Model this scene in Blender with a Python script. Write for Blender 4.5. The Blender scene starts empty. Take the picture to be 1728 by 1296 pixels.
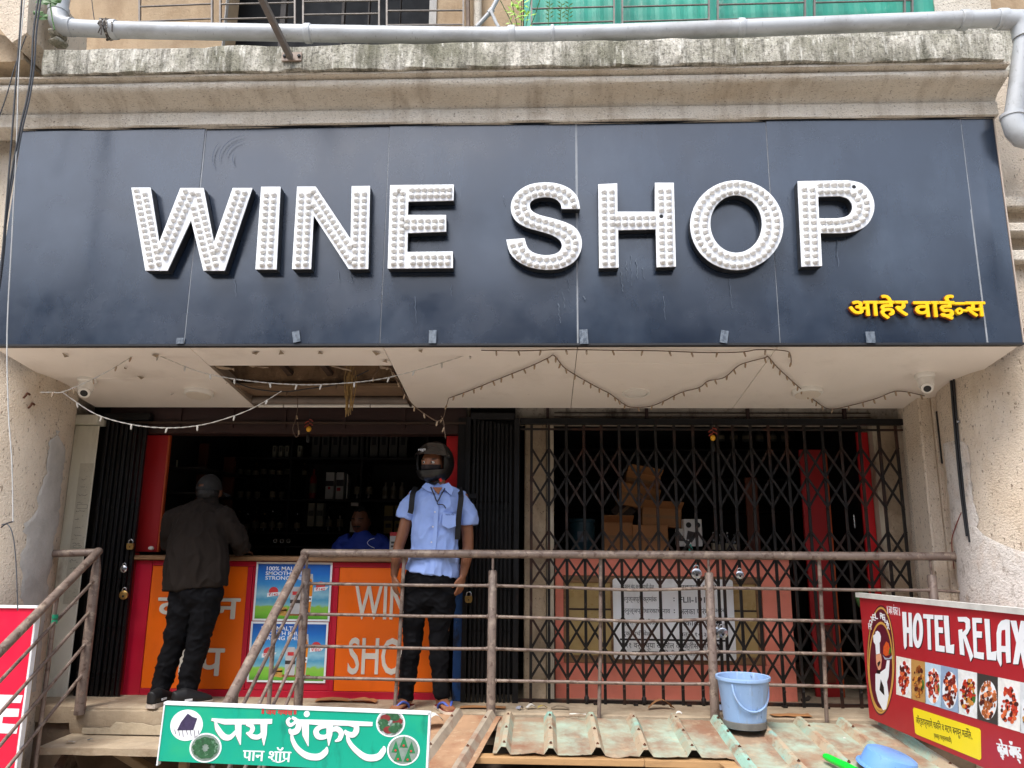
import bpy, bmesh, math, random
from mathutils import Vector, Matrix, noise

# ------------------------------------------------------------------ camera, sky, sun, exposure
SC = bpy.context.scene
COL = SC.collection
RND = random.Random(11)
PITCH, YAW, ROLL, FPX = math.radians(12.0), math.radians(2.3), math.radians(0.5), 1298.0
CAM = Vector((0.0, -5.6, 1.04))
FW = Vector((-math.sin(YAW) * math.cos(PITCH), math.cos(YAW) * math.cos(PITCH), math.sin(PITCH)))
_rt = Vector((math.cos(YAW), math.sin(YAW), 0))
_up = _rt.cross(FW)
RT = _rt * math.cos(ROLL) + _up * math.sin(ROLL)
UP = _up * math.cos(ROLL) - _rt * math.sin(ROLL)
cd = bpy.data.cameras.new('camera')
cam = bpy.data.objects.new('camera', cd)
COL.objects.link(cam)
cd.sensor_fit = 'HORIZONTAL'
cd.sensor_width = 36.0
cd.lens = 36.0 * FPX / 1728.0
cd.clip_start, cd.clip_end = 0.05, 2000
m3 = Matrix((RT, UP, -FW)).transposed()
cam.matrix_world = Matrix.Translation(CAM) @ m3.to_4x4()
SC.camera = cam

SUN_EL, SUN_AZ = math.radians(58), math.radians(205)     # azimuth measured from +Y, clockwise
w = bpy.data.worlds.new('World')
SC.world = w
w.use_nodes = True
nt = w.node_tree
bg = nt.nodes['Background']
sky = nt.nodes.new('ShaderNodeTexSky')
sky.sky_type = 'NISHITA'
sky.sun_disc = False
sky.sun_elevation = SUN_EL
sky.sun_rotation = SUN_AZ
sky.air_density, sky.dust_density, sky.ozone_density = 1.0, 2.0, 1.0
hs = nt.nodes.new('ShaderNodeHueSaturation')              # thin overcast: the blue is washed out evenly
hs.inputs['Saturation'].default_value = 0.62
nt.links.new(sky.outputs[0], hs.inputs['Color'])
nt.links.new(hs.outputs[0], bg.inputs['Color'])
bg.inputs['Strength'].default_value = 0.15
sd = bpy.data.lights.new('sun', 'SUN')
sun = bpy.data.objects.new('sun', sd)
COL.objects.link(sun)
sd.energy, sd.angle, sd.color = 1.3, math.radians(22), (1.0, 0.965, 0.92)
sdir = Vector((math.sin(SUN_AZ) * math.cos(SUN_EL), math.cos(SUN_AZ) * math.cos(SUN_EL), math.sin(SUN_EL)))
sun.rotation_euler = sdir.to_track_quat('Z', 'Y').to_euler()
sun.location = (0, -20, 30)
vs = SC.view_settings
vs.view_transform, vs.look, vs.gamma, vs.exposure = 'Standard', 'None', 1.0, 1.4
vs.use_curve_mapping = False

# ------------------------------------------------------------------ helpers: places
def ray(x, y):
    return RT * (x - 864) + UP * (648 - y) + FW * FPX
def at(x, y, Y):
    d = ray(x, y)
    return CAM + d * ((Y - CAM.y) / d.y)
def atz(x, y, z):
    d = ray(x, y)
    return CAM + d * ((z - CAM.z) / d.z)
def atx(x, y, X):
    d = ray(x, y)
    return CAM + d * ((X - CAM.x) / d.x)
def V(*a):
    return Vector(a)

class Frame:                                              # a flat sheet: origin, unit u, unit v, normal n
    def __init__(s, o, u, v):
        s.o, s.u = Vector(o), Vector(u).normalized()
        v = Vector(v)
        s.v = (v - s.u * v.dot(s.u)).normalized()
        s.n = s.u.cross(s.v)
    def __call__(s, a, b, h=0.0):
        return s.o + s.u * a + s.v * b + s.n * h
    def px(s, x, y):
        d = ray(x, y)
        p = CAM + d * ((s.o - CAM).dot(s.n) / d.dot(s.n))
        q = p - s.o
        return (q.dot(s.u), q.dot(s.v))
def wall_frame(Y):
    return Frame((0, Y, 0), (1, 0, 0), (0, 0, 1))

# ------------------------------------------------------------------ helpers: materials
def lin(c):
    if isinstance(c, str):
        c = [int(c[i:i + 2], 16) / 255 for i in (1, 3, 5)]
        return tuple(x / 12.92 if x <= 0.04045 else ((x + 0.055) / 1.055) ** 2.4 for x in c) + (1.0,)
    return tuple(c[:3]) + (1.0,)
MATS = {}
ORD = ('first', 'second', 'third', 'fourth', 'fifth', 'sixth', 'seventh', 'eighth', 'ninth', 'tenth', 'eleventh', 'twelfth')
def M(name, col, rough=0.6, metal=0.0, var=0.12, scale=5.0, layers=(), bump=0.0, bscale=60.0, rnd=0.0, spec=0.5, coat=0.0,
      stretch=(1, 1, 1), bumpdist=0.01, alpha=1.0, trans=0.0, rvar=0.08):
    """layers: (colour, scale, lo, hi, stretch, amount) - noise-masked stains with a shape of their own."""
    if name in MATS:
        return MATS[name]
    m = bpy.data.materials.new(name)
    m.use_nodes = True
    t = m.node_tree
    N, L = t.nodes, t.links
    b = N['Principled BSDF']
    geo = N.new('ShaderNodeNewGeometry')
    def noi(sc, det=5.0, st=(1, 1, 1), off=0.0, rough_=0.6):
        mp = N.new('ShaderNodeMapping')
        mp.inputs['Scale'].default_value = st
        mp.inputs['Location'].default_value = (off, off * 0.7, off * 1.3)
        L.new(geo.outputs['Position'], mp.inputs['Vector'])
        n = N.new('ShaderNodeTexNoise')
        n.inputs['Scale'].default_value = sc
        n.inputs['Detail'].default_value = det
        n.inputs['Roughness'].default_value = rough_
        L.new(mp.outputs[0], n.inputs['Vector'])
        return n.outputs['Fac']
    def rng(src, lo, hi, a, c):
        r = N.new('ShaderNodeMapRange')
        r.inputs['From Min'].default_value, r.inputs['From Max'].default_value = lo, hi
        r.inputs['To Min'].default_value, r.inputs['To Max'].default_value = a, c
        L.new(src, r.inputs['Value'])
        return r.outputs[0]
    base = N.new('ShaderNodeRGB')
    base.outputs[0].default_value = lin(col)
    cur = base.outputs[0]
    if var > 0:
        hsv = N.new('ShaderNodeHueSaturation')
        L.new(cur, hsv.inputs['Color'])
        L.new(rng(noi(scale, 6, stretch, 1.7), 0.3, 0.7, 1 - var, 1 + var), hsv.inputs['Value'])
        cur = hsv.outputs[0]
    if rnd > 0:
        oi = N.new('ShaderNodeObjectInfo')
        hsv = N.new('ShaderNodeHueSaturation')
        L.new(cur, hsv.inputs['Color'])
        L.new(rng(oi.outputs['Random'], 0, 1, 1 - rnd, 1 + rnd), hsv.inputs['Value'])
        cur = hsv.outputs[0]
    for k, (lc, sc, lo, hi, st, amt) in enumerate(layers):
        mx = N.new('ShaderNodeMix')
        mx.data_type = 'RGBA'
        L.new(rng(noi(sc, 7, st, 5.3 + 3.1 * k, 0.65), lo, hi, 0, amt), mx.inputs[0])
        L.new(cur, mx.inputs[6])
        mx.inputs[7].default_value = lin(lc)
        cur = mx.outputs[2]
    L.new(cur, b.inputs['Base Color'])
    if rvar > 0:
        L.new(rng(noi(scale * 2.3, 4, stretch, 9.1), 0.3, 0.7, max(0.02, rough - rvar), min(1, rough + rvar)), b.inputs['Roughness'])
    else:
        b.inputs['Roughness'].default_value = rough
    b.inputs['Metallic'].default_value = metal
    b.inputs['Specular IOR Level'].default_value = spec
    b.inputs['Coat Weight'].default_value = coat
    b.inputs['Alpha'].default_value = alpha
    b.inputs['Transmission Weight'].default_value = trans
    if bump > 0:
        bp = N.new('ShaderNodeBump')
        bp.inputs['Strength'].default_value = bump
        bp.inputs['Distance'].default_value = bumpdist
        L.new(noi(bscale, 6, stretch, 2.2, 0.62), bp.inputs['Height'])
        L.new(bp.outputs[0], b.inputs['Normal'])
    MATS[name] = m
    return m

# ------------------------------------------------------------------ helpers: meshes
WLOC = {}
class MB:
    def __init__(s):
        s.v, s.f, s.mi, s.cur = [], [], [], 0
    def add(s, vs_, fs):
        k = len(s.v)
        s.v.extend(Vector(p) for p in vs_)
        for f in fs:
            s.f.append([i + k for i in f])
            s.mi.append(s.cur)
        return s
    def box(s, x0, x1, y0, y1, z0, z1, bev=0.0):
        return s.obox(V((x0 + x1) / 2, (y0 + y1) / 2, (z0 + z1) / 2), V(1, 0, 0), V(0, 1, 0), V(0, 0, 1), abs(x1 - x0) / 2, abs(y1 - y0) / 2, abs(z1 - z0) / 2, bev)
    def obox(s, c, ax, ay, az, hx, hy, hz, bev=0.0):
        bev = min(bev, hx * .45, hy * .45, hz * .45)
        P = lambda a, b, d: c + ax * a + ay * b + az * d
        sg = [(i, j, k) for i in (-1, 1) for j in (-1, 1) for k in (-1, 1)]
        if bev <= 0:
            vs_ = [P(i * hx, j * hy, k * hz) for i, j, k in sg]
            return s.add(vs_, [(0, 1, 3, 2), (4, 6, 7, 5), (0, 4, 5, 1), (2, 3, 7, 6), (0, 2, 6, 4), (1, 5, 7, 3)])
        vs_, ix = [], {}
        for i, j, k in sg:
            for a in range(3):
                q = [hx - bev, hy - bev, hz - bev]
                q[a] = (hx, hy, hz)[a]
                ix[(i, j, k, a)] = len(vs_)
                vs_.append(P(i * q[0], j * q[1], k * q[2]))
        fs = []
        for a in range(3):
            o = [x for x in range(3) if x != a]
            for sgn in (-1, 1):
                cyc = []
                for p, q in ((-1, -1), (1, -1), (1, 1), (-1, 1)):
                    t = [0, 0, 0]
                    t[a], t[o[0]], t[o[1]] = sgn, p, q
                    cyc.append(ix[(*t, a)])
                fs.append(cyc)
        for a in range(3):
            o = [x for x in range(3) if x != a]
            for p in (-1, 1):
                for q in (-1, 1):
                    r = []
                    for e in (-1, 1):
                        t = [0, 0, 0]
                        t[a], t[o[0]], t[o[1]] = e, p, q
                        r.append(tuple(t))
                    fs.append([ix[(*r[0], o[0])], ix[(*r[0], o[1])], ix[(*r[1], o[1])], ix[(*r[1], o[0])]])
        for i, j, k in sg:
            fs.append([ix[(i, j, k, 0)], ix[(i, j, k, 1)], ix[(i, j, k, 2)]])
        return s.add(vs_, fs)
    def bar(s, a, b, w, h, up=(0, 0, 1), bev=0.0):        # rectangular bar from a to b
        a, b = Vector(a), Vector(b)
        d = (b - a)
        ln = d.length
        d.normalize()
        u = Vector(up)
        sx = d.cross(u)
        if sx.length < 1e-4:
            sx = d.cross(V(1, 0, 0))
        sx.normalize()
        sz = sx.cross(d)
        return s.obox((a + b) / 2, d, sx, sz, ln / 2, w / 2, h / 2, bev)
    def tube(s, pts, r, seg=8, caps=True, rr=None):
        pts = [Vector(p) for p in pts]
        n = len(pts)
        rads = rr if rr else [r] * n
        prev = None
        rings = []
        for i, p in enumerate(pts):
            d = (pts[min(i + 1, n - 1)] - pts[max(i - 1, 0)]).normalized()
            if prev is None:
                u = d.orthogonal().normalized()
            else:
                u = (prev - d * prev.dot(d)).normalized()
            prev = u
            q = d.cross(u)
            rings.append([p + (u * math.cos(2 * math.pi * k / seg) + q * math.sin(2 * math.pi * k / seg)) * rads[i] for k in range(seg)])
        vs_ = [x for rg in rings for x in rg]
        fs = []
        for i in range(n - 1):
            for k in range(seg):
                fs.append((i * seg + k, i * seg + (k + 1) % seg, (i + 1) * seg + (k + 1) % seg, (i + 1) * seg + k))
        if caps:
            fs.append(tuple(range(seg))[::-1])
            fs.append(tuple((n - 1) * seg + k for k in range(seg)))
        return s.add(vs_, fs)
    def lathe(s, prof, c, seg=24, axis=(0, 0, 1), caps=True):   # prof: (radius, height)
        ax = Vector(axis).normalized()
        u = ax.orthogonal().normalized()
        q = ax.cross(u)
        c = Vector(c)
        vs_ = [c + ax * h + (u * math.cos(2 * math.pi * k / seg) + q * math.sin(2 * math.pi * k / seg)) * r for r, h in prof for k in range(seg)]
        fs = []
        for i in range(len(prof) - 1):
            for k in range(seg):
                fs.append((i * seg + k, i * seg + (k + 1) % seg, (i + 1) * seg + (k + 1) % seg, (i + 1) * seg + k))
        if caps:
            fs.append(tuple(range(seg))[::-1])
            fs.append(tuple((len(prof) - 1) * seg + k for k in range(seg)))
        return s.add(vs_, fs)
    def ball(s, c, rx, ry=None, rz=None, seg=12, rings=8):
        ry = rx if ry is None else ry
        rz = rx if rz is None else rz
        c = Vector(c)
        vs_ = [c + V(0, 0, rz)]
        for i in range(1, rings):
            th = math.pi * i / rings
            for k in range(seg):
                ph = 2 * math.pi * k / seg
                vs_.append(c + V(rx * math.sin(th) * math.cos(ph), ry * math.sin(th) * math.sin(ph), rz * math.cos(th)))
        vs_.append(c - V(0, 0, rz))
        fs = [(0, 1 + k, 1 + (k + 1) % seg) for k in range(seg)]
        for i in range(rings - 2):
            for k in range(seg):
                a = 1 + i * seg
                fs.append((a + k, a + seg + k, a + seg + (k + 1) % seg, a + (k + 1) % seg))
        a = 1 + (rings - 2) * seg
        fs += [(a + k, len(vs_) - 1, a + (k + 1) % seg) for k in range(seg)]
        return s.add(vs_, fs)
    def prism(s, poly, fr, h0, h1):                       # simple polygon (local u,v) extruded along the frame normal
        n = len(poly)
        ar = sum(poly[i][0] * poly[(i + 1) % n][1] - poly[(i + 1) % n][0] * poly[i][1] for i in range(n))
        if ar < 0:
            poly = poly[::-1]
        vs_ = [fr(a, b, h0) for a, b in poly] + [fr(a, b, h1) for a, b in poly]
        fs = [tuple(range(n))[::-1], tuple(range(n, 2 * n))]
        fs += [(i, (i + 1) % n, n + (i + 1) % n, n + i) for i in range(n)]
        return s.add(vs_, fs)
    def ring(s, outer, inner, fr, h0, h1):                # band between two loops with equal point counts
        n = len(outer)
        vs_ = [fr(a, b, h) for h in (h0, h1) for a, b in outer] + [fr(a, b, h) for h in (h0, h1) for a, b in inner]
        o0, o1, i0, i1 = 0, n, 2 * n, 3 * n
        fs = []
        for k in range(n):
            j = (k + 1) % n
            fs += [(o1 + k, o1 + j, i1 + j, i1 + k), (o0 + j, o0 + k, i0 + k, i0 + j), (o0 + k, o0 + j, o1 + j, o1 + k), (i0 + j, i0 + k, i1 + k, i1 + j)]
        return s.add(vs_, fs)
    def flat(s, vf, fr, x0, y0, x1, y1, h0, h1, keep=False, slant=0.0):   # a 2-D mesh (text) fitted into a rectangle of the frame, with thickness
        vv, ff = vf
        ax, bx = min(p[0] for p in vv), max(p[0] for p in vv)
        ay, by = min(p[1] for p in vv), max(p[1] for p in vv)
        sx, sy = (x1 - x0) / max(1e-6, bx - ax), (y1 - y0) / max(1e-6, by - ay)
        if keep:
            sx = sy = min(sx, sy)
        pts = [(x0 + (p[0] - ax) * sx + slant * (p[1] - ay) * sy, y0 + (p[1] - ay) * sy) for p in vv]
        n = len(pts)
        vs_ = [fr(a, b, h1) for a, b in pts] + [fr(a, b, h0) for a, b in pts]
        ec = {}
        for f in ff:
            for i in range(len(f)):
                e = (f[i], f[(i + 1) % len(f)])
                ec[tuple(sorted(e))] = ec.get(tuple(sorted(e)), []) + [e]
        fs = [tuple(f) for f in ff]
        for k, es in ec.items():
            if len(es) == 1:
                a, b = es[0]
                fs.append((b, a, a + n, b + n))
        return s.add(vs_, fs)
    def stroke(s, pts, w, fr, h0, h1, ends=None):         # ribbon of given width(s) along a 2-D polyline
        n = len(pts)
        ws = w if isinstance(w, (list, tuple)) else [w] * n
        Lp, Rp = [], []
        for i in range(n):
            a, b = pts[max(i - 1, 0)], pts[min(i + 1, n - 1)]
            dx, dy = b[0] - a[0], b[1] - a[1]
            l = math.hypot(dx, dy) or 1e-6
            nx, ny = -dy / l, dx / l
            k = 1.0
            if 0 < i < n - 1:                             # mitre
                d1 = (pts[i][0] - a[0], pts[i][1] - a[1])
                l1 = math.hypot(*d1) or 1e-6
                k = 1 / max(0.5, nx * -d1[1] / l1 + ny * d1[0] / l1)
            Lp.append((pts[i][0] + nx * ws[i] / 2 * k, pts[i][1] + ny * ws[i] / 2 * k))
            Rp.append((pts[i][0] - nx * ws[i] / 2 * k, pts[i][1] - ny * ws[i] / 2 * k))
        vs_ = [fr(*p, h1) for p in Lp] + [fr(*p, h1) for p in Rp] + [fr(*p, h0) for p in Lp] + [fr(*p, h0) for p in Rp]
        fs = []
        for i in range(n - 1):
            fs += [(n + i, n + i + 1, i + 1, i), (i, i + 1, 2 * n + i + 1, 2 * n + i), (n + i + 1, n + i, 3 * n + i, 3 * n + i + 1)]
        fs += [(0, 2 * n, 3 * n, n), (n - 1, 2 * n - 1, 4 * n - 1, 3 * n - 1)]
        return s.add(vs_, fs)
    def build(s, name, mat, parent=None, smooth=None, kind=None, origin=None):
        me = bpy.data.meshes.new(name)
        if origin is None:
            lo = [min(p[i] for p in s.v) for i in range(3)]
            hi = [max(p[i] for p in s.v) for i in range(3)]
            origin = Vector([(a + b) / 2 for a, b in zip(lo, hi)])
        else:
            origin = Vector(origin)
        me.from_pydata([p - origin for p in s.v], [], s.f)
        for mm in (mat if isinstance(mat, (list, tuple)) else [mat]):
            me.materials.append(mm)
        if any(s.mi):
            me.polygons.foreach_set('material_index', s.mi)
        if smooth is not None:
            me.polygons.foreach_set('use_smooth', [True] * len(me.polygons))
            me.set_sharp_from_angle(angle=math.radians(smooth))
        me.update()
        o = bpy.data.objects.new(name, me)
        return place(o, origin, parent, kind)
def place(o, origin, parent=None, kind=None):
    COL.objects.link(o)
    origin = Vector(origin)
    if parent is not None:
        o.parent = parent
        o.location = origin - WLOC[parent.name]
    else:
        o.location = origin
    WLOC[o.name] = origin
    if kind:
        o['kind'] = kind
    return o
def mesh_from(ob_mesh, name, mat, parent, origin=(0, 0, 0)):
    o = bpy.data.objects.new(name, ob_mesh)
    ob_mesh.materials.clear()
    ob_mesh.materials.append(mat)
    return place(o, origin, parent)
def thing(name, label, cat, loc=(0, 0, 0), group=None):
    o = bpy.data.objects.new(name, None)
    o.empty_display_size = 0.1
    place(o, loc)
    return tag(o, label, cat, group)
def tag(o, label, cat, group=None):
    o['label'] = label
    o['category'] = cat
    if group:
        o['group'] = group
    return o
def struct(o):
    o['kind'] = 'structure'
    return o
def dup(root, loc, label=None, group=None):
    r = root.copy()
    COL.objects.link(r)
    r.location = loc
    WLOC[r.name] = Vector(loc)
    for ch in list(root.children):
        c = ch.copy()
        COL.objects.link(c)
        c.parent = r
        WLOC[c.name] = Vector(loc) + c.location
        for g in list(ch.children):
            d = g.copy()
            COL.objects.link(d)
            d.parent = c
    if label:
        r['label'] = label
    if group:
        r['group'] = group
    return r
def smoothpath(pts, n=6):                                 # Catmull-Rom
    pts = [Vector(p) for p in pts]
    out = []
    for i in range(len(pts) - 1):
        p0, p1, p2, p3 = pts[max(i - 1, 0)], pts[i], pts[i + 1], pts[min(i + 2, len(pts) - 1)]
        for k in range(n):
            t = k / n
            out.append(0.5 * ((2 * p1) + (p2 - p0) * t + (2 * p0 - 5 * p1 + 4 * p2 - p3) * t * t + (3 * p1 - p0 - 3 * p2 + p3) * t ** 3))
    out.append(pts[-1])
    return out
def sp2(pts, n=6):
    return [(p.x, p.y) for p in smoothpath([(a, b, 0) for a, b in pts], n)]
def ell(cx, cy, rx, ry, n=32, a0=0.0):
    return [(cx + rx * math.cos(a0 + 2 * math.pi * k / n), cy + ry * math.sin(a0 + 2 * math.pi * k / n)) for k in range(n)]

# flat letter shapes, taken from the program's own built-in lettering
_txt = {}
def text(s_, bold=0.0):
    k = (s_, bold)
    if k not in _txt:
        cu = bpy.data.curves.new('lettering', 'FONT')
        cu.body = s_
        cu.offset = bold
        cu.resolution_u = 3
        ob = bpy.data.objects.new('lettering', cu)
        COL.objects.link(ob)
        dg = bpy.context.evaluated_depsgraph_get()
        dg.update()
        me = ob.evaluated_get(dg).to_mesh()
        _txt[k] = ([(v.co.x, v.co.y) for v in me.vertices], [tuple(p.vertices) for p in me.polygons])
        ob.evaluated_get(dg).to_mesh_clear()
        bpy.data.objects.remove(ob)
        bpy.data.curves.remove(cu)
    return _txt[k]
for s_, b_ in (('WINE', .012), ('SHOP', .012), ('वाईन', 0), ('शॉप', 0), ('आहेर', 0), ('वाई', 0), ('स', 0), ('जय गणेश', 0), ('पान शॉप', 0), ('॥', 0),
               ('100% MALT', .015), ('SMOOTH BHI.', .015), ('STRONG BHI.', .015), ('₹140', .01), ('₹80', .01), ('HOTEL RELAX', .012),
               ('अनुज्ञप्ती क्रमांक', 0), (':', .02), ('FLII-191', .01), ('अनुज्ञप्तीधारकाचे नाव', 0), ('अलका पोरंग', 0), ('अहेर', 0), ('दुकान बंद करण्याची वेळ', 0),
               ('सकाळी १० ते', 0), ('दुकानाची वेळ', 0), ('रात्री १०.३०', 0), ('२१ वर्षाच्या खालील व्यक्तीस कोणतीही', 0), ('मद्य सेवन विक्री केले जाणार नाही', 0),
               ('ऑर्डरप्रमाणे चकिन व मटण बनवून मळिेल.', 0), ('(फक्त पार्सलसाठी)', 0), ('व्हेज ॲण्ड', 0), ('॥ जय शंकर ॥', 0), ('vega', .0), ('भारत गॅस', 0)):
    text(s_, b_)

# ------------------------------------------------------------------ materials
PLASTER = M('plaster', '#dfd0bc', 0.9, var=0.08, scale=2.2, bump=1.0, bscale=85, bumpdist=0.016, layers=(
    ('#c4ad90', 2.4, 0.48, 0.70, (1, 1, .5), 0.6), ('#a3875f', 5, 0.60, 0.78, (1, 1, .25), 0.5), ('#6a543c', 62, 0.60, 0.64, (1, 1, 0.45), 0.75), ('#5d4a38', 105, 0.62, 0.66, (1, 1, 1.0), 0.6)))
PLASTER_DK = M('plaster_brown', '#a8957c', 0.92, var=0.2, scale=4, bump=0.9, bscale=55, layers=(
    ('#4d3b2b', 60, 0.6, 0.68, (1, 1, 1), 0.7), ('#6b5540', 5, 0.5, 0.7, (1, 1, .5), 0.7)))
CORNICE = M('cornice_plaster', '#d3cabb', 0.9, var=0.08, scale=3, bump=0.9, bscale=90, bumpdist=0.012, layers=(
    ('#b8a58a', 4, 0.48, 0.7, (.3, 1, 2), 0.55), ('#8a7761', 2.5, 0.5, 0.7, (4, 1, .5), 0.5), ('#57483a', 110, 0.59, 0.64, (.5, 1, 1.1), 0.7), ('#6e5c48', 160, 0.58, 0.66, (.6, 1, 1), 0.6)))
MOULD = M('mouldy_concrete', '#d0cabd', 0.93, var=0.18, scale=14, bump=0.9, bscale=90, layers=(
    ('#6f6d58', 2.2, 0.40, 0.60, (1, 1, .9), 0.85), ('#8c8978', 38, 0.44, 0.62, (1, 1, .8), 0.6), ('#4a473b', 4.0, 0.46, 0.66, (5, 1, .45), 0.75), ('#2f2d25', 70, 0.50, 0.66, (1, 1, .7), 0.7), ('#e6e2d6', 18, 0.55, 0.68, (1.6, 1, .35), 0.7),
    ('#4c4a36', 5.5, 0.57, 0.68, (1, 1, .4), 0.65)))
CEMENT = M('grey_cement', '#b3afa9', 0.92, var=0.14, scale=9, bump=0.5, bscale=50, layers=(('#8e877d', 4, .5, .7, (1, 1, .5), .5),))
WHITEWASH = M('whitewash', '#d6d0c8', 0.9, var=0.1, scale=7, bump=0.8, bscale=70, bumpdist=.014, layers=(('#c0a483', 2.6, 0.46, 0.62, (1, 1, .5), 0.75), ('#8f8478', 26, 0.55, 0.64, (1, 1, .6), 0.6), ('#a67f55', 4, 0.58, 0.72, (1, 1, .3), 0.6), ('#5d4a38', 95, 0.61, 0.65, (1, 1, 1.0), 0.6)))
CONCRETE = M('dusty_concrete', '#a8977f', 0.95, var=0.15, scale=5, bump=0.5, bscale=35, layers=(
    ('#7d6750', 3.5, 0.48, 0.66, (1, 1, 1), 0.6), ('#c2b39c', 11, 0.55, 0.7, (1, 1, 1), 0.5), ('#544638', 45, 0.64, 0.7, (1, 1, 1), 0.6)))
EARTH = M('street_ground', '#a89d8f', 0.95, var=0.2, scale=1.2, bump=0.4, bscale=20)
ACP = M('navy_panel', '#1d2838', 0.24, var=0.12, scale=1.3, spec=1.0, coat=0.0, bump=0.03, bscale=9, rvar=0.09, layers=(
    ('#3d4a5a', 1.7, 0.48, 0.75, (1, 1, .5), 0.5), ('#5a626c', 70, 0.68, 0.74, (1, 1, .25), 0.35), ('#2a3546', 9, 0.5, 0.75, (1, 1, .18), 0.4)))
SEAL = M('sealant', '#8d9196', 0.7, var=0.15, scale=20)
DARKTRIM = M('dark_trim', '#1a1b1e', 0.6, var=0.1)
SOFFIT = M('soffit_panel', '#e8e0d6', 0.42, var=0.05, scale=1.5, spec=0.4, layers=(('#a0917f', 2.2, 0.55, 0.8, (1, 1, 1), 0.35), ('#7a6a58', 24, 0.66, 0.73, (1, 2, 1), 0.4)))
WHITEPL = M('white_plastic', '#e6e2da', 0.4, var=0.05, scale=6, layers=(('#b9a98f', 7, 0.55, 0.75, (1, 1, 1), 0.4),))
LETTER = M('white_acrylic', '#eef0f2', 0.35, var=0.03, scale=5, layers=(('#b9b6ad', 9, 0.58, 0.75, (1, 1, .4), 0.35),))
LETSIDE = M('letter_side', '#2b2d31', 0.4, metal=0.3, var=0.15, scale=10)
BULB = M('bulb_lens', '#dcdad6', 0.18, var=0.05, scale=30, spec=0.6, layers=(('#a89f92', 40, 0.56, 0.7, (1, 1, 1), 0.4),))
BLACK = M('black', '#0a0a0b', 0.6, var=0.1)
YELLOW = M('yellow_acrylic', '#f5c400', 0.35, var=0.04, scale=6, layers=(('#d8a300', 12, .55, .75, (1, 1, 1), .4),))
DKRED = M('letter_edge_red', '#8e3a1a', 0.5)
PVC = M('pvc_grey', '#b3b6b8', 0.42, var=0.06, scale=4, layers=(('#6a6257', 4, 0.48, 0.70, (.5, 1, 1), 0.55), ('#3b3630', 40, 0.62, 0.7, (2, 1, .3), 0.55)))
RAILM = M('railing_paint', '#7c6c62', 0.5, var=0.2, scale=14, metal=0.15, bump=.25, bscale=60, bumpdist=.004, layers=(('#a09080', 14, 0.54, 0.62, (1, 1, 1), 0.75), ('#4f3b30', 22, 0.54, 0.62, (1, 1, 1), 0.75), ('#7a4a34', 9, .64, .72, (1, 1, 1), .5)))
BLACKSTEEL = M('black_steel', '#0d0d0f', 0.42, metal=0.2, var=0.25, scale=12, rnd=0.3, spec=.4, layers=(('#301c14', 10, 0.60, 0.70, (1, 1, .4), 0.6), ('#2c2b2c', 30, 0.58, 0.7, (1, 1, .3), 0.45)))
GATESTEEL = M('rusty_gate_steel', '#191513', 0.5, metal=0.2, var=0.25, scale=9, rnd=0.35, spec=.4, layers=(('#4a2a1c', 5, 0.5, 0.66, (1, 1, .5), 0.75), ('#5f5148', 30, 0.6, 0.7, (1, 1, .4), 0.5)))
STEEL = M('bright_steel', '#b9bbbd', 0.25, metal=0.9, var=0.08, scale=12)
BRASS = M('brass', '#b08d52', 0.35, metal=0.8, var=0.12, scale=15)
RED = M('counter_red', '#b81230', 0.38, var=0.07, scale=3, layers=(('#7d1424', 6, 0.56, 0.74, (1, 1, .4), 0.5), ('#8c7a70', 30, 0.66, 0.74, (1, 1, .5), 0.35)))
DARKRED = M('jamb_red', '#9a1014', 0.45, var=0.08, scale=3)
ORANGE = M('counter_orange', '#ef6a08', 0.4, var=0.05, scale=3, layers=(('#c8540a', 5, 0.55, 0.75, (1, 1, .5), 0.4), ('#a56a48', 26, 0.67, 0.75, (1, 1, .5), 0.4)))
OFFWHITE = M('counter_letter', '#d9d3c6', 0.5, var=0.06, scale=6)
PINK = M('pink_laminate', '#ec8a74', 0.45, var=0.08, scale=3, layers=(('#b3604e', 5, 0.52, 0.72, (1, 1, .4), 0.5), ('#5d4038', 60, 0.66, 0.72, (1, 1, 1), 0.5)))
WOOD = M('ledge_wood', '#8d6a48', 0.6, var=0.25, scale=6, stretch=(1, 6, 6), bump=0.3, bscale=30, layers=(('#4a3524', 8, .52, .68, (1, 5, 5), .6),))
DKWOOD = M('dark_wood', '#3b2a1e', 0.6, var=0.25, scale=6, stretch=(1, 6, 6))
PLYWOOD = M('plywood', '#b08a5e', 0.7, var=0.15, scale=5, stretch=(1, 5, 5), layers=(('#7d5e3f', 9, .52, .7, (.6, 4, 4), .6), ('#5a5149', 40, .63, .7, (1, 1, 1), .5)))
CARD = M('cardboard', '#a9774a', 0.85, var=0.1, scale=6, rnd=0.12, layers=(('#7d5533', 7, .55, .72, (1, 1, 1), .5),))
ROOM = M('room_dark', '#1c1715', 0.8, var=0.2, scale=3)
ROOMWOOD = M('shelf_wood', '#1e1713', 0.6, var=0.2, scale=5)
CREAM = M('cream_board', '#e2dfcf', 0.6, var=0.06, scale=3, layers=(('#9b8f74', 4, .52, .72, (1, 1, .3), .55), ('#7d4f2c', 3.2, .66, .76, (1, 1, .5), .6)))
SHEET = M('green_sheet', '#2f9a83', 0.5, var=0.12, scale=3, layers=(('#1f6f60', 4, .5, .7, (1, 1, .3), .6), ('#9ab5a4', 14, .6, .72, (1, 1, .4), .5), ('#5b5a46', 8, .62, .74, (1, 1, .4), .6)))
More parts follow.
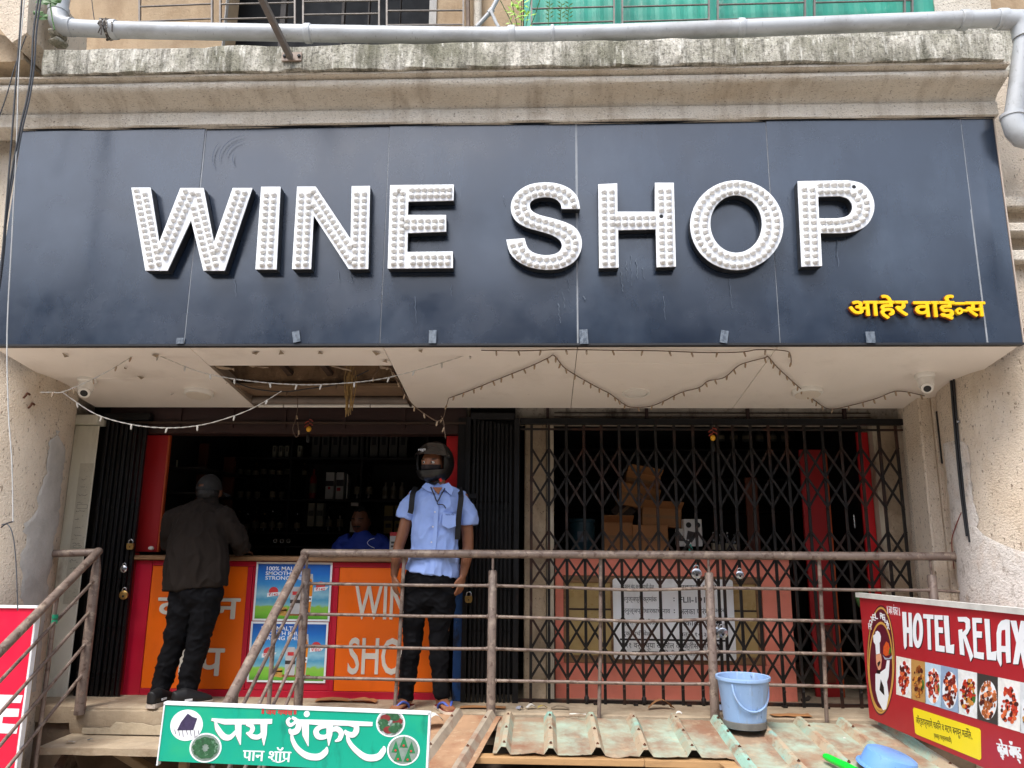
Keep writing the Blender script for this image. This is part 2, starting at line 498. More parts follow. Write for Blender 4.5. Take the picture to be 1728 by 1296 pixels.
ROOFM = M('roof_sheet_dusty', '#a2b8a6', 0.78, metal=0.0, var=0.12, scale=5, bump=0.15, bscale=40, layers=(
    ('#967a62', 1.7, 0.40, 0.58, (1, 1.2, 1), 0.92), ('#84543c', 4.2, 0.48, 0.64, (1, .7, 1), 0.7), ('#c3ad8e', 13, 0.55, 0.7, (1, 1, 1), 0.5), ('#5f4332', 60, 0.64, 0.7, (1, 1, 1), 0.6)))
ROOFEDGE = M('roof_sheet_teal', '#8fb5a6', 0.65, var=0.14, scale=7, layers=(('#b39a7f', 2.6, 0.40, 0.56, (1, 1, 1), 0.9), ('#8f5f45', 9, 0.52, 0.64, (1, .5, 1), 0.75), ('#5fb0ae', 6, 0.60, 0.68, (1, .6, 1), 0.6), ('#5f4a3a', 50, .6, .68, (1, 1, 1), .6)))
GLASSBROWN = M('bottle_glass', '#120b06', 0.08, var=0.1, rnd=0.5, spec=0.7, rvar=0)
PAPER = M('paper', '#d8d4cb', 0.8, var=0.08, scale=10, layers=(('#a99b86', 8, .55, .72, (1, 1, 1), .5),))
CABLE = M('black_cable', '#202124', 0.5, var=0.15, scale=15)
WCABLE = M('white_cable', '#b9b8b4', 0.45, var=0.08, scale=15)
LEAF = M('leaf', '#38601f', 0.5, var=0.3, scale=30, rnd=0.2)

# ------------------------------------------------------------------ ground and the raised platform
g = MB().box(-300, 300, -300, 300, -1.62, -1.6).build('street_ground', EARTH)
struct(g)
pf = MB()
def slab_strip(mb, x0, x1, nx, prof, jit=0.004, fq=5.0, seed=0.0, caps=True):
    """sweep a (Y,z) profile along X with an uneven hand-plastered edge"""
    n = len(prof)
    vs_ = []
    for i in range(nx + 1):
        x = x0 + (x1 - x0) * i / nx
        for k, (y, z) in enumerate(prof):
            a = noise.noise(V(x * fq + seed, k * 3.7, 1.3)) * jit
            b = noise.noise(V(x * fq + seed, k * 2.1, 8.3)) * jit
            vs_.append(V(x, y + a, z + b))
    fs = []
    for i in range(nx):
        for k in range(n - 1):
            fs.append((i * n + k, (i + 1) * n + k, (i + 1) * n + k + 1, i * n + k + 1))
    if caps:
        fs.append(tuple(range(n)))
        fs.append(tuple(nx * n + k for k in range(n))[::-1])
    return mb.add(vs_, fs)
slab_strip(pf, -4.4, 4.4, 120, [(-0.36, -0.10), (-0.36, -0.004), (-0.345, 0.0), (0.4, 0.0), (2.6, 0.0), (2.6, -0.10)], 0.006, 4)
struct(pf.build('platform', CONCRETE, smooth=35))
pr = MB()
slab_strip(pr, -4.4, 4.4, 90, [(2.5, -1.6), (-0.33, -1.6), (-0.33, -0.104), (2.5, -0.104)], 0.0, 4)
struct(pr.build('platform_base', M('old_masonry', '#6a5a49', .95, var=.3, scale=6, bump=.6, bscale=25)))

# steps going down to the street, between the two sloping rails
st = thing('stair', 'cracked concrete steps going down from the platform between the sloping rails', 'stairs', (-2.3, -.8, -1.6))
mb = MB()
slab_strip(mb, -3.06, -1.5, 50, [(-0.365, -0.16), (-0.385, -0.104), (-0.385, -0.02), (-0.345, -0.014), (-0.33, -0.16)], 0.006, 7, 3.1)
mb.build('riser', CONCRETE, st, smooth=35)
# broken plaster: a lower coat that ends in a jagged line
mb = MB()
pts = []
for i in range(41):
    x = -2.96 + 1.42 * i / 40
    zt = -0.088 + 0.018 * noise.noise(V(x * 5, 0, 0)) + 0.012 * noise.noise(V(x * 17, 3, 0)) - (0.03 if x < -2.75 else 0)
    pts.append((x, zt))
fr = wall_frame(-0.39)
mb.prism([(-2.96, -0.155)] + [(-1.54, -0.155)] + pts[::-1], fr, 0.0, 0.012)
mb.build('loose_plaster', M('pale_plaster', '#b7a88f', .95, var=.12, scale=9, bump=.5, bscale=40, layers=(('#8a7a63', 8, .52, .68, (1, 1, 1), .5),)), st)
for k in range(6):
    y0, z0 = -0.36 - 0.27 * k, -0.165 - 0.2 * k
    mb = MB()
    slab_strip(mb, -3.05, -1.5, 30, [(y0 + .02, z0 - .045), (y0 - 0.33, z0 - .045), (y0 - 0.335, z0 - .004), (y0 - 0.32, z0), (y0 + .02, z0)], 0.005, 6, k * 2.0)
    mb.build('tread', CONCRETE, st, smooth=35)
for sx in (-3.0, -1.56):
    MB().bar((sx, -0.42, -0.30), (sx, -2.0, -1.5), 0.06, 0.14, bev=.004).build('stringer', RAILM, st)

# ------------------------------------------------------------------ the shop building
bd = thing('shop_building', 'cream stucco shop building with round columns and a mouldy cornice above the sign', 'building', (0, 0, -1.6))
def column(cx, cy, r):
    mb = MB()
    seg, rows = 72, 40
    vs_ = []
    for j in range(rows + 1):
        z = -1.6 + 3.95 * j / rows
        for k in range(seg):
            a = 2 * math.pi * k / seg
            rr = r + 0.006 * noise.noise(V(math.cos(a) * 2, math.sin(a) * 2, z * 1.5 + cx))
            vs_.append(V(cx + rr * math.sin(a), cy - rr * math.cos(a), z))
    fs = [(j * seg + k, j * seg + (k + 1) % seg, (j + 1) * seg + (k + 1) % seg, (j + 1) * seg + k) for j in range(rows) for k in range(seg)]
    return mb.add(vs_, fs)
column(-3.79, -.5, .5).build('column', PLASTER, bd, smooth=60)
column(3.165, -.5, .5).build('column', PLASTER, bd, smooth=60)
def patch(name, mat, cx, cy, r, z0, z1, fa, fb, rows=70, parent=bd):      # a coat of cement or paint with a ragged outline
    mb = MB()
    n = 14
    vs_ = []
    for j in range(rows + 1):
        t = j / rows
        z = z0 + (z1 - z0) * t
        a, b = fa(z), fb(z)
        a += math.radians(5) * noise.noise(V(z * 9, cx, 0)) + math.radians(3) * noise.noise(V(z * 31, cx, 5))
        b += math.radians(5) * noise.noise(V(z * 8, cx, 9)) + math.radians(3) * noise.noise(V(z * 29, cx, 15))
        for k in range(n + 1):
            q = a + (b - a) * k / n
            rr = r + 0.0075 + 0.002 * noise.noise(V(q * 9, z * 9, 2)) - (0.0035 if k in (0, n) else 0)
            vs_.append(V(cx + rr * math.sin(q), cy - rr * math.cos(q), z))
    fs = [(j * (n + 1) + k, j * (n + 1) + k + 1, (j + 1) * (n + 1) + k + 1, (j + 1) * (n + 1) + k) for j in range(rows) for k in range(n)]
    return mb.add(vs_, fs).build(name, mat, parent, smooth=60)
D = math.radians
def lerp(x, *kv):
    for (a, p), (b, q) in zip(kv, kv[1:]):
        if x <= b:
            t = min(1, max(0, (x - a) / (b - a)))
            return p + (q - p) * t
    return kv[-1][1]
patch('cement_patch', CEMENT, -3.79, -.5, .5, 0.1, 1.79, lambda z: D(lerp(z, (0.1, 72), (.65, 74), (1.0, 68), (1.15, 68), (1.3, 76), (1.55, 77), (1.7, 80), (1.79, 88))), lambda z: D(lerp(z, (.3, 100), (1.66, 100), (1.76, 86))))
patch('whitewash_patch', WHITEWASH, 3.165, -.5, .5, -0.1, 1.74, lambda z: D(-104), lambda z: D(lerp(z, (-.1, 12), (.6, 10), (.85, 4), (.97, -20), (1.05, -48), (1.15, -68), (1.3, -72), (1.7, -72), (1.74, -80))))

XL, XR = -3.36, 2.772
mb = MB()
slab_strip(mb, -4.6, 2.79, 150, [(-1.10, 3.64), (-1.222, 3.652), (-1.230, 3.66), (-1.23, 3.742), (-1.222, 3.748), (-1.215, 3.752), (-1.222, 3.768), (-1.24, 3.784), (-1.27, 3.80), (-1.31, 3.812),
    (-1.345, 3.82), (-1.362, 3.832), (-1.37, 3.846), (-1.37, 3.86), (-1.36, 3.874), (-1.35, 3.88), (-1.36, 3.888), (-1.395, 3.892), (-1.397, 3.905), (-1.0, 3.906)], 0.004, 3)
mb.build('cornice', CORNICE, bd, smooth=40)
mb = MB()
slab_strip(mb, -3.13, 2.75, 220, [(-0.9, 3.909), (-1.415, 3.909), (-1.42, 3.915), (-1.422, 3.99), (-1.42, 4.07), (-1.41, 4.082), (-1.30, 4.086), (-0.5, 4.09)], 0.011, 6, 9)
mb.build('balcony_slab', MOULD, bd, smooth=40)
# wall carrying the sign, and walls either side of the shop front
MB().box(-4.6, 4.4, -1.02, -0.72, 2.36, 4.05).build('lintel_wall', PLASTER, bd)
MB().box(-4.6, -3.5, -.05, .2, -1.6, 2.4).build('side_wall', PLASTER, bd)
MB().box(2.69, 4.4, -.28, .2, -1.6, 2.4).build('side_wall', PLASTER, bd)
for i, (z0, z1, pr_) in enumerate(((3.10, 3.17, .10), (2.93, 2.99, .12), (2.76, 2.83, .08))):
    MB().box(2.80, 4.4, -1.02 - pr_, -1.021, z0, z1, .008).build('moulding', CORNICE, bd)
MB().box(3.3, 4.4, -1.45, -1.0, 2.0, 2.35, .01).build('far_lintel', PLASTER_DK, bd)
MB().box(3.45, 4.4, -1.2, -1.0, 2.36, 2.75, .01).build('dark_window', BLACK, bd)
# piers beside the folding gates
for x0, x1 in ((-.13, .03), (2.47, 2.60)):
    MB().box(x0, x1, .10, .30, -.02, 2.4, .006).build('pier', PLASTER_DK, bd)
for x0, x1 in ((.035, .085), (2.42, 2.462)):
    MB().box(x0, x1, .09, .28, -.02, 2.4, .003).build('door_frame', M('old_white_frame', '#b9ad98', .8, var=.15, scale=8, layers=(('#6b4a30', 5, .52, .66, (1, 1, .4), .8),)), bd)
MB().box(-.62, -.55, .08, .22, -.02, 2.3, .004).build('pier', PLASTER_DK, bd)
MB().box(2.60, 2.69, -.26, .22, -.02, 2.4, .01).build('pier', PLASTER, bd)
# upper left: the neighbouring balcony's underside
fr = wall_frame(-1.38)
def pf_(*pts):
    return [fr.px(*p) for p in pts]
MB().prism(pf_((-80, -30), (72, -30), (69, 20), (66, 76), (42, 92), (34, 84), (0, 44), (-80, -30)), fr, -.5, .12).build('upper_pier', PLASTER, bd)
MB().prism(pf_((-80, 30), (36, 70), (40, 100), (20, 104), (-80, 104)), fr, -.6, .0).build('upper_pier', PLASTER_DK, bd)

# the first-floor balcony behind the pipe
fb = wall_frame(-.55)
def band(name, mat, xa, xb, y0, y1, d0=-.2, d1=0.0, parent=bd, f=None, bev=0):
    f = f or fb
    a, b = f.px(xa, y1), f.px(xb, y0)
    return MB().obox(f((a[0] + b[0]) / 2, (a[1] + b[1]) / 2, (d0 + d1) / 2), f.u, f.v, f.n, abs(b[0] - a[0]) / 2, abs(b[1] - a[1]) / 2, (d1 - d0) / 2, bev).build(name, mat, parent)
YW = M('upper_wall', '#b29a7c', .9, var=.12, scale=3, bump=.5, bscale=45, layers=(('#8a6f52', 4, .5, .7, (1, 1, .4), .6), ('#4d3b2b', 70, .64, .7, (1, 1, 1), .6)))
band('upper_wall', YW, -60, 400, -160, 90)
band('upper_wall', YW, 722, 884, -160, 90)
band('upper_wall', YW, 1562, 1900, -160, 90)
band('window_jamb', CEMENT, 377, 399, -160, 80, -.02, .02)
band('window_jamb', CEMENT, 723, 743, -160, 80, -.02, .02)
band('upper_wall', CORNICE, 1575, 1640, -160, 60, .002, .06)
band('window_dark', BLACK, 300, 820, -300, 200, -.5, -.45)
for x in (455, 560, 605, 660):
    band('window_mullion', M('window_frame', '#3b332d', .6), x, x + 12, -160, 90, -.3, -.25)
MB().box(-4.6, 4.4, -1.0, .4, 4.091, 4.11).build('balcony_floor', MOULD, bd)
mb = MB()
slab_strip(mb, -.18, 4.2, 90, [(-.70, 4.05), (-.885, 4.05), (-.89, 4.56), (-.88, 4.57), (-.70, 4.57)], 0.012, 7, 4)
mb.build('parapet', MOULD, bd, smooth=40)
MB().tube([at(806, 60, -.62), at(806, -60, -.62)], .03, 12).build('wall_pipe', CORNICE, bd, smooth=40)
MB().bar(at(790, 60, -.66), at(788, -60, -.66), .06, .03, bev=.003).build('grille_post', M('brown_paint', '#5f4a38', .6, var=.2, scale=9), bd)

# the storeys above, out of frame: they keep the balcony in shade
MB().box(-4.6, 4.4, -1.38, 2.5, 6.7, 6.85, .01).build('upper_slab', CORNICE, bd)
MB().box(-4.6, 4.4, -.6, 2.5, 6.86, 12.0).build('upper_storey', YW, bd)
MB().box(-4.6, 4.4, .6, 2.5, 4.12, 6.69).build('upper_room', ROOM, bd)

# balcony grilles, green sheets
BAR = M('grille_steel', '#6f6862', .45, metal=.3, var=.25, scale=20)
def grille(label, xs, ys, Y, slope):
    c = at(sum(xs) / len(xs), 20, Y)
    gt = thing('window_grille', label, 'window grille', (c.x, Y, 4.1))
    for x in xs:
        MB().bar(at(x, 62, Y), at(x, -60, Y), .022, .012).build('upright', BAR, gt)
    for k, y in enumerate(ys):
        MB().tube([at(xs[0], y + slope, Y - .004), at(xs[-1], y - slope, Y - .004)], .0065, 8).build('bar', BAR, gt, smooth=60)
    return gt
grille('steel window grille in front of the tan wall beside the dark upper window', (236, 358), (34, 9, -18), -.70, 2.5)
grille('steel window grille across the left half of the dark upper window', (372, 498), (31, 6, -20), -.70, 1.5)
grille('steel window grille across the middle of the dark upper window', (512, 640), (46, 24, 2, -20), -.70, 1)
grille('steel window grille across the right end of the dark upper window', (653, 782), (42, 18, -6), -.70, .5)
gs = thing('green_sheeting', 'green painted metal sheets closing off the upper right balcony', 'metal sheeting', (1.3, -.58, 4.1))
for xa, xb in ((884, 1043), (1044, 1203), (1204, 1366), (1367, 1560)):
    f = wall_frame(-.60)
    a, b = f.px(xa, 90), f.px(xb, -120)
    mb = MB()
    n = 24
    poly = [(a[0] + (b[0] - a[0]) * i / n, .006 * (1 if (i // 2) % 2 else 0)) for i in range(n + 1)]
    vs_ = [V(x, -.60 - d, z) for z in (a[1], b[1]) for x, d in poly] + [V(x, -.585 - d, z) for z in (a[1], b[1]) for x, d in poly]
    m_ = n + 1
    fs = [(i, i + 1, m_ + i + 1, m_ + i) for i in range(n)] + [(2 * m_ + i + 1, 2 * m_ + i, 3 * m_ + i, 3 * m_ + i + 1) for i in range(n)]
    mb.add(vs_, fs).build('sheet', SHEET, gs)
def ggrille(label, xs, ys):
    return grille(label, xs, ys, -.68, 2.0)
for lab, xs in (('leftmost rusty grille bars over the green sheets, beside the small plant', (897, 1036)), ('second rusty grille from the plant over the green sheets', (1050, 1196)),
                ('third rusty grille from the plant over the green sheets', (1211, 1358)), ('rusty grille at the far end of the green sheets beside the pale wall', (1374, 1526, 1539))):
    ggrille(lab, xs, (38 - (xs[0] - 900) * .022, 13 - (xs[0] - 900) * .022, -12))
# little plant rooted on the ledge
pl = thing('ledge_plant', 'small bright green plant growing on the ledge beside the green sheets', 'plant', at(872, 44, -.86))
mb = MB()
for k in range(5):
    a = at(868 + k * 6, 50, -.86)
    mb.tube(smoothpath([a, a + V(.02 * (k - 2), 0, .10), a + V(.05 * (k - 2), -.02, .22 + .02 * k)], 4), .003, 5)
mb.build('stem', LEAF, pl)
mb = MB()
for k in range(70):
    c = at(RND.uniform(858, 895), RND.uniform(-25, 44), -.87) + V(0, RND.uniform(-.05, .03), 0)
    d = V(RND.uniform(-1, 1), RND.uniform(-.5, .2), RND.uniform(-.6, .8)).normalized()
    s_ = d.cross(V(0, -1, .3)).normalized()
    l, wd = RND.uniform(.03, .06), RND.uniform(.005, .009)
    mb.add([c, c + d * l * .5 + s_ * wd, c + d * l, c + d * l * .5 - s_ * wd], [(0, 1, 2, 3)])
o = mb.build('foliage', M('bright_leaf', '#86b52a', .5, var=.3, scale=40), pl)
for k, (x, y) in enumerate(((925, 20), (945, 16), (958, 22))):
    sp = thing('weed_sprig', ('tiny weed sprig nearest the ledge plant before the green sheets', 'middle one of the tiny weed sprigs before the green sheets', 'tiny weed sprig farthest from the ledge plant before the green sheets')[k], 'plant', at(x, 44, -.9))
    a = at(x, 44, -.9)
    MB().tube([a, a + V(.004, 0, .1), a + V(.012, 0, .2 - .02 * k)], .0025, 5).build('stem', LEAF, sp)
    mb = MB()
    for q in range(9):
        c = a + V(.01, 0, .05 + .016 * q)
        s_ = 1 if q % 2 else -1
        mb.add([c, c + V(.012 * s_, -.004, .012), c + V(.03 * s_, -.006, .016), c + V(.016 * s_, -.002, .002)], [(0, 1, 2, 3)])
    mb.build('leaf', LEAF, sp)
# conduit elbow and thin branch pipe on the upper wall
cp = thing('conduit', 'grey plastic conduit slanting up the wall beside the plant', 'conduit', at(805, 44, -.68))
MB().tube([at(804, 46, -.68), at(828, 20, -.68), at(846, -14, -.68)], .017, 10).build('pipe', PVC, cp, smooth=40)
MB().tube([at(828, 18, -.7), at(838, 40, -.72), at(842, 46, -.73)], .012, 8).build('branch', PVC, cp, smooth=40)
MB().tube([at(825, 23, -.68), at(831, 16, -.68)], .022, 10).build('collar', PVC, cp, smooth=40)

# ------------------------------------------------------------------ drain pipe on the slab
pp = thing('drain_pipe', 'long pale grey plastic drain pipe lying along the mouldy balcony slab', 'pipe', (0, -1.36, 4.09))
PR = .053
pts = [at(118, 46, -1.36), at(190, 50, -1.36), at(450, 55, -1.36), at(780, 60, -1.36), at(930, 59, -1.36), at(1200, 50, -1.36), at(1450, 40, -1.36), at(1690, 31, -1.36)]
MB().tube(smoothpath(pts, 5), PR, 20).build('pipe', PVC, pp, smooth=40)
for x, y, w_ in ((190, 50, .03), (520, 56.5, .02), (863, 60, .022), (932, 59, .01), (1250, 48, .02), (1626, 34, .026), (1690, 32, .03)):
    a = at(x, y, -1.36)
    MB().tube([a - V(w_, 0, 0), a - V(w_ * .6, 0, 0), a + V(w_ * .6, 0, 0), a + V(w_, 0, 0)], PR + .007, 20, rr=[PR + .006, PR + .009, PR + .009, PR + .006]).build('coupling', PVC, pp, smooth=40)
e0 = pts[0]
MB().tube([e0 + V(.02, 0, 0), e0 + V(-.03, 0, .004), e0 + V(-.075, .0, .03), e0 + V(-.10, .01, .075), e0 + V(-.105, .02, .12)], PR + .007, 20).build('elbow', PVC, pp, smooth=50)
MB().tube([e0 + V(-.105, .02, .12), e0 + V(-.107, .022, .15), e0 + V(-.11, .03, .16), e0 + V(-.115, .05, .6)], PR, 20, rr=[PR + .012, PR + .012, PR, PR]).build('riser', PVC, pp, smooth=40)
e1 = at(1706, 33, -1.36)
MB().tube([e1 + V(-.06, 0, 0), e1 + V(.02, 0, -.005), e1 + V(.05, 0, -.03), e1 + V(.06, 0, -.075), e1 + V(.06, .0, -.13)], PR + .008, 20).build('elbow', PVC, pp, smooth=50)
MB().tube([e1 + V(.02, 0, 0), e1 + V(.5, 0, 0)], PR + .004, 20).build('pipe', PVC, pp, smooth=50)
dn = at(1709, 205, -1.30)
MB().tube([e1 + V(.06, 0, -.12), dn], PR - .003, 20).build('downpipe', PVC, pp, smooth=40)
MB().tube([dn + V(0, 0, .03), dn, dn + V(.01, .0, -.06), dn + V(.04, .0, -.105), dn + V(.09, .0, -.12), dn + V(.3, .02, -.12)], PR + .008, 20).build('elbow', PVC, pp, smooth=50)
MB().tube([dn + V(0, 0, .025), dn + V(0, 0, .045)], PR + .014, 20).build('coupling', PVC, pp, smooth=40)
# rag knotted round the pipe
rg = MB()
c = at(182, 50, -1.36)
for k in range(9):
    a0 = RND.uniform(0, 6)
    dx = RND.uniform(-.025, .025)
    rg.tube([c + V(dx + RND.uniform(-.01, .01), math.sin(a0 + q * .5) * (PR + .008), math.cos(a0 + q * .5) * (PR + .008)) for q in range(9)], RND.uniform(.004, .009), 6)
for k in range(4):
    p = c + V(RND.uniform(-.05, .07), -PR - .012, RND.uniform(-.02, .04))
    rg.tube([p, p + V(.01, -.004, -.03), p + V(RND.uniform(-.02, .02), 0, -.07)], .004, 6)
tag(rg.build('pipe_rag', M('dirty_rag', '#4a443e', .9, var=.3, scale=60, layers=(('#c9c2b6', 30, .55, .65, (1, 1, 1), .8),)), smooth=50), 'dirty rag knotted round the drain pipe near its elbow', 'rag')
# stones propping the pipe
for k, (x, y, sx, sz) in enumerate(((98, 58, .05, .035), (99, 73, .055, .018))):
    c = at(x, y, -1.33)
    mb = MB().ball(c, sx, .06, sz, 14, 9)
    for p in mb.v:
        d = (p - c)
        p += d * (.35 * noise.noise(p * 25) + .15 * noise.noise(p * 70))
    tag(mb.build('stone', MOULD, smooth=30), ('rough stone wedged under the drain pipe elbow, the upper one', 'flat stone lying under the upper stone at the pipe elbow')[k], 'stone')
# leaves hanging by the elbow
lf = MB()
for x, y, r_ in ((74, 2, .05), (86, 4, .05), (72, 28, .042), (64, 22, .035), (95, 0, .04)):
    c = at(x, y, -1.48)
    a = RND.uniform(0, 6)
    lf.add([c] + [c + V(math.cos(a + q) * r_ * (1 + .2 * math.cos(q * 3)), RND.uniform(-.008, .008), math.sin(a + q) * r_ * .55) for q in [i * .7 for i in range(9)]], [(0, i, i + 1) for i in range(1, 9)])
lt = thing('creeper', 'few broad green leaves of a creeper beside the pipe elbow', 'plant', at(80, 30, -1.47))
lf.build('foliage', M('broad_leaf', '#41652c', .5, var=.25, scale=30), lt)
MB().tube(smoothpath([at(92, 50, -1.47), at(88, 30, -1.47), at(84, 0, -1.47), at(82, -40, -1.47)], 4), .004, 6).build('stem', LEAF, lt)
# slanting strut bolted to the slab
sb = thing('strut', 'brown square steel strut slanting up from a plate bolted to the slab', 'strut', at(494, 97, -1.43))
a, b = at(490, 97, -1.445), at(428, -30, -2.05)
MB().bar(a, b, .035, .035, bev=.003).build('tube', M('strut_paint', '#6a625c', .5, var=.15, scale=20, layers=(('#9b8674', 14, .55, .7, (1, 1, 1), .5),)), sb)
f = wall_frame(-1.424)
c = f.px(493, 97)
MB().obox(f(c[0], c[1], .006), f.u, f.v, f.n, .062, .03, .006, .002).build('plate', M('strut_plate', '#8d7a6a', .5, var=.15, scale=20), sb)
for dx in (-.042, .048):
    MB().lathe([(.011, 0), (.011, .008), (.006, .012)], f(c[0] + dx, c[1], .012), 8, f.n).build('bolt', DARKTRIM, sb, smooth=40)

# ------------------------------------------------------------------ overhead cables on the left
def cable(label, pts, r, mat, Y=-1.62, name='cable'):
    o = MB().tube(smoothpath([at(x, y, Y) for x, y in pts], 5), r, 7).build(name, mat, smooth=60)
    return tag(o, label, 'cable')
cable('thin white cable hanging down the left edge across the sign', ((43, -20), (36, 55), (31, 130), (28, 240), (20, 400), (12, 560), (14, 690), (20, 780), (22, 880)), .0033, WCABLE)
cable('thick black cable hanging past the slab end, nearest the drain pipe', ((68, -20), (57, 50), (53, 120), (45, 170), (33, 222), (14, 330), (6, 430), (-6, 520)), .0058, CABLE)
cable('twin black cable running beside the thick one at the slab end', ((72, -20), (62, 50), (58, 110), (50, 165), (36, 226), (16, 335), (2, 440), (-10, 500)), .005, M('grey_cable', '#4a4c50', .5), -1.60)
cable('black cable left of the white one, dropping past the sign', ((38, -20), (32, 75), (26, 150), (20, 230), (12, 330), (3, 440), (-8, 560)), .005, CABLE, -1.66)
cable('thin black cable crossing behind to the far left', ((44, 60), (26, 110), (10, 165), (-10, 220)), .0035, CABLE, -1.50)
cable('loose black wire end curling in front of the left column', ((22, 880), (10, 884), (2, 890)), .004, CABLE, -1.62)
cable('thin grey wire hanging down the left column to the red board', ((3, 885), (14, 886), (22, 905), (27, 950), (30, 1030)), .003, M('grey_cable', '#4a4c50', .5), -1.55)
cable('thin black wire on the tan wall above the drain pipe', ((153, -20), (156, 10), (160, 40)), .003, CABLE, -.9)

# ------------------------------------------------------------------ the navy sign board
ZB, ZT = 2.222, 3.648
sg = thing('sign_board', 'wide navy panelled sign board over the whole shop front', 'sign board', (-.3, -1.15, ZB))
SEAMS = [XL, -2.155, -0.967, 0.212, 1.388, 2.575, XR]
for i in range(6):
    x0, x1 = SEAMS[i] + (.0025 if i else 0), SEAMS[i + 1] - .0025
    nx, nz = 20, 16
    mb = MB()
    vs_ = []
    for j in range(nz + 1):
        for k in range(nx + 1):
            x, z = x0 + (x1 - x0) * k / nx, ZB + (ZT - ZB) * j / nz
            e = min(k, nx - k) / nx * min(j, nz - j) / nz * 4
            y = -1.2 - .018 * e * noise.noise(V(x * 1.2, z * 1.2, i * 3.0)) - (.004, -.006, .002, -.003, .006, 0)[i] * (j / nz - .5) - (.003, .004, -.005, .003, -.004, 0)[i] * (k / nx - .5) - .004 * noise.noise(V(x * .8, z * .8, 7)) * (1 if 0 < k < nx else 0)
            vs_.append(V(x, y, z))
    n_ = len(vs_)
    q = nx + 1
    fs = [(j * q + k, j * q + k + 1, (j + 1) * q + k + 1, (j + 1) * q + k) for j in range(nz) for k in range(nx)]
    rim = [k for k in range(nx + 1)] + [j * q + nx for j in range(1, nz + 1)] + [nz * q + k for k in range(nx - 1, -1, -1)] + [j * q for j in range(nz - 1, 0, -1)]
    vs_ += [V(vs_[a].x, -1.182, vs_[a].z) for a in rim]
    m_ = len(rim)
    fs += [(rim[(a + 1) % m_], rim[a], n_ + a, n_ + (a + 1) % m_) for a in range(m_)]
    mb.add(vs_, fs).build('panel', ACP, sg, smooth=40)
for x in SEAMS[1:-1]:
    MB().box(x - .0065, x + .0065, -1.1985, -1.181, ZB, ZT).build('seam', SEAL, sg)
MB().box(XL - .004, XR + .004, -1.205, -1.16, ZB - .014, ZB - .001).build('bottom_trim', DARKTRIM, sg)
MB().box(XL - .004, XR + .004, -1.215, -1.10, ZT + .002, ZT + .012).build('top_trim', DARKTRIM, sg)
MB().box(XL - .004, XL + .014, -1.18, -1.021, ZB, ZT).build('side_return', ACP, sg)
MB().box(XR - .014, XR + .004, -1.18, -1.021, ZB, ZT).build('side_return', ACP, sg)
MB().box(XR + .001, XR + .007, -1.204, -1.18, ZB, ZT).build('edge_trim', M('edge_alu', '#b8a89a', .5, var=.1), sg)
# bits of silvery tape left along the lower edge
fsn = wall_frame(-1.2125)
TAPE = M('old_tape', '#69727c', .45, var=.35, scale=55, layers=(('#3c4652', 60, .5, .6, (1, 1, .5), .8),))
for k, (x, y, w_, h_, rot) in enumerate(((304, 575, .022, .018, 0), (500, 568, .022, .034, .2), (730, 568, .022, .04, 0), (985, 568, .025, .044, .05), (1222, 568, .022, .038, -.18), (1469, 569, .026, .034, 0))):
    c = fsn.px(x, y)
    o = MB().obox(fsn(c[0], c[1], 0), (fsn.u * math.cos(rot) + fsn.v * math.sin(rot)), (fsn.v * math.cos(rot) - fsn.u * math.sin(rot)), fsn.n, w_, h_, .0012).build('tape_scrap', TAPE)
    tag(o, ('leftmost', 'second from left', 'third from left', 'fourth from left', 'fifth from left', 'rightmost')[k] + ' scrap of silvery tape on the lower edge of the navy sign', 'tape', 'tape scraps along the sign')

# dusty drips below the letters and a wiped swirl
DRIP = M('drip_stain', '#59636f', .55, var=.25, scale=60)
rd = random.Random(5)
for x, y0, y1, w_ in ((958, 470, 492, 1.6), (950, 492, 520, 1.4), (942, 512, 545, 1.8), (985, 500, 506, 2.5), (1048, 458, 492, 1.8), (1056, 440, 476, 1.5), (1064, 430, 482, 1.3), (1073, 436, 470, 1.6), (1084, 452, 470, 1.1), (570, 455, 480, 1.3), (592, 458, 478, 1.1),
                   (1412, 405, 450, 1.5), (1330, 330, 352, 1.0), (850, 330, 346, 1.2), (1232, 470, 520, 1.0), (760, 480, 500, 1.0), (395, 470, 500, .9), (1120, 500, 540, .9), (700, 500, 545, .9)):
    n = 7
    pts = [fsn.px(x + rd.uniform(-1.3, 1.3) + .4 * t, y0 + (y1 - y0) * t / n) for t in range(n + 1)]
    ws = [.0036 * w_ * rd.uniform(.35, 1) * (1 - .5 * t / n) for t in range(n + 1)]
    MB().stroke(pts, ws, fsn, .0, .0006).build('drip_stain', DRIP, sg)
for k in range(4):
    r0 = 22 + 9 * k
    pts = [fsn.px(420 + r0 * 1.25 * math.cos(a), 268 + r0 * math.sin(a)) for a in [math.radians(150 + (6 + k % 3 * 2) * q + 11 * (k * 7 % 4)) for q in range(10)]]
    MB().stroke(pts, [.001 + .003 * math.sin(math.pi * q / 9) for q in range(10)], fsn, .0, .0005 + .00003 * k).build('wipe_mark', M('wipe_mark', '#233249', .34, var=.2, scale=50), sg)
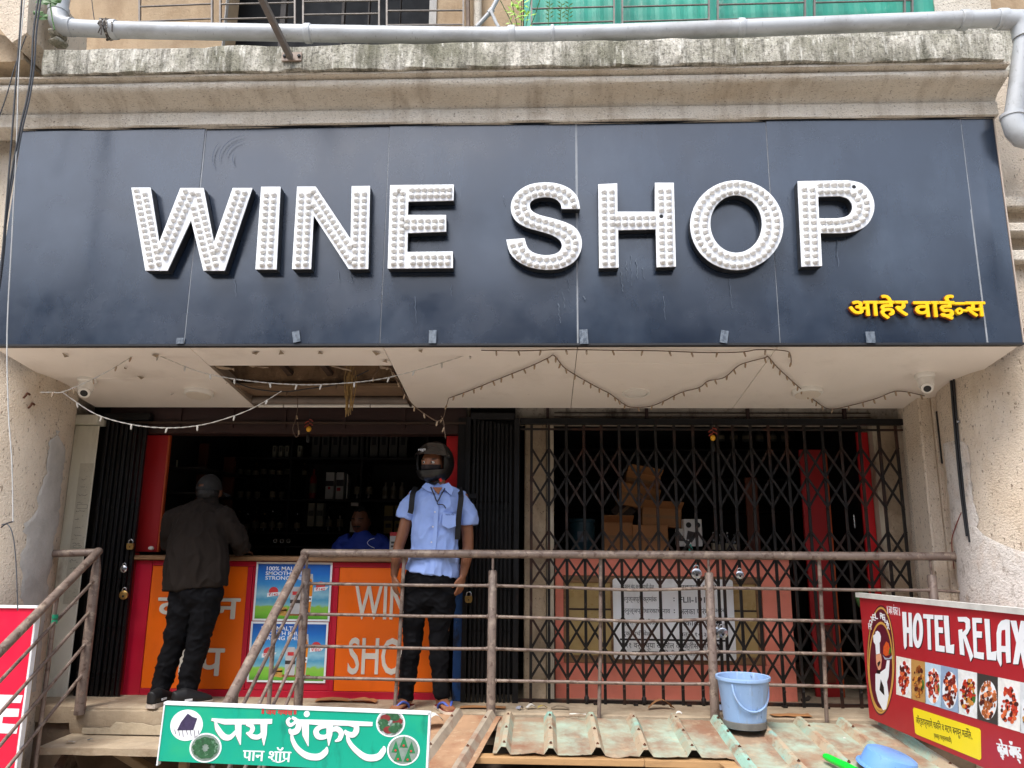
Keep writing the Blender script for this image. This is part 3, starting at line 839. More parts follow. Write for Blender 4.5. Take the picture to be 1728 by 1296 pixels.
# marquee letters
FL = wall_frame(-1.2)
FRONT = wall_frame(-1.275)
def za(x, y):
    return FRONT.px(200 + x / 2.88, 280 + y / 2.88)
def zb(x, y):
    return FRONT.px(840 + x / 1.946, 280 + y / 1.946)
def inside(p, poly):
    r = False
    for (x1, y1), (x2, y2) in zip(poly, poly[1:] + poly[:1]):
        if (y1 > p[1]) != (y2 > p[1]) and p[0] < (x2 - x1) * (p[1] - y1) / (y2 - y1) + x1:
            r = not r
    return r
def edge_dist(p, poly):
    best = 9
    for (x1, y1), (x2, y2) in zip(poly, poly[1:] + poly[:1]):
        dx, dy = x2 - x1, y2 - y1
        t = max(0, min(1, ((p[0] - x1) * dx + (p[1] - y1) * dy) / (dx * dx + dy * dy + 1e-12)))
        best = min(best, math.hypot(p[0] - x1 - t * dx, p[1] - y1 - t * dy))
    return best
bulb_me = None
def letter(root, outline, hole, strokes, nobulb=()):
    global bulb_me
    mb = MB()
    outer = [Vector((a, b, 0)) for a, b in outline]
    loops = [[(p.x, p.y) for p in outer]] + ([hole] if hole else [])
    # white face
    bm = bmesh.new()
    edges = []
    for lp in loops:
        vv = [bm.verts.new((a, b, 0)) for a, b in lp]
        edges += [bm.edges.new((vv[i], vv[(i + 1) % len(vv)])) for i in range(len(vv))]
    bmesh.ops.triangle_fill(bm, edges=edges, use_beauty=True)
    bm.verts.index_update()
    vv = [(v.co.x, v.co.y) for v in bm.verts]
    ff = []
    for f in bm.faces:
        ix = [v.index for v in f.verts]
        a, b, c = (vv[i] for i in ix[:3])
        if (b[0] - a[0]) * (c[1] - a[1]) - (b[1] - a[1]) * (c[0] - a[0]) < 0:
            ix = ix[::-1]
        ff.append(ix)
    bm.free()
    x0, x1 = min(p[0] for p in vv), max(p[0] for p in vv)
    y0, y1 = min(p[1] for p in vv), max(p[1] for p in vv)
    lt_ = MB().flat((vv, ff), FL, x0, y0, x1, y1, .008, .066).build('letter', LETSIDE, root)
    MB().flat((vv, ff), FL, x0, y0, x1, y1, .0665, .075).build('face', LETTER, lt_)
    placed = []
    for path, off in strokes:
        for sgn in ((-1, 1) if off else (0,)):
            pts = []
            n = len(path)
            for i in range(n):
                a, b = path[max(i - 1, 0)], path[min(i + 1, n - 1)]
                dx, dy = b[0] - a[0], b[1] - a[1]
                l = math.hypot(dx, dy)
                pts.append((path[i][0] - dy / l * off * sgn, path[i][1] + dx / l * off * sgn))
            tot = sum(math.hypot(q[0] - p[0], q[1] - p[1]) for p, q in zip(pts, pts[1:]))
            k = max(1, round(tot / .0405))
            step = tot / k
            d, nxt = 0.0, step * .28
            for p, q in zip(pts, pts[1:]):
                l = math.hypot(q[0] - p[0], q[1] - p[1])
                while nxt <= d + l:
                    t = (nxt - d) / l
                    c = (p[0] + (q[0] - p[0]) * t, p[1] + (q[1] - p[1]) * t)
                    nxt += step
                    if inside(c, loops[0]) and not (hole and inside(c, hole)) and all(edge_dist(c, lp) > .019 for lp in loops) and all(math.hypot(c[0] - e[0], c[1] - e[1]) > .031 for e in placed):
                        placed.append(c)
                d += l
    for c in placed:
        if any(math.hypot(c[0] - e[0], c[1] - e[1]) < .022 for e in nobulb):
            MB().lathe([(.012, 0), (.012, .0015)], FL(c[0], c[1], .075), 12, FL.n).build('socket', BLACK, lt_)
            continue
        if bulb_me is None:
            bo = MB().lathe([(.0185, 0), (.0185, .004), (.0165, .012), (.0115, .019), (.005, .0225), (.0005, .023)], V(0, 0, 0), 12, FL.n).build('bulb', BULB, lt_, smooth=50, origin=(0, 0, 0))
            bulb_me = bo.data
            bo.location = FL(c[0], c[1], .075) - WLOC[lt_.name]
        else:
            place(bpy.data.objects.new('bulb', bulb_me), FL(c[0], c[1], .075), lt_)
    return lt_
wine = thing('marquee_word', 'white bulb-studded letters spelling WINE on the navy sign', 'sign lettering', (-1.6, -1.2, 2.68))
shop = thing('marquee_word', 'white bulb-studded letters spelling SHOP on the navy sign', 'sign lettering', (.9, -1.2, 2.68))
Z = lambda *p: [za(*q) for q in p]
ZZ = lambda *p: [zb(*q) for q in p]
h = .0235
letter(wine, Z((62, 105), (155, 105), (197, 372), (300, 107), (413, 107), (463, 372), (555, 107), (650, 107), (515, 508), (412, 508), (352, 262), (237, 508), (130, 508)), None,
       ((Z((106, 108), (183, 500)), h), (Z((186, 505), (352, 108)), h), (Z((360, 108), (462, 505)), h), (Z((466, 505), (604, 108)), h), (Z((181, 495), (182, 440)), 0), (Z((461, 495), (462, 440)), 0)))
letter(wine, Z((693, 101), (787, 101), (767, 502), (665, 502)), None, ((Z((740, 103), (716, 502)), h),))
letter(wine, Z((868, 100), (958, 100), (1128, 355), (1133, 98), (1222, 97), (1213, 500), (1118, 500), (948, 240), (935, 500), (843, 500)), None,
       ((Z((910, 102), (890, 500)), h), (Z((1178, 98), (1166, 500)), h), (Z((912, 105), (1168, 495)), h)))
letter(wine, Z((1320, 93), (1630, 90), (1628, 167), (1408, 172), (1406, 238), (1592, 238), (1592, 318), (1405, 325), (1403, 418), (1625, 415), (1625, 495), (1308, 498)), None,
       ((Z((1364, 95), (1355, 497)), h), (Z((1325, 132), (1630, 129)), h * .85), (Z((1325, 282), (1595, 279)), h * .85), (Z((1320, 457), (1625, 455)), h * .85)))
S_out = ((270, 140), (262, 103), (237, 75), (197, 58), (152, 54), (105, 61), (66, 84), (46, 115), (44, 150), (60, 180), (95, 201), (140, 214), (180, 227), (206, 246), (209, 270), (190, 288), (156, 293), (120, 286), (98, 268), (88, 237),
         (28, 242), (40, 285), (70, 315), (110, 333), (160, 340), (210, 335), (250, 314), (272, 280), (275, 240), (258, 206), (225, 186), (180, 172), (135, 160), (110, 145), (106, 121), (126, 106), (160, 101), (190, 108), (206, 124), (210, 140))
letter(shop, sp2(ZZ(*S_out[:20]), 3) + sp2(ZZ(*S_out[20:]), 3), None,
       ((sp2(ZZ((240, 138), (232, 110), (205, 88), (160, 78), (115, 84), (80, 105), (74, 135), (88, 165), (125, 184), (180, 200), (225, 220), (243, 250), (236, 285), (205, 310), (158, 317), (105, 308), (70, 280), (58, 243)), 4), .0225),))
letter(shop, ZZ((330, 60), (392, 57), (393, 150), (516, 150), (516, 55), (578, 55), (585, 330), (522, 332), (519, 207), (395, 210), (397, 333), (333, 335)), None,
       ((ZZ((361, 58), (365, 334)), h), (ZZ((547, 55), (554, 331)), h), (ZZ((365, 180), (550, 178)), h * .85)), (zb(536, 157),))
letter(shop, [zb(*p) for p in ell(785, 194, 153, 147, 48)], [zb(*p) for p in ell(783, 190, 85, 95, 48)], (([zb(*p) for p in ell(784, 192, 119, 121, 64)] + [zb(903, 192)], .0255),))
P_out = sp2(ZZ((985, 50), (1150, 47)), 1) + sp2(ZZ((1150, 47), (1192, 56), (1221, 82), (1236, 120), (1232, 160), (1210, 195), (1170, 215), (1120, 220)), 4)[1:] + ZZ((1060, 220), (1065, 328), (998, 330))
P_in = ZZ((1052, 100)) + sp2(ZZ((1125, 98), (1152, 108), (1165, 132), (1158, 155), (1138, 168), (1108, 172)), 4) + ZZ((1055, 172))
letter(shop, P_out, P_in, ((ZZ((1018, 50), (1030, 330)), h), (ZZ((1030, 74), (1140, 71)) + sp2(ZZ((1150, 72), (1182, 90), (1199, 125), (1192, 162), (1165, 186), (1110, 195)), 4) + ZZ((1030, 195)), .0225)), (zb(1163, 68),))

# yellow name in the corner of the sign
yl = thing('yellow_lettering', 'small yellow raised shop name at the lower right corner of the navy sign', 'sign lettering', at(1545, 525, -1.2))
def raised(strings, dx, bold, name, mat, edge, root, f, d0, d1):
    for k, (s_, xa, ya, xb, yb) in enumerate(strings):
        a, b = f.px(xa, yb), f.px(xb, ya)
        mb, me_ = MB(), MB()
        for q, (ox, oy) in enumerate(((0, 0), (bold, 0), (-bold, 0), (0, bold), (0, -bold), (bold * .7, bold * .7), (-bold * .7, -bold * .7), (bold * .7, -bold * .7), (-bold * .7, bold * .7))):
            mb.flat(text(s_), f, a[0] + ox, a[1] + oy, b[0] + ox, b[1] + oy, d0 + .004 + q * .0003, d1 + q * .0004)
            me_.flat(text(s_), f, a[0] + ox * 1.35, a[1] + oy * 1.35, b[0] + ox * 1.35, b[1] + oy * 1.35, d0 + q * .0003, d1 - .006 + q * .0003)
        w_ = mb.build(name, mat, root)
        if edge:
            me_.build('edge', edge, w_)
FY = wall_frame(-1.205)
BY = .0042
Y_ = lambda x, y: (1400 + x / 5.27, 480 + y / 5.27)
raised([('आहेर', *Y_(172, 108), *Y_(668, 312)), ('वाई', *Y_(748, 108), *Y_(1080, 318)), ('स', *Y_(1205, 168), *Y_(1358, 292))], 0, BY, 'word', YELLOW, DKRED, yl, FY, 0, .022)
mb = MB()
q_ = lambda *p: [FY.px(*Y_(*t)) for t in p]
mb.stroke(q_((1070, 178), (1220, 178)), .014, FY, 0.001, .0232)
mb.stroke(q_((1158, 240), (1222, 240)), .013, FY, .001, .0236)
mb.ring([FY.px(*Y_(*p)) for p in ell(1137, 246, 31, 31, 20)], [FY.px(*Y_(*p)) for p in ell(1137, 246, 11, 11, 20)], FY, .001, .0238)
mb.build('letter_stroke', YELLOW, yl)

# ------------------------------------------------------------------ soffit under the sign
SFY0, SFZ0, SFY1, SFZ1 = -1.175, 2.212, -0.03, 2.045
def sz(Y):
    return SFZ0 + (SFZ1 - SFZ0) * (Y - SFY0) / (SFY1 - SFY0)
sdirv = V(0, SFY1 - SFY0, SFZ1 - SFZ0).normalized()
FS = Frame((0, SFY0, SFZ0), (1, 0, 0), sdirv)             # n = u x v points up; below the sheet is -n
SL = (V(0, SFY1, SFZ1) - V(0, SFY0, SFZ0)).length
def on_soffit(x, y, drop=0.0):
    d = ray(x, y)
    o = FS.o - FS.n * drop
    return CAM + d * ((o - CAM).dot(FS.n) / d.dot(FS.n))
sf = thing('canopy_soffit', 'off-white panelled soffit under the navy sign with one panel missing', 'soffit', (-.3, -.6, 2.1))
def spanel(x0, x1, v0, v1):
    MB().obox(FS((x0 + x1) / 2, (v0 + v1) / 2, .006), FS.u, FS.v, FS.n, (x1 - x0) / 2, (v1 - v0) / 2, .006, .0015).build('panel', SOFFIT, sf)
vh = FS.px(510, 617)[1]
v4 = FS.px(1000, 614)[1]
v1_ = FS.px(250, 638)[1]
g_ = .0018
SX = [XL + .004, -2.14, -.955, .21, 1.385, XR - .004]
spanel(SX[0], SX[1] - g_, 0, v1_ - g_); spanel(SX[0], SX[1] - g_, v1_ + g_, SL)
spanel(SX[1] + g_, SX[2] - g_, 0, vh)
spanel(SX[2] + g_, SX[3] - g_, 0, SL)
spanel(SX[3] + g_, SX[4] - g_, 0, v4 - g_); spanel(SX[3] + g_, SX[4] - g_, v4 + g_, SL)
spanel(SX[4] + g_, SX[5], 0, SL)
MB().obox(FS(-2.125, (vh + SL) / 2, .03), FS.u, FS.v, FS.n, .012, (SL - vh) / 2, .03).build('frame_bar', M('alu_dull', '#8c7d6e', .5, metal=.3), sf)
MB().obox(FS(-.968, (vh + SL) / 2, .03), FS.u, FS.v, FS.n, .008, (SL - vh) / 2, .03).build('frame_bar', DKWOOD, sf)
MB().obox(FS(-1.55, vh + .01, .03), FS.u, FS.v, FS.n, .57, .012, .02).build('frame_bar', DKWOOD, sf)
# what shows through the missing panel
MB().box(-2.6, -.4, -.46, .02, 2.135, 2.6).build('soffit_beam', M('beam_plaster', '#7d6248', .92, var=.25, scale=7, bump=.9, bscale=45, layers=(('#3d2d20', 9, .52, .66, (1, 1, .5), .7), ('#a88a66', 16, .58, .68, (1, 1, 1), .6))), bd)
MB().box(-2.115, -.975, -.50, .0, 2.108, 2.134, .004).build('beam_ledge', M('ledge_plaster', '#6f5943', .9, var=.2, scale=8, bump=.5, bscale=40), bd)
MB().tube([(-2.115, -.15, 2.078), (-.975, -.15, 2.078)], .03, 14).build('shutter_roll', M('roll_grey', '#6d6259', .6, var=.2, scale=9), bd, smooth=40)
for x in (-1.9, -1.62, -1.0):
    MB().bar((x, -.95, 2.45), (x + .16, -.47, 2.2), .04, .03).build('hanger', DKWOOD, sf)
for k, (xa, ya, xb, yb, w_) in enumerate(((362, 617, 395, 622, .03), (420, 617, 452, 620, .02), (560, 617, 590, 624, .035), (640, 618, 660, 622, .03), (400, 650, 430, 682, .03), (664, 628, 680, 655, .025), (686, 668, 697, 684, .02))):
    p, q = on_soffit(xa, ya, .0), on_soffit(xb, yb, .0)
    n_ = 5
    vs_ = []
    for i in range(n_ + 1):
        c = p.lerp(q, i / n_)
        vs_ += [c, c + V(RND.uniform(-.01, .01), RND.uniform(.2, 1) * w_, -RND.uniform(0, .5) * w_)]
    vs_ += [v + V(0, 0, .003) for v in vs_]
    m_ = 2 * (n_ + 1)
    fs = [(2 * i, 2 * i + 1, 2 * i + 3, 2 * i + 2) for i in range(n_)] + [(m_ + 2 * i + 2, m_ + 2 * i + 3, m_ + 2 * i + 1, m_ + 2 * i) for i in range(n_)]
    MB().add(vs_, fs).build('torn_edge', M('torn_board', '#8f7d68', .85, var=.3, scale=30), sf)
tl = thing('tube_fitting', 'long white tube light fitting above the left shop opening', 'tube light', (-1.5, -.04, 2.05))
a = at(440, 684, -.04)
for xa, xb in ((437, 478), (480, 624), (626, 698)):
    p, q = at(xa, 684.5, -.04), at(xb, 684.5, -.04)
    MB().tube([p, q], .014, 12).build('tube', WHITEPL, tl, smooth=40)
# enclosure above the soffit, so the void behind the panels stays dark
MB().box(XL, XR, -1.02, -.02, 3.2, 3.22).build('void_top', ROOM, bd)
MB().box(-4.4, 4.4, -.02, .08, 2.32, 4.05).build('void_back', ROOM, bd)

# lamps set in the soffit
def lampdisc(x, y, flush, label):
    c = on_soffit(x, y)
    t = thing('ceiling_lamp', label, 'ceiling lamp', c, 'round soffit lamps')
    if flush:
        MB().ring([(c2[0], c2[1]) for c2 in ell(0, 0, .098, .098, 36)], ell(0, 0, .078, .078, 36), Frame(c, FS.u, -FS.v), 0, .008).build('rim', WHITEPL, t, smooth=40)
        MB().lathe([(.072, 0), (.072, .006), (.03, .010), (.0, .010)], c, 36, -FS.n).build('diffuser', WHITEPL, t, smooth=40)
    else:
        MB().lathe([(.10, 0), (.10, .022), (.094, .03), (.0, .032)], c, 36, -FS.n).build('housing', WHITEPL, t, smooth=40)
        MB().lathe([(.085, .032), (.083, .036), (.0, .037)], c, 36, -FS.n).build('diffuser', M('lamp_diffuser', '#d9cfc0', .4, var=.04), t, smooth=40)
lampdisc(336, 661, False, 'round surface lamp on the soffit left of the missing panel')
lampdisc(1073, 663, True, 'flush ring lamp in the middle of the soffit')
lampdisc(1362, 659, False, 'round surface lamp on the soffit near the right security camera')
def dome_camera(x, y, label, s_=1.0):
    c = on_soffit(x, y)
    t = thing('security_camera', label, 'security camera', c)
    MB().lathe([(.062 * s_, 0), (.062 * s_, .02), (.055 * s_, .028)], c, 20, -FS.n).build('base', WHITEPL, t, smooth=40)
    MB().lathe([(.05 * s_, .028), (.05 * s_, .075), (.04 * s_, .085)], c, 20, -FS.n).build('body', WHITEPL, t, smooth=40)
    d = V(-.25 if x > 800 else .25, -.75, -.6).normalized()
    e = c + V(0, -.005, -.075 * s_)
    MB().lathe([(.038 * s_, -.03), (.042 * s_, 0), (.038 * s_, .045), (.03 * s_, .05)], e, 18, d).build('eyeball', WHITEPL, t, smooth=40)
    MB().lathe([(.024 * s_, .051), (.0, .052)], e, 16, d).build('lens', BLACK, t)
dome_camera(148, 640, 'small white security camera beside the left column')
dome_camera(1560, 632, 'white security camera beside the right column', .95)
cb = at(1548, 655, -.35)
tag(MB().obox(cb, V(1, 0, 0), V(0, 1, 0), V(0, 0, 1), .03, .02, .03, .004).build('junction_box', CREAM), 'cream junction box behind the right security camera', 'junction box')

# torn paper flags stuck near the front edge of the soffit
for k, (x, y, s_) in enumerate(((112, 598, .9), (212, 619, .5), (238, 635, .8), (262, 598, 1), (290, 663, .6), (431, 594, 1), (475, 594, 1), (541, 594, .9), (636, 594, 1), (650, 608, 1), (709, 590, .8))):
    c = on_soffit(x, y, .004)
    a = RND.uniform(0, 6)
    pts = [c + (FS.u * math.cos(a + t) + FS.v * math.sin(a + t)) * .026 * s_ * r_ - FS.n * hh for t, r_, hh in ((0, 1.2, .0), (1.9, .7, .012), (3.4, 1.0, .004), (4.6, .6, .018))]
    o = MB().add(pts + [p + FS.n * .001 for p in pts], [(0, 1, 2, 3), (7, 6, 5, 4)]).build('paper_flag', M('old_paper_flag', '#8d7d68', .8, var=.3, scale=60))
    tag(o, ORD[k] + ' torn brown paper flag on the soffit, counted in order from the left column', 'paper scrap', 'torn paper flags on the soffit')

# ------------------------------------------------------------------ strings of fairy lights
def bulbstring(label, pts, mat, bmat, gap, twist=True, hang=.03, r=.0042, name='fairy_lights', fn=None):
    P3 = [fn(x, y) for x, y in pts]
    path = smoothpath(P3, 8)
    t = thing(name, label, 'string lights', path[0])
    mb = MB()
    if twist:
        fine, cum = [], 0.0
        for a, b in zip(path, path[1:]):
            k = max(1, int((b - a).length / .012))
            fine += [a.lerp(b, i / k) for i in range(k)]
        fine.append(path[-1])
        for ph in (0, math.pi):
            mb.tube([p + V(0, math.cos(i * .9 + ph), math.sin(i * .9 + ph)) * .0022 for i, p in enumerate(fine)], r * .42, 5)
    else:
        mb.tube(path, r, 6)
    mb.build('wire', mat, t, smooth=60)
    d, nxt = 0.0, gap * .6
    for a, b in zip(path, path[1:]):
        l = (b - a).length
        while nxt <= d + l and l > 0:
            p = a.lerp(b, (nxt - d) / l)
            nxt += gap * RND.uniform(.75, 1.25)
            tip = p + V(RND.uniform(-.012, .012), RND.uniform(-.006, .006), -hang)
            ax = (tip - p).normalized()
            MB().lathe([(.003, 0), (.0055, .005), (.0065, .014), (.005, .019), (.006, .022), (.0045, .030), (.001, .034)], p, 8, ax).build('bulb', bmat, t, smooth=50)
        d += l
    return t
FWH = M('fairy_white', '#b9b4aa', .4, var=.1, scale=40)
FBR = M('fairy_brown', '#5f4a38', .5, var=.2, scale=40)
FBB = M('fairy_bulb_clear', '#a08a70', .25, var=.2, scale=40)
front = lambda x, y: at(x, y, -1.02)
mid = lambda x, y: at(x, y, -.62)
under = lambda x, y: on_soffit(x, y, .016)
bulbstring('white twisted fairy-light string sagging across the missing soffit panel', ((240, 591), (275, 603), (330, 625), (380, 637), (440, 645), (500, 649), (560, 648), (640, 640), (720, 620), (790, 598), (812, 591)), FWH, FWH, .185, fn=front)
bulbstring('white twisted fairy-light string rising from the left column to the sign', ((68, 662), (90, 662), (107, 661), (150, 643), (190, 622), (240, 591)), FWH, FBB, .14, fn=lambda x, y: at(x, y, -1.02))
bulbstring('white twisted fairy-light string looping low over the folded left gate', ((107, 663), (160, 698), (220, 716), (280, 722), (335, 718), (385, 705), (430, 687), (475, 660)), FWH, FWH, .19, fn=lambda x, y: at(x, y, -.98))
bulbstring('brown fairy-light string running straight along the front of the soffit', ((812, 591), (880, 592), (950, 590), (1030, 591), (1110, 592), (1190, 595), (1250, 594), (1280, 590), (1325, 592), (1334, 600), (1335, 616)), FBR, FBB, .15, False, .03, .003, fn=under)
bulbstring('brown fairy-light string zigzagging across the right half of the soffit', ((757, 672), (790, 660), (840, 640), (895, 618), (925, 604), (935, 600), (952, 620), (975, 635), (1005, 652), (1030, 665), (1050, 680), (1065, 687), (1095, 686), (1120, 677), (1150, 662),
    (1180, 654), (1195, 643), (1222, 637), (1245, 618), (1262, 611), (1290, 604), (1296, 602), (1310, 618), (1330, 637), (1350, 655), (1375, 676), (1400, 690), (1440, 683), (1480, 672), (1515, 660), (1560, 668)), FBR, FBB, .105, False, .028, .0034, fn=under)
bulbstring('dark tangled wire hanging from the broken edge of the missing panel', ((622, 648), (640, 620), (650, 597), (655, 612), (668, 640), (690, 675), (705, 690), (735, 710), (747, 708), (750, 725), (752, 740)), FBR, FBB, .09, False, .03, .0032, fn=lambda x, y: at(x, y, -.75))
bulbstring('dark cable drooping inside the missing soffit panel', ((330, 618), (385, 640), (425, 655), (475, 661), (520, 656), (570, 648), (622, 625)), CABLE, FBR, .4, False, .03, .004, fn=lambda x, y: at(x, y, -.55))
bulbstring('short loop of brown wire hanging over the left shop opening', ((502, 665), (502, 690), (498, 710), (494, 725), (500, 738), (504, 728), (502, 712)), FBR, FBB, .25, False, .02, .0028, fn=lambda x, y: at(x, y, -.4))
bulbstring('thin brown wire dropping from the soffit above the helmeted man', ((757, 672), (752, 690), (748, 705), (744, 702)), FBR, FBB, .08, False, .02, .0028, fn=lambda x, y: at(x, y, -.6))
# frayed straw tassel
mb = MB()
c = at(592, 640, -.62)
for k in range(26):
    a = c + V(RND.uniform(-.03, .03), RND.uniform(-.02, .02), RND.uniform(-.02, .1))
    mb.tube([a, a + V(RND.uniform(-.02, .02), 0, -.08), a + V(RND.uniform(-.01, .01), 0, -.2 - RND.uniform(0, .05))], .0028, 4)
tag(mb.build('straw_tassel', M('straw', '#9a7c4c', .9, var=.3, scale=50)), 'frayed straw tassel hanging through the missing soffit panel', 'tassel')

# ------------------------------------------------------------------ the rooms behind the shop front
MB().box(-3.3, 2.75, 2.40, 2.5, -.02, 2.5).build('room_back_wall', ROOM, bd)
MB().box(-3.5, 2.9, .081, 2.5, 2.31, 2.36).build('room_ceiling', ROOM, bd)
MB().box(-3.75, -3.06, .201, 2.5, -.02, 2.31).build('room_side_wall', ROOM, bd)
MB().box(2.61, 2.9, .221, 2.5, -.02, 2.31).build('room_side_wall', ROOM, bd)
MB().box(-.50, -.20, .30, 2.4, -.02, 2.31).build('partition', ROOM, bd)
BEAM = M('dark_beam', '#2e1712', .6, var=.2, scale=5, stretch=(1, 4, 4))
MB().box(-3.28, -.56, .04, .20, 1.86, 2.06, .004).build('shutter_box', BEAM, bd)
for x in (-2.75, -2.35, -1.95, -1.5, -1.05):
    MB().box(x, x + .03, .025, .039, 1.90, 2.05).build('shutter_rib', BEAM, bd)
MB().box(-3.28, -.56, .01, .039, 1.93, 1.945).build('shutter_rail', DKWOOD, bd)
DIRTY = M('dirty_white', '#a3998c', .8, var=.2, scale=7, layers=(('#2e2621', 6, .52, .66, (1, 1, .5), .85), ('#5a4c40', 30, .56, .66, (1, 1, 1), .6)))
MB().box(-.2, 2.60, .06, .2, 1.945, 2.31).build('fanlight_panel', DIRTY, bd)
for z in (1.99, 2.02):
    MB().box(.09, 2.40, .045, .058, z, z + .006).build('fanlight_strip', DKWOOD, bd)
for x in (.03, .76, 1.5, 2.2):
    MB().box(x, x + .022, .03, .058, 1.945, 2.06).build('fanlight_post', BEAM, bd)
for x in (.84, .99, 1.40, 1.46, 1.53, 1.95):
    MB().box(x, x + .02, .0, .03, 1.945, 1.975 + .01 * (x % .3), .006).build('runner', BLACK, bd)
# red linings of the left opening
def slab(name, x0, x1, y0, y1, z0, z1, mat, parent, bev=.003):
    return MB().box(x0, x1, y0, y1, z0, z1, bev).build(name, mat, parent)
jb = thing('door_lining', 'tall red laminate lining inside the left edge of the shop opening', 'door lining', (-2.9, .2, 0))
slab('panel', -3.01, -2.842, .10, .12, .985, 1.855, DARKRED, jb)
slab('panel', -2.842, -2.828, .10, .135, .985, 1.855, M('lining_orange', '#a8430f', .5, var=.1, scale=4), jb)
slab('panel', -3.03, -2.965, .055, .098, -.02, .98, DARKRED, jb)
jb2 = thing('door_lining', 'narrow red laminate lining behind the helmeted man', 'door lining', (-.68, .2, 0))
slab('panel', -.715, -.625, .10, .12, .985, 1.855, M('bright_red', '#c01018', .45, var=.08, scale=3), jb2)

# ------------------------------------------------------------------ left counter
ct = thing('shop_counter', 'red and orange front counter with wooden ledge under the left opening', 'counter', (-1.85, .3, 0))
slab('body', -2.962, -.715, .075, .55, -.015, .925, M('counter_body', '#7a0f20', .5), ct)
CF = wall_frame(.06)
for x0, x1, z0, z1, m_, nm in ((-2.96, -2.838, -.012, .925, RED, 'stile'), (-2.13, -2.095, .047, .888, RED, 'stile'), (-1.495, -1.462, .047, .888, RED, 'stile'), (-.738, -.716, .047, .888, RED, 'stile'),
                               (-2.836, -.74, .89, .925, RED, 'rail'), (-2.836, -.74, -.012, .045, RED, 'rail'), (-2.093, -1.497, .047, .888, RED, 'red_panel')):
    y0 = .052 if nm != 'red_panel' else .06
    MB().box(x0, x1, y0, .074, z0, z1, .002).build(nm, m_, ct)
for x0, x1 in ((-2.836, -2.132), (-1.46, -.74)):
    MB().box(x0, x1, .060, .074, .047, .888, .0015).build('orange_panel', ORANGE, ct)
MB().box(-2.99, -.70, .0, .62, .93, .962, .006).build('ledge', WOOD, ct)
raised([('वाईन', 265, 996, 407, 1048), ('शॉप', 268, 1076, 381, 1138)], 0, .0045, 'word', OFFWHITE, None, ct, CF, 0, .006)
for s_, xa, ya, xb, yb in (('WINE', 597, 988, 712, 1045), ('SHOP', 586, 1077, 706, 1138)):
    a, b = CF.px(xa, yb), CF.px(xb, ya)
    MB().flat(text(s_, .012), CF, a[0], a[1], b[0], b[1], 0, .006).build('word', OFFWHITE, ct)

# ------------------------------------------------------------------ two beer posters on the counter
def ramp_mat(name, stops, z0, z1, rough=.35):
    m = bpy.data.materials.new(name)
    m.use_nodes = True
    t = m.node_tree
    N, L = t.nodes, t.links
    geo = N.new('ShaderNodeNewGeometry')
    sx = N.new('ShaderNodeSeparateXYZ')
    L.new(geo.outputs['Position'], sx.inputs[0])
    nz = N.new('ShaderNodeTexNoise')
    nz.inputs['Scale'].default_value = 9
    mr = N.new('ShaderNodeMapRange')
    mr.inputs['From Min'].default_value, mr.inputs['From Max'].default_value = z0, z1
    L.new(sx.outputs['Z'], mr.inputs['Value'])
    ad = N.new('ShaderNodeMath')
    ad.operation = 'MULTIPLY_ADD'
    L.new(nz.outputs['Fac'], ad.inputs[0])
    ad.inputs[1].default_value = .10
    L.new(mr.outputs[0], ad.inputs[2])
    cr = N.new('ShaderNodeValToRGB')
    e = cr.color_ramp.elements
    e[0].position, e[0].color = stops[0][0] + .05, lin(stops[0][1])
    e[1].position, e[1].color = stops[-1][0] + .05, lin(stops[-1][1])
    for p, c in stops[1:-1]:
        x = e.new(min(.999, p + .05))
        x.color = lin(c)
    L.new(ad.outputs[0], cr.inputs[0])
    b = N['Principled BSDF']
    L.new(cr.outputs[0], b.inputs['Base Color'])
    b.inputs['Roughness'].default_value = rough
    return m
PRINTW = M('print_white', '#e9ebee', .4, var=.02)
PRINTR = M('print_red', '#c83a3c', .4, var=.05, scale=9)
PRINTG = M('can_silver', '#b9babb', .35, var=.12, scale=20)
PRINTA = M('beer_amber', '#e08a18', .35, var=.15, scale=20)
PRINTD = M('print_dark', '#3a3230', .5, var=.1)
PRINTB = M('print_brown', '#8a5a30', .5, var=.2, scale=30)
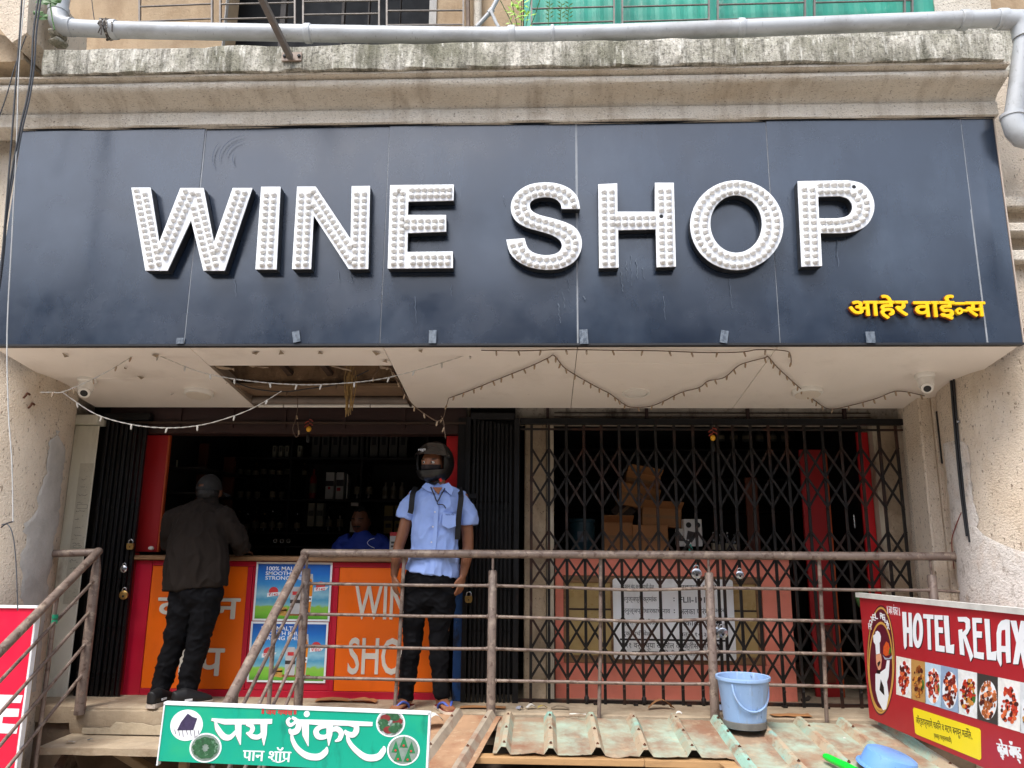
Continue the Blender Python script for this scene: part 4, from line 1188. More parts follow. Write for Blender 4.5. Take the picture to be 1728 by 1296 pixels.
def poster(label, x0, x1, z0, z1, tagtext, k):
    t = thing('beer_poster', label, 'poster', ((x0 + x1) / 2, .05, z0), 'beer posters on the counter')
    f = wall_frame(.0505)
    g = ramp_mat('poster_print_%d' % k, ((0, '#3f8f2a'), (.13, '#79bd3c'), (.24, '#8cc04a'), (.27, '#7fb9c4'), (.36, '#4f9cc0'), (.45, '#8fc3d6'), (.50, '#7eb6cf'), (.62, '#3f92d0'), (.8, '#1f6fc4'), (1, '#1c56a8')), z0, z1)
    MB().box(x0, x1, .0495, .0515, z0, z1).build('sheet', PRINTW, t)
    b = .014
    MB().box(x0 + b, x1 - b, .0480, .0494, z0 + b, z1 - b).build('picture', g, t)
    f = wall_frame(.0478)
    W, H = x1 - x0, z1 - z0
    U = lambda a, c: (x0 + a * W, z0 + c * H)
    for s_, xa, ya, xb, yb in (('100% MALT', .14, .855, .545, .925), ('SMOOTH BHI.', .13, .775, .62, .84), ('STRONG BHI.', .13, .695, .62, .76)):
        a, c = U(xa, ya), U(xb, yb)
        MB().flat(text(s_, .015), f, a[0], a[1], c[0], c[1], 0, .0008).build('caption', PRINTW, t)
    def shape(nm, m_, pts, h=.0006, h0=0):
        MB().prism([U(*p) for p in pts], f, h0, h).build(nm, m_, t)
    # can, glass, wooden board, price flashes, wheat
    shape('board', PRINTB, ((.38, .09), (.82, .09), (.80, .13), (.40, .13)), .0004)
    shape('can', PRINTG, ((.48, .12), (.60, .12), (.605, .15), (.605, .52), (.585, .58), (.50, .58), (.475, .52), (.475, .15)), .0008)
    shape('can_band', PRINTD, ((.475, .30), (.605, .30), (.605, .36), (.475, .36)), .0012, .0009)
    shape('can_band', PRINTR, ((.50, .44), (.58, .44), (.58, .50), (.50, .50)), .0012, .0009)
    shape('glass', PRINTG, ((.645, .11), (.745, .11), (.765, .58), (.75, .80), (.66, .80), (.63, .58)), .0005)
    shape('beer', PRINTA, ((.65, .13), (.74, .13), (.755, .45), (.76, .6), (.735, .72), (.67, .72), (.635, .6)), .0008)
    shape('glass_label', PRINTW, ((.645, .33), (.755, .33), (.758, .42), (.64, .42)), .0012, .0009)
    shape('glass_label', PRINTD, ((.655, .36), (.745, .36), (.745, .39), (.655, .39)), .0015, .0013)
    for fx, fy, num in ((.19, .40, '₹140'), (.80, .50, tagtext)):
        shape('price_flash', PRINTR, [(fx + a, fy + c) for a, c in ell(.06, .10, .062, .075, 12)], .0007)
        shape('price_flag', PRINTW, ((fx - .02, fy), (fx + .13, fy + .03), (fx + .17, fy + .09), (fx - .02, fy + .07)), .0011, .0008)
        a, c = U(fx, fy + .018), U(fx + .12, fy + .07)
        MB().flat(text(num, .01), f, a[0], a[1], c[0], c[1], .0011, .0015).build('price', PRINTR, t)
    for q in range(5):
        shape('wheat', M('wheat', '#c79a4c', .6), ((.33, .10 + q * .02), (.44, .08 + q * .03), (.45, .10 + q * .03), (.34, .13 + q * .03)), .001, .0007 + q * .0001)
poster('upper beer poster with blue sky and white slogan on the red counter', -2.068, -1.512, .514, .922, '₹140', 0)
poster('lower beer poster with blue sky and white slogan on the red counter', -2.075, -1.518, .100, .508, '₹80', 1)

# ------------------------------------------------------------------ shelves and stock in the left shop
sh = thing('back_shelf', 'dark wooden shelf unit stocked with bottles at the back of the left shop', 'shelf', (-1.75, 1.75, 0))
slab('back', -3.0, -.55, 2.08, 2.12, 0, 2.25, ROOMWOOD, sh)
SHZ = [at(500, y, 1.7).z for y in (921, 898, 843, 773, 735)]
for z in SHZ[:4]:
    slab('board', -2.98, -.56, 1.62, 2.079, z - .02, z, ROOMWOOD, sh)
for x in (-2.4, -1.72, -1.1):
    slab('divider', x, x + .02, 1.63, 2.07, .2, 2.2, ROOMWOOD, sh)
sl = thing('side_shelf', 'glass fronted side shelf inside the red lining of the left shop', 'shelf', (-2.8, 1.0, 0))
for z in (1.05, 1.25, 1.45, 1.65):
    slab('board', -3.0, -2.70, .45, 1.6, z - .015, z, ROOMWOOD, sl)
for xa, xb, yt, y in ((329, 343, 748, .95),):
    slab('post', at(xa, 830, y).x, at(xb, 830, y).x, y, y + .04, .95, at(xa, yt, y).z, M('post_orange', '#5e2a12', .5), sl)
def pbox(name, label, cat, xa, ya, xb, yb, Y, depth, mat, group=None, deco=None):
    f = wall_frame(Y)
    a, b = f.px(xa, yb), f.px(xb, ya)
    o = MB().box(a[0], b[0], Y, Y + depth, a[1], b[1], .002).build(name, mat)
    tag(o, label, cat, group)
    if deco:
        w_, h_ = b[0] - a[0], b[1] - a[1]
        for (u0, v0, u1, v1, m_) in deco:
            MB().box(a[0] + w_ * u0, a[0] + w_ * u1, Y - .002, Y - .0005, a[1] + h_ * v0, a[1] + h_ * v1).build('print', m_, o)
    return o
BOXD = M('box_dark', '#56544d', .5, var=.1, scale=9, rnd=.2)
BOXP = M('box_pale', '#a9a48f', .5, var=.08, scale=9, rnd=.1)
BOXW = M('box_white', '#d5d2cb', .45, var=.05, scale=9)
BOXG = M('box_gold', '#8f7a35', .45, var=.1, scale=9)
for k in range(10):
    pbox('bottle_box', ORD[k] + ' tall dark grey carton from the left on the top shelf', 'box', 525 + 16.4 * k, 734, 540 + 16.4 * k, 772, 1.72, .1, BOXD, 'dark cartons on the top shelf', ((.25, .55, .75, .9, BLACK),))
for k in range(5):
    pbox('small_box', ORD[k] + ' small pale box from the left in the row of five on the top shelf', 'box', 459 + 10.6 * k, 752, 466.5 + 10.6 * k, 772, 1.70, .06, BOXP, 'five pale boxes on the top shelf', ((.3, .5, .8, .9, BOXD),))
pbox('white_carton', 'white printed bottle carton on the middle shelf, the one nearer the bottles', 'box', 548, 797, 564.5, 842, 1.68, .09, BOXW, None, ((0, .48, 1, .68, PRINTD), (.3, .36, .6, .46, PRINTR)))
pbox('white_carton', 'white printed bottle carton on the middle shelf, the one nearer the helmeted man', 'box', 566, 797, 581, 842, 1.68, .09, BOXW, None, ((0, .48, 1, .72, PRINTD), (.1, .3, .6, .42, PRINTR)))
pbox('white_carton', 'thin edge of a third white carton beside the white pair', 'box', 583.5, 800, 588, 841, 1.70, .09, BOXW)
for k in range(2):
    pbox('pale_carton', ('left', 'right')[k] + ' pale grey carton of the matching pair on the lower shelf', 'box', 518 + 14.8 * k, 849, 531.5 + 14.8 * k, 888, 1.66, .08, BOXP, 'pair of pale cartons on the lower shelf', ((.1, .45, .9, .68, BOXD),))
for k in range(2):
    pbox('gold_carton', ('left', 'right')[k] + ' gold and black carton of the matching pair behind the seller', 'box', 647 + 18 * k, 853, 664 + 18 * k, 900, 1.50, .08, BOXG, 'pair of gold cartons behind the seller', ((0, .45, 1, .62, PRINTD), (.2, .2, .8, .35, PRINTD)))
pbox('price_card', 'small white card glinting above the seller', 'card', 592, 848, 605, 854, 1.45, .003, BOXW)
pbox('price_card', 'white card with a round mark beside the seller', 'card', 590, 880, 603, 898, 1.45, .003, BOXW)
pbox('payment_card', 'small red and white card standing on the counter beside the seller', 'card', 657, 898, 671, 930, .55, .004, BOXW, None, ((0, .8, 1, 1, PRINTR), (.2, .2, .8, .3, BOXD), (.2, .4, .8, .5, BOXD)))
bottle_me = {}
def bottle(label, x, ytop, ybot, Y, w_, mat=GLASSBROWN, group='dark bottles on the shelves', cap=BLACK):
    a, b = at(x, ybot, Y), at(x, ytop, Y)
    H, r = b.z - a.z, w_
    t = thing('bottle', label, 'bottle', a, group)
    MB().lathe([(r * .9, 0), (r, .01 * H), (r, .58 * H), (r * .8, .68 * H), (r * .38, .76 * H), (r * .34, .93 * H)], a, 14).build('glass', mat, t, smooth=45)
    MB().lathe([(r * .42, .93 * H), (r * .42, H)], a, 12).build('cap', cap, t, smooth=45)
    MB().lathe([(r * 1.02, .18 * H), (r * 1.02, .48 * H)], a, 14, caps=False).build('bottle_label', M('label_dull', '#8a7f68', .6, var=.2, rnd=.4), t, smooth=45)
    return t
for k, x in enumerate((404, 418, 433, 459, 475, 491)):
    bottle(ORD[k] + ' slim dark bottle from the left on the middle shelf', x, 812, 846, 1.75, .026)
for k, x in enumerate((603, 622)):
    bottle(('farther', 'nearer')[k] + ' of two squat dark bottles beside the helmeted man on the middle shelf', x, 800, 842, 1.75, .034)
for k, x in enumerate((554, 573)):
    bottle('dark bottle on the lower shelf, the one nearer the ' + ('pale cartons', 'seller')[k], x, 853, 897, 1.7, .028)
for k, x in enumerate((650, 664, 678)):
    bottle(ORD[k] + ' pale cup-like bottle from the left beside the helmeted man', x, 812, 842, 1.7, .028, M('pale_bottle', '#8f8a7c', .35, var=.1), 'pale bottles by the helmeted man')
bottle('red bottle with an orange label on the middle shelf', 527, 788, 842, 1.7, .034, M('red_bottle', '#8a1f14', .3), None)
for i, x in enumerate((470, 481, 492)):
    c = at(x, 913, 1.62)
    o = MB().lathe([(.021, 0), (.021, .09)], c, 18, (0, -1, 0)).build('round_tin', M('tin_dark', '#55504a', .35, metal=.4), smooth=40)
    tag(o, ORD[i] + ' round dark tin from the left lying below the shelves', 'tin', 'round tins below the shelves')
    MB().ring(ell(0, 0, .019, .019, 18), ell(0, 0, .014, .014, 18), Frame(c + V(0, -.0905, 0), (1, 0, 0), (0, 0, 1)), 0, .002).build('rim', BOXW, o)
for row, (y0, y1) in enumerate(((765, 795), (800, 832), (838, 868))):
    for k in range(5):
        bottle(ORD[k] + ' small dark bottle from the front on the ' + ('upper', 'middle', 'lower')[row] + ' side shelf', 292 + k * 7.5, y0, y1 - k, .9 + k * .12, .02, GLASSBROWN, 'bottles on the side shelf', STEEL if k % 2 else BLACK)
pbox('small_packet', 'pale packet hanging on the side shelf, the larger', 'packet', 286, 772, 293, 786, .7, .02, BOXP)
pbox('small_packet', 'pale packet hanging on the side shelf, the lower', 'packet', 293, 776, 299, 788, .72, .02, BOXP)
tag(MB().ball(at(255, 925, .06), .022, .016, .014, 12, 8).build('paper_ball', PAPER, smooth=60), 'crumpled pale paper ball on the counter ledge beside the folded gate', 'paper')
for k in range(9):
    bottle(ORD[k] + ' dark bottle from the left in the row below the top cartons', 404 + 13.5 * k, 776 + (k % 3) * 3, 806, 2.0, .03, (GLASSBROWN, M('green_glass', '#0f2410', .1, rvar=0), M('amber_glass', '#3a1c08', .1, rvar=0))[k % 3], 'dark bottles on the shelves', (STEEL, BLACK, BRASS)[k % 3])
for k in range(8):
    bottle(ORD[k] + ' bottle from the left on the lower shelf behind the customer', 402 + 14 * k, 862 + (k % 2) * 4, 897, 1.85, .03, (M('amber_glass', '#3a1c08', .1, rvar=0), GLASSBROWN)[k % 2], 'dark bottles on the shelves', (BRASS, STEEL, BLACK)[k % 3])
o = slab('inner_post', at(373, 830, 1.2).x, at(391, 830, 1.2).x, 1.2, 1.25, .9, at(380, 771, 1.2).z, M('post_orange', '#5e2a12', .5), None)
tag(o, 'dull orange post standing inside the left shop behind the customer', 'post')

# lemon and chilli charms
def charm(label, x, y, Y):
    c = at(x, y, Y)
    t = thing('lemon_charm', label, 'charm', c)
    MB().tube([c + V(0, 0, .14), c + V(0, 0, -.06)], .002, 6).build('thread', CABLE, t)
    MB().ball(c, .019, .019, .022, 14, 10).build('lemon', M('lemon', '#e0a324', .5, var=.1, scale=40), t, smooth=60)
    for k in range(4):
        s_ = 1 if k % 2 else -1
        p = c + V(0, 0, .03 + .014 * k)
        MB().tube(smoothpath([p, p + V(.014 * s_, -.004, -.004), p + V(.032 * s_, -.006, -.018)], 4), .005, 6, rr=[.005] * 8 + [.001]).build('chilli', M('chilli_red', '#8a2a12', .4, var=.2, scale=40), t, smooth=60)
    MB().lathe([(.012, -.10), (.014, -.07), (.009, -.035), (.003, -.03)], c, 10).build('charcoal', BLACK, t, smooth=50)
charm('lemon and chilli charm hanging over the left shop opening', 521, 724, -.05)
charm('lemon and chilli charm hanging on the lattice gate', 1203, 739, -.05)

# ------------------------------------------------------------------ folded gate stacks
def folded(label, X0, X1, n, ztop=1.95):
    t = thing('folded_gate', label, 'folding gate', ((X0 + X1) / 2, 0, 0), 'folding steel gates')
    wd = (X1 - X0) / n
    for k in range(n):
        x = X0 + wd * (k + .5)
        lean = RND.uniform(-.004, .004)
        mb = MB().bar((x + lean, -.005 + .006 * (k % 2), .0), (x - lean, -.005 + .006 * (k % 2), ztop - .004 * k), wd * .62, .03, up=(0, 1, 0), bev=.002)
        for z in (.12, .16, .47, .75, .80, 1.30, 1.36):
            mb.lathe([(.006, 0), (.006, .006), (.003, .009)], (x, -.02 + .006 * (k % 2), z), 6, (0, -1, 0))
        mb.build('upright', BLACKSTEEL, t)
        if k < n - 1:
            for z0, z1 in ((.14, .78), (.80, 1.34)):
                MB().bar((x + wd * .5, .02, z0), (x + wd * .5, .02, z1), wd * .30, .012, up=(0, 1, 0)).build('folded_strip', BLACKSTEEL, t)
    MB().box(X0 - .01, X1 + .01, -.03, .035, ztop, ztop + .05, .003).build('top_track', BLACKSTEEL, t)
    MB().box(X0 - .01, X1 + .01, -.02, .025, -.012, .0).build('bottom_track', BLACKSTEEL, t)
    return t
folded('folded black steel gate stacked beside the white board on the left', -3.275, -2.945, 9)
folded('folded black steel gate stacked beside the helmeted man', -.515, -.215, 10, 1.96)
slab('gate_stile', -.56, -.525, -.02, .03, 0, 1.98, BLACKSTEEL, bd)
o = slab('gate_post', -.205, -.165, -.025, .03, 0, 1.97, BLACKSTEEL, bd)
bp = slab('blue_post', -.622, -.545, .02, .075, 0, .92, M('peeling_blue', '#1f4f8a', .6, var=.15, scale=9, layers=(('#141416', 8, .5, .58, (1, 1, .4), .95), ('#c9c4b8', 26, .64, .68, (1, 1, .4), .9))), bd)
slab('dark_post', -.622, -.545, .02, .075, .921, 1.98, BLACKSTEEL, bd)
slab('gate_latch', -.60, -.47, -.035, -.005, 1.38, 1.42, BLACKSTEEL, bd)

# ------------------------------------------------------------------ the closed lattice gate
GX1 = [-.078, .048, .176, .304, .432, .562, .694, .826, .960, 1.096, 1.232]
GX2 = [1.272, 1.384, 1.512, 1.640, 1.768, 1.896, 2.024, 2.152, 2.290, 2.428, 2.550]
ROWS = ((1.757, 1.54, 1.325), (1.167, .967, .782), (.575, .350, .155))
gt = thing('lattice_gate', 'closed rusty collapsible lattice gate across the right shop opening', 'folding gate', (1.25, 0, 0), 'folding steel gates')
def chan(x):
    mb = MB().bar((x, .004, -.012), (x, .004, 1.925), .020, .016, up=(0, 1, 0), bev=.002)
    for rw in ROWS:
        for z in rw:
            mb.lathe([(.007, 0), (.007, .005), (.003, .008)], (x, -.012, z), 6, (0, -1, 0))
    mb.lathe([(.009, 0), (.009, .007), (.004, .010)], (x, -.008, .10), 8, (0, -1, 0))
    return mb
for GX in (GX1, GX2):
    for x in GX:
        chan(x).build('upright', GATESTEEL, gt)
    n = len(GX)
    for zt, zm, zb_ in ROWS:
        def strip(i0, z0, i1, z1, y):
            MB().bar((GX[i0], y, z0), (GX[i1], y, z1), .016, .005, up=(0, 1, 0)).build('lattice_strip', GATESTEEL, gt)
        for i in range(n - 2):
            strip(i, zt - .006, i + 2, zb_ + .006, -.0115 - .0004 * (i % 2))
            strip(i + 2, zt - .006, i, zb_ + .006, .0175 + .0004 * (i % 2))
        strip(0, zm, 1, zb_ + .006, -.0123); strip(n - 2, zt - .006, n - 1, zm, -.0123)
        strip(1, zt - .006, 0, zm, .0183); strip(n - 1, zm, n - 2, zb_ + .006, .0183)
MB().box(-.16, 2.66, -.015, .03, 1.928, 1.972, .003).build('top_track', BLACKSTEEL, gt)
MB().box(-.16, 2.62, -.004, .012, 1.885, 1.900).build('guide_bar', GATESTEEL, gt)
MB().box(-.20, 2.66, .025, .05, -.008, .022, .002).build('bottom_track', GATESTEEL, gt)
for x in (.35, .62, .98, 1.31, 1.62, 1.9, 2.3):
    MB().box(x, x + .03, -.03, .024, -.012, .012, .002).build('track_lug', GATESTEEL, gt)
MB().box(2.60, 2.655, -.03, .03, -.01, 1.926, .004).build('end_stile', BLACKSTEEL, gt)
for x in (.304, .694, 1.096):
    MB().lathe([(.004, 0), (.017, .012), (.017, .04), (.004, .055)], (x, -.002, .005), 10).build('roller', GATESTEEL, gt, smooth=40)

def padlock(label, x, y, Y, body, mat, s_=1.0, open_=False):
    c = at(x, y, Y)
    t = thing('padlock', label, 'padlock', c)
    if body == 'disc':
        MB().lathe([(.024 * s_, 0), (.031 * s_, .004), (.031 * s_, .014), (.024 * s_, .018)], c, 20, (0, -1, 0)).build('body', mat, t, smooth=40)
        MB().lathe([(.008 * s_, .018), (.008 * s_, .0195)], c + V(0, 0, -.008), 10, (0, -1, 0)).build('keyhole', BLACK, t)
    else:
        f = Frame(c, (1, 0, 0), (0, 0, 1))
        w_, h_ = .021 * s_, .019 * s_
        MB().prism(sp2([(-w_, h_), (-w_ * 1.05, 0), (-w_ * .8, -h_ * .95), (0, -h_ * 1.1), (w_ * .8, -h_ * .95), (w_ * 1.05, 0), (w_, h_)], 4), f, 0, .018).build('body', mat, t)
        MB().lathe([(.005, 0), (.005, .001)], f(0, -.004, .018), 8, f.n).build('keyhole', BLACK, t)
    zz = .016 * s_ if body != 'disc' else .022 * s_
    rr_ = .014 * s_
    MB().tube([c + V(rr_ * math.cos(a) , -.008, zz + .014 * s_ + rr_ * math.sin(a)) if 0 <= a <= math.pi else c for a in [i * math.pi / 8 for i in range(9)]][::1], .0042 * s_, 8).build('shackle', STEEL, t, smooth=60)
    for sg_ in (-1, 1):
        MB().tube([c + V(sg_ * rr_, -.008, zz - .008 * s_), c + V(sg_ * rr_, -.008, zz + .015 * s_)], .0042 * s_, 8).build('shackle', STEEL, t, smooth=60)
    return t
padlock('brass padlock hanging highest on the folded left gate', 221, 922, -.05, 'bar', BRASS, 1.1)
padlock('bright steel padlock in the middle of three on the folded left gate', 210, 960, -.05, 'disc', STEEL, .8)
padlock('round brass padlock lowest on the folded left gate', 210, 1004, -.05, 'disc', BRASS, 1.0)
padlock('brass padlock hanging beside the hand of the helmeted man', 791, 1011, -.06, 'bar', BRASS, 1.15)
padlock('round steel padlock hanging high at the middle of the lattice gate', 1175, 968, -.06, 'disc', STEEL, 1.15)
padlock('round steel padlock hanging to the right of the middle of the lattice gate', 1248, 970, -.06, 'disc', STEEL, .9)
padlock('large shiny round padlock at the meeting bars of the lattice gate', 1219, 1068, -.07, 'disc', STEEL, 1.15)
padlock('second padlock half hidden behind the railing post at the meeting bars', 1209, 1067, -.05, 'disc', STEEL, 1.1)

# ------------------------------------------------------------------ the pink counter behind the lattice
pk = thing('pink_counter', 'pink laminate counter with glazed cupboard behind the lattice gate', 'counter', (.95, .5, 0))
slab('body', .10, 1.79, .23, .95, -.015, .955, M('pink_body', '#8f4638', .5), pk)
slab('top_band', .095, 1.792, .205, .229, .845, .97, PINK, pk)
slab('bottom_band', .095, 1.792, .205, .229, -.015, .235, PINK, pk)
slab('side_band', 1.585, 1.792, .207, .229, .236, .844, PINK, pk)
slab('side_band', .095, .155, .207, .229, .236, .844, PINK, pk)
slab('counter_top', .08, 1.80, .19, .97, .971, .985, M('counter_top_red', '#8e4a3a', .5), pk)
for z0, z1 in ((.237, .285), (.795, .843)):
    slab('frame_rail', .157, 1.583, .212, .229, z0, z1, WOOD, pk)
for x in (.157, .50, .86, 1.20, 1.545):
    slab('frame_stile', x, x + .038, .214, .229, .286, .794, WOOD, pk)
slab('shelf_edge', .196, 1.544, .221, .229, .60, .612, DKWOOD, pk)
YP = M('yellow_pane', '#b59a66', .3, var=.15, scale=4, layers=(('#8a6a36', 5, .5, .7, (1, 1, 1), .5),))
for x0, x1 in ((.196, .499), (.539, .859), (.899, 1.199), (1.239, 1.544)):
    for z0, z1 in ((.287, .599), (.613, .793)):
        slab('pane', x0 + .001, x1 - .001, .2245, .2288, z0, z1, YP, pk, 0)
slab('seam_line', 1.43, 1.434, .2035, .2049, -.01, .234, M('pink_body', '#8f4638', .5), pk, 0)

lb = thing('licence_board', 'white licence board with black writing behind the lattice gate', 'notice board', (.93, .19, .27))
fl = wall_frame(.195)
a, b = fl.px(1036, 1112), fl.px(1236, 978)
cr_ = .02
def rrect(x0, y0, x1, y1, r, n=4):
    out = []
    for cx, cy, a0 in ((x1 - r, y0 + r, -90), (x1 - r, y1 - r, 0), (x0 + r, y1 - r, 90), (x0 + r, y0 + r, 180)):
        out += [(cx + r * math.cos(D(a0 + 90 * k / n)), cy + r * math.sin(D(a0 + 90 * k / n))) for k in range(n + 1)]
    return out
MB().prism(rrect(a[0], a[1], b[0], b[1], cr_), fl, 0, .006).build('panel', M('board_white', '#f2f2f2', .45, var=.04, scale=5, layers=(('#a8a49c', 6, .56, .74, (1, 1, .5), .4),)), lb)
INK = M('board_ink', '#151518', .6, var=0)
B_ = lambda x, y: fl.px(1010 + x / 6.646, 960 + y / 6.646)
for s_, xa, ya, xb, yb in (('दुकान बंद करण्याची वेळ', 270, 165, 620, 235), ('सकाळी १० ते', 905, 165, 1320, 235), ('अनुज्ञप्ती क्रमांक', 262, 300, 650, 380), (':', 838, 322, 852, 362), ('FLII-191', 905, 315, 1190, 378), ('अनुज्ञप्तीधारकाचे नाव', 262, 432, 800, 510), (':', 842, 455, 856, 495),
                           ('अलका पोरंग', 905, 430, 1230, 508), ('अहेर', 1300, 430, 1410, 495), ('दुकानाची वेळ', 262, 560, 650, 640), ('रात्री १०.३०', 905, 700, 1250, 770), ('दुकानाची वेळ', 270, 690, 590, 762), ('सकाळी १० ते', 905, 560, 1370, 640),
                           ('२१ वर्षाच्या खालील व्यक्तीस कोणतीही', 300, 820, 1380, 905), ('मद्य सेवन विक्री केले जाणार नाही', 375, 915, 1340, 985)):
    p, q = B_(xa, yb), B_(xb, ya)
    MB().flat(text(s_, 0 if s_[0] > 'z' else .01), fl, p[0], p[1], q[0], q[1], .0062, .0072).build('writing', INK, lb)
p, q = B_(240, 800), B_(1420, 794)
MB().prism([p, (q[0], p[1]), q, (p[0], q[1])], fl, .0062, .007).build('ruled_line', INK, lb)

# stock piled on the pink counter
def carton(label, x, y, wpx, hpx, Y, dep, rot, mat=CARD, flap=False, mark=None):
    c = at(x, y, Y)
    s_ = (at(x + 100, y, Y) - c).length / 100
    u = V(math.cos(rot), 0, math.sin(rot)); v = V(-math.sin(rot), 0, math.cos(rot)); n_ = V(0, 1, 0)
    t = thing('carton', label, 'carton', c - v * hpx * s_ / 2)
    MB().obox(c + n_ * dep / 2, u, n_, v, wpx * s_ / 2, dep / 2, hpx * s_ / 2, .004).build('box', mat, t)
    MB().obox(c - n_ * .0012, u, n_, v, wpx * s_ / 2 * .98, .001, .012).build('tape', M('parcel_tape', '#8f6a42', .4), t)
    if flap:
        e = c + v * hpx * s_ / 2
        MB().obox(e - n_ * .05 + v * .012, u, (n_ * .9 - v * .4).normalized(), (v * .9 + n_ * .4).normalized(), wpx * s_ / 2, .06, .002).build('flap', mat, t)
    if mark:
        f = Frame(c - n_ * .001, u, v)
        MB().ring(ell(0, 0, .03, .03, 16), ell(0, 0, .02, .02, 16), f, 0, .001).build('mark', M('carton_mark', '#3b4a5c', .6), t)
    return t
carton('brown carton tipped at the top of the heap on the pink counter', 1085, 812, 58, 30, .75, .22, -.17, flap=True)
carton('brown carton with a blue mark below the topmost carton', 1079, 838, 68, 38, .66, .25, -.2, mark=True)
carton('long brown carton tilted at the right of the heap', 1117, 872, 66, 34, .60, .3, -.06, flap=True)
carton('brown carton at the lower left of the heap', 1043, 906, 50, 54, .58, .3, 0, flap=True)
carton('brown carton with printed lines at the bottom middle of the heap', 1098, 910, 60, 48, .55, .3, 0)
carton('dark open carton lying in the shadow of the heap', 1052, 862, 34, 30, .72, .2, .7, DKWOOD)
dr = thing('plastic_drum', 'dark teal plastic drum left of the carton heap', 'drum', at(982, 936, .62))
c = at(982, 932, .62)
MB().lathe([(.085, 0), (.10, .02), (.105, .20), (.10, .23), (.108, .235), (.108, .255), (.09, .262)], c, 26).build('tub', M('teal_drum', '#143a44', .45, var=.1), dr, smooth=40)
MB().box(c.x - .04, c.x + .04, c.y - .108, c.y - .104, c.z + .08, c.z + .16).build('drum_label', M('drum_print', '#4a5560', .5, var=.4, scale=60), dr)
sp_ = thing('speaker_box', 'white box with two black round openings on the pink counter', 'speaker', at(1169, 922, .5))
f = wall_frame(.5)
a, b = f.px(1155, 922), f.px(1184, 876)
MB().box(a[0], b[0], .5, .6, a[1], b[1], .004).build('case', BOXW, sp_)
for cx, cy, r_ in ((.27, .78, .021), (.76, .78, .021)):
    MB().lathe([(r_, 0), (r_, .002)], f(a[0] + (b[0] - a[0]) * cx, a[1] + (b[1] - a[1]) * cy, .001), 18, f.n).build('opening', BLACK, sp_)
MB().prism([(a[0] + .01, a[1] + .02), (a[0] + .05, a[1] + .02), (b[0] - .03, a[1] + .10), (a[0] + .03, a[1] + .12)], f, .0005, .002).build('print', PRINTD, sp_)
pbox('white_packet', 'white carton beside the box with black openings', 'box', 1143, 892, 1154, 922, .52, .08, BOXW, None, ((.2, .3, .9, .6, PRINTD),))
sn = thing('spray_bottle', 'small teal spray bottle standing against the lattice gate', 'bottle', at(1166, 938, .25))
c = at(1166, 936, .25)
MB().lathe([(.012, 0), (.015, .01), (.015, .05), (.006, .06), (.006, .075)], c, 14).build('bottle', M('teal_plastic', '#1f9a86', .35), sn, smooth=40)
MB().tube([c + V(0, 0, .075), c + V(0, 0, .10), c + V(-.02, 0, .105)], .004, 8).build('nozzle', WHITEPL, sn)
for k in range(4):
    bottle(ORD[k] + ' dark bottle right of the gate meeting bars on the pink counter', 1205 + 12 * k, 898 + 4 * (k % 2), 934, .6, .02, GLASSBROWN, 'bottles behind the lattice gate', STEEL)
rs = thing('right_shelf', 'dark shelf unit at the back of the right shop', 'shelf', (1.2, 2.0, 0))
slab('back', -.15, 2.55, 2.2, 2.24, 0, 2.25, ROOMWOOD, rs)
for z in (1.1, 1.4, 1.7, 1.98):
    slab('board', -.15, 2.55, 1.8, 2.199, z - .02, z, ROOMWOOD, rs)
for k in range(6):
    bottle(ORD[k] + ' squat jar from the left on the top shelf of the right shop', 1216 + 22 * k, 726, 745, 1.9, .04, BOXD, 'jars on the right shop shelf')
rp = thing('red_door_leaf', 'tall red laminated door leaf standing open inside the right shop', 'door', (2.1, .5, 0))
slab('leaf', 1.985, 2.16, .40, .43, 0, 1.80, DARKRED, rp)
slab('leaf_edge', 2.161, 2.185, .38, .44, 0, 1.80, M('lining_orange', '#a8430f', .5, var=.1, scale=4), rp)
slab('inset', 2.02, 2.13, .385, .399, .1, .5, M('post_orange', '#5e2a12', .5), rp)
rp2 = thing('red_door_frame', 'red painted door jamb at the right end of the lattice gate', 'door frame', (2.35, .2, 0))
slab('jamb', 2.335, 2.415, .16, .19, 0, 1.90, M('bright_red', '#c01018', .45, var=.08, scale=3), rp2)
slab('jamb', 1.66, 1.76, .8, .83, .98, 1.62, M('post_orange', '#5e2a12', .5), rp2)
hb = at(1441, 880, .3)
o = MB().box(hb.x - .006, hb.x + .006, .28, .3, hb.z - .05, hb.z + .05, .003).build('door_handle', STEEL, rp)

# white board and trim beside the left column
nb = thing('side_board', 'grubby white board with faint scribbles between left column and folded gate', 'board', (-3.36, -.05, 0))
slab('board', -3.475, -3.295, -.06, -.045, -.01, 1.90, CREAM, nb)
slab('trim', -3.51, -3.478, -.075, -.04, -.01, 1.86, CORNICE, nb)
slab('lower_sheet', -3.40, -3.297, -.0625, -.0605, .62, 1.62, M('scribbled_sheet', '#c9c4b2', .7, var=.1, scale=6, layers=(('#8b8674', 40, .58, .64, (1, 1, 2), .6),)), nb)
slab('cap', -3.53, -3.285, -.11, .02, 1.905, 1.975, CREAM, nb)
fs_ = wall_frame(-.0635)
for k in range(14):
    z = .75 + .058 * k
    x = -3.39 + RND.uniform(0, .015)
    pts = [(x + q * .008, z + RND.uniform(-.006, .006)) for q in range(int(RND.uniform(5, 10)))]
    MB().stroke(pts, .0022, fs_, 0, .0006).build('scribble', M('pencil', '#6b675c', .8), nb)
MB().ring(ell(-3.345, 1.02, .032, .012, 20), ell(-3.345, 1.02, .030, .010, 20), fs_, 0, .0006).build('scribble', M('pencil', '#6b675c', .8), nb)
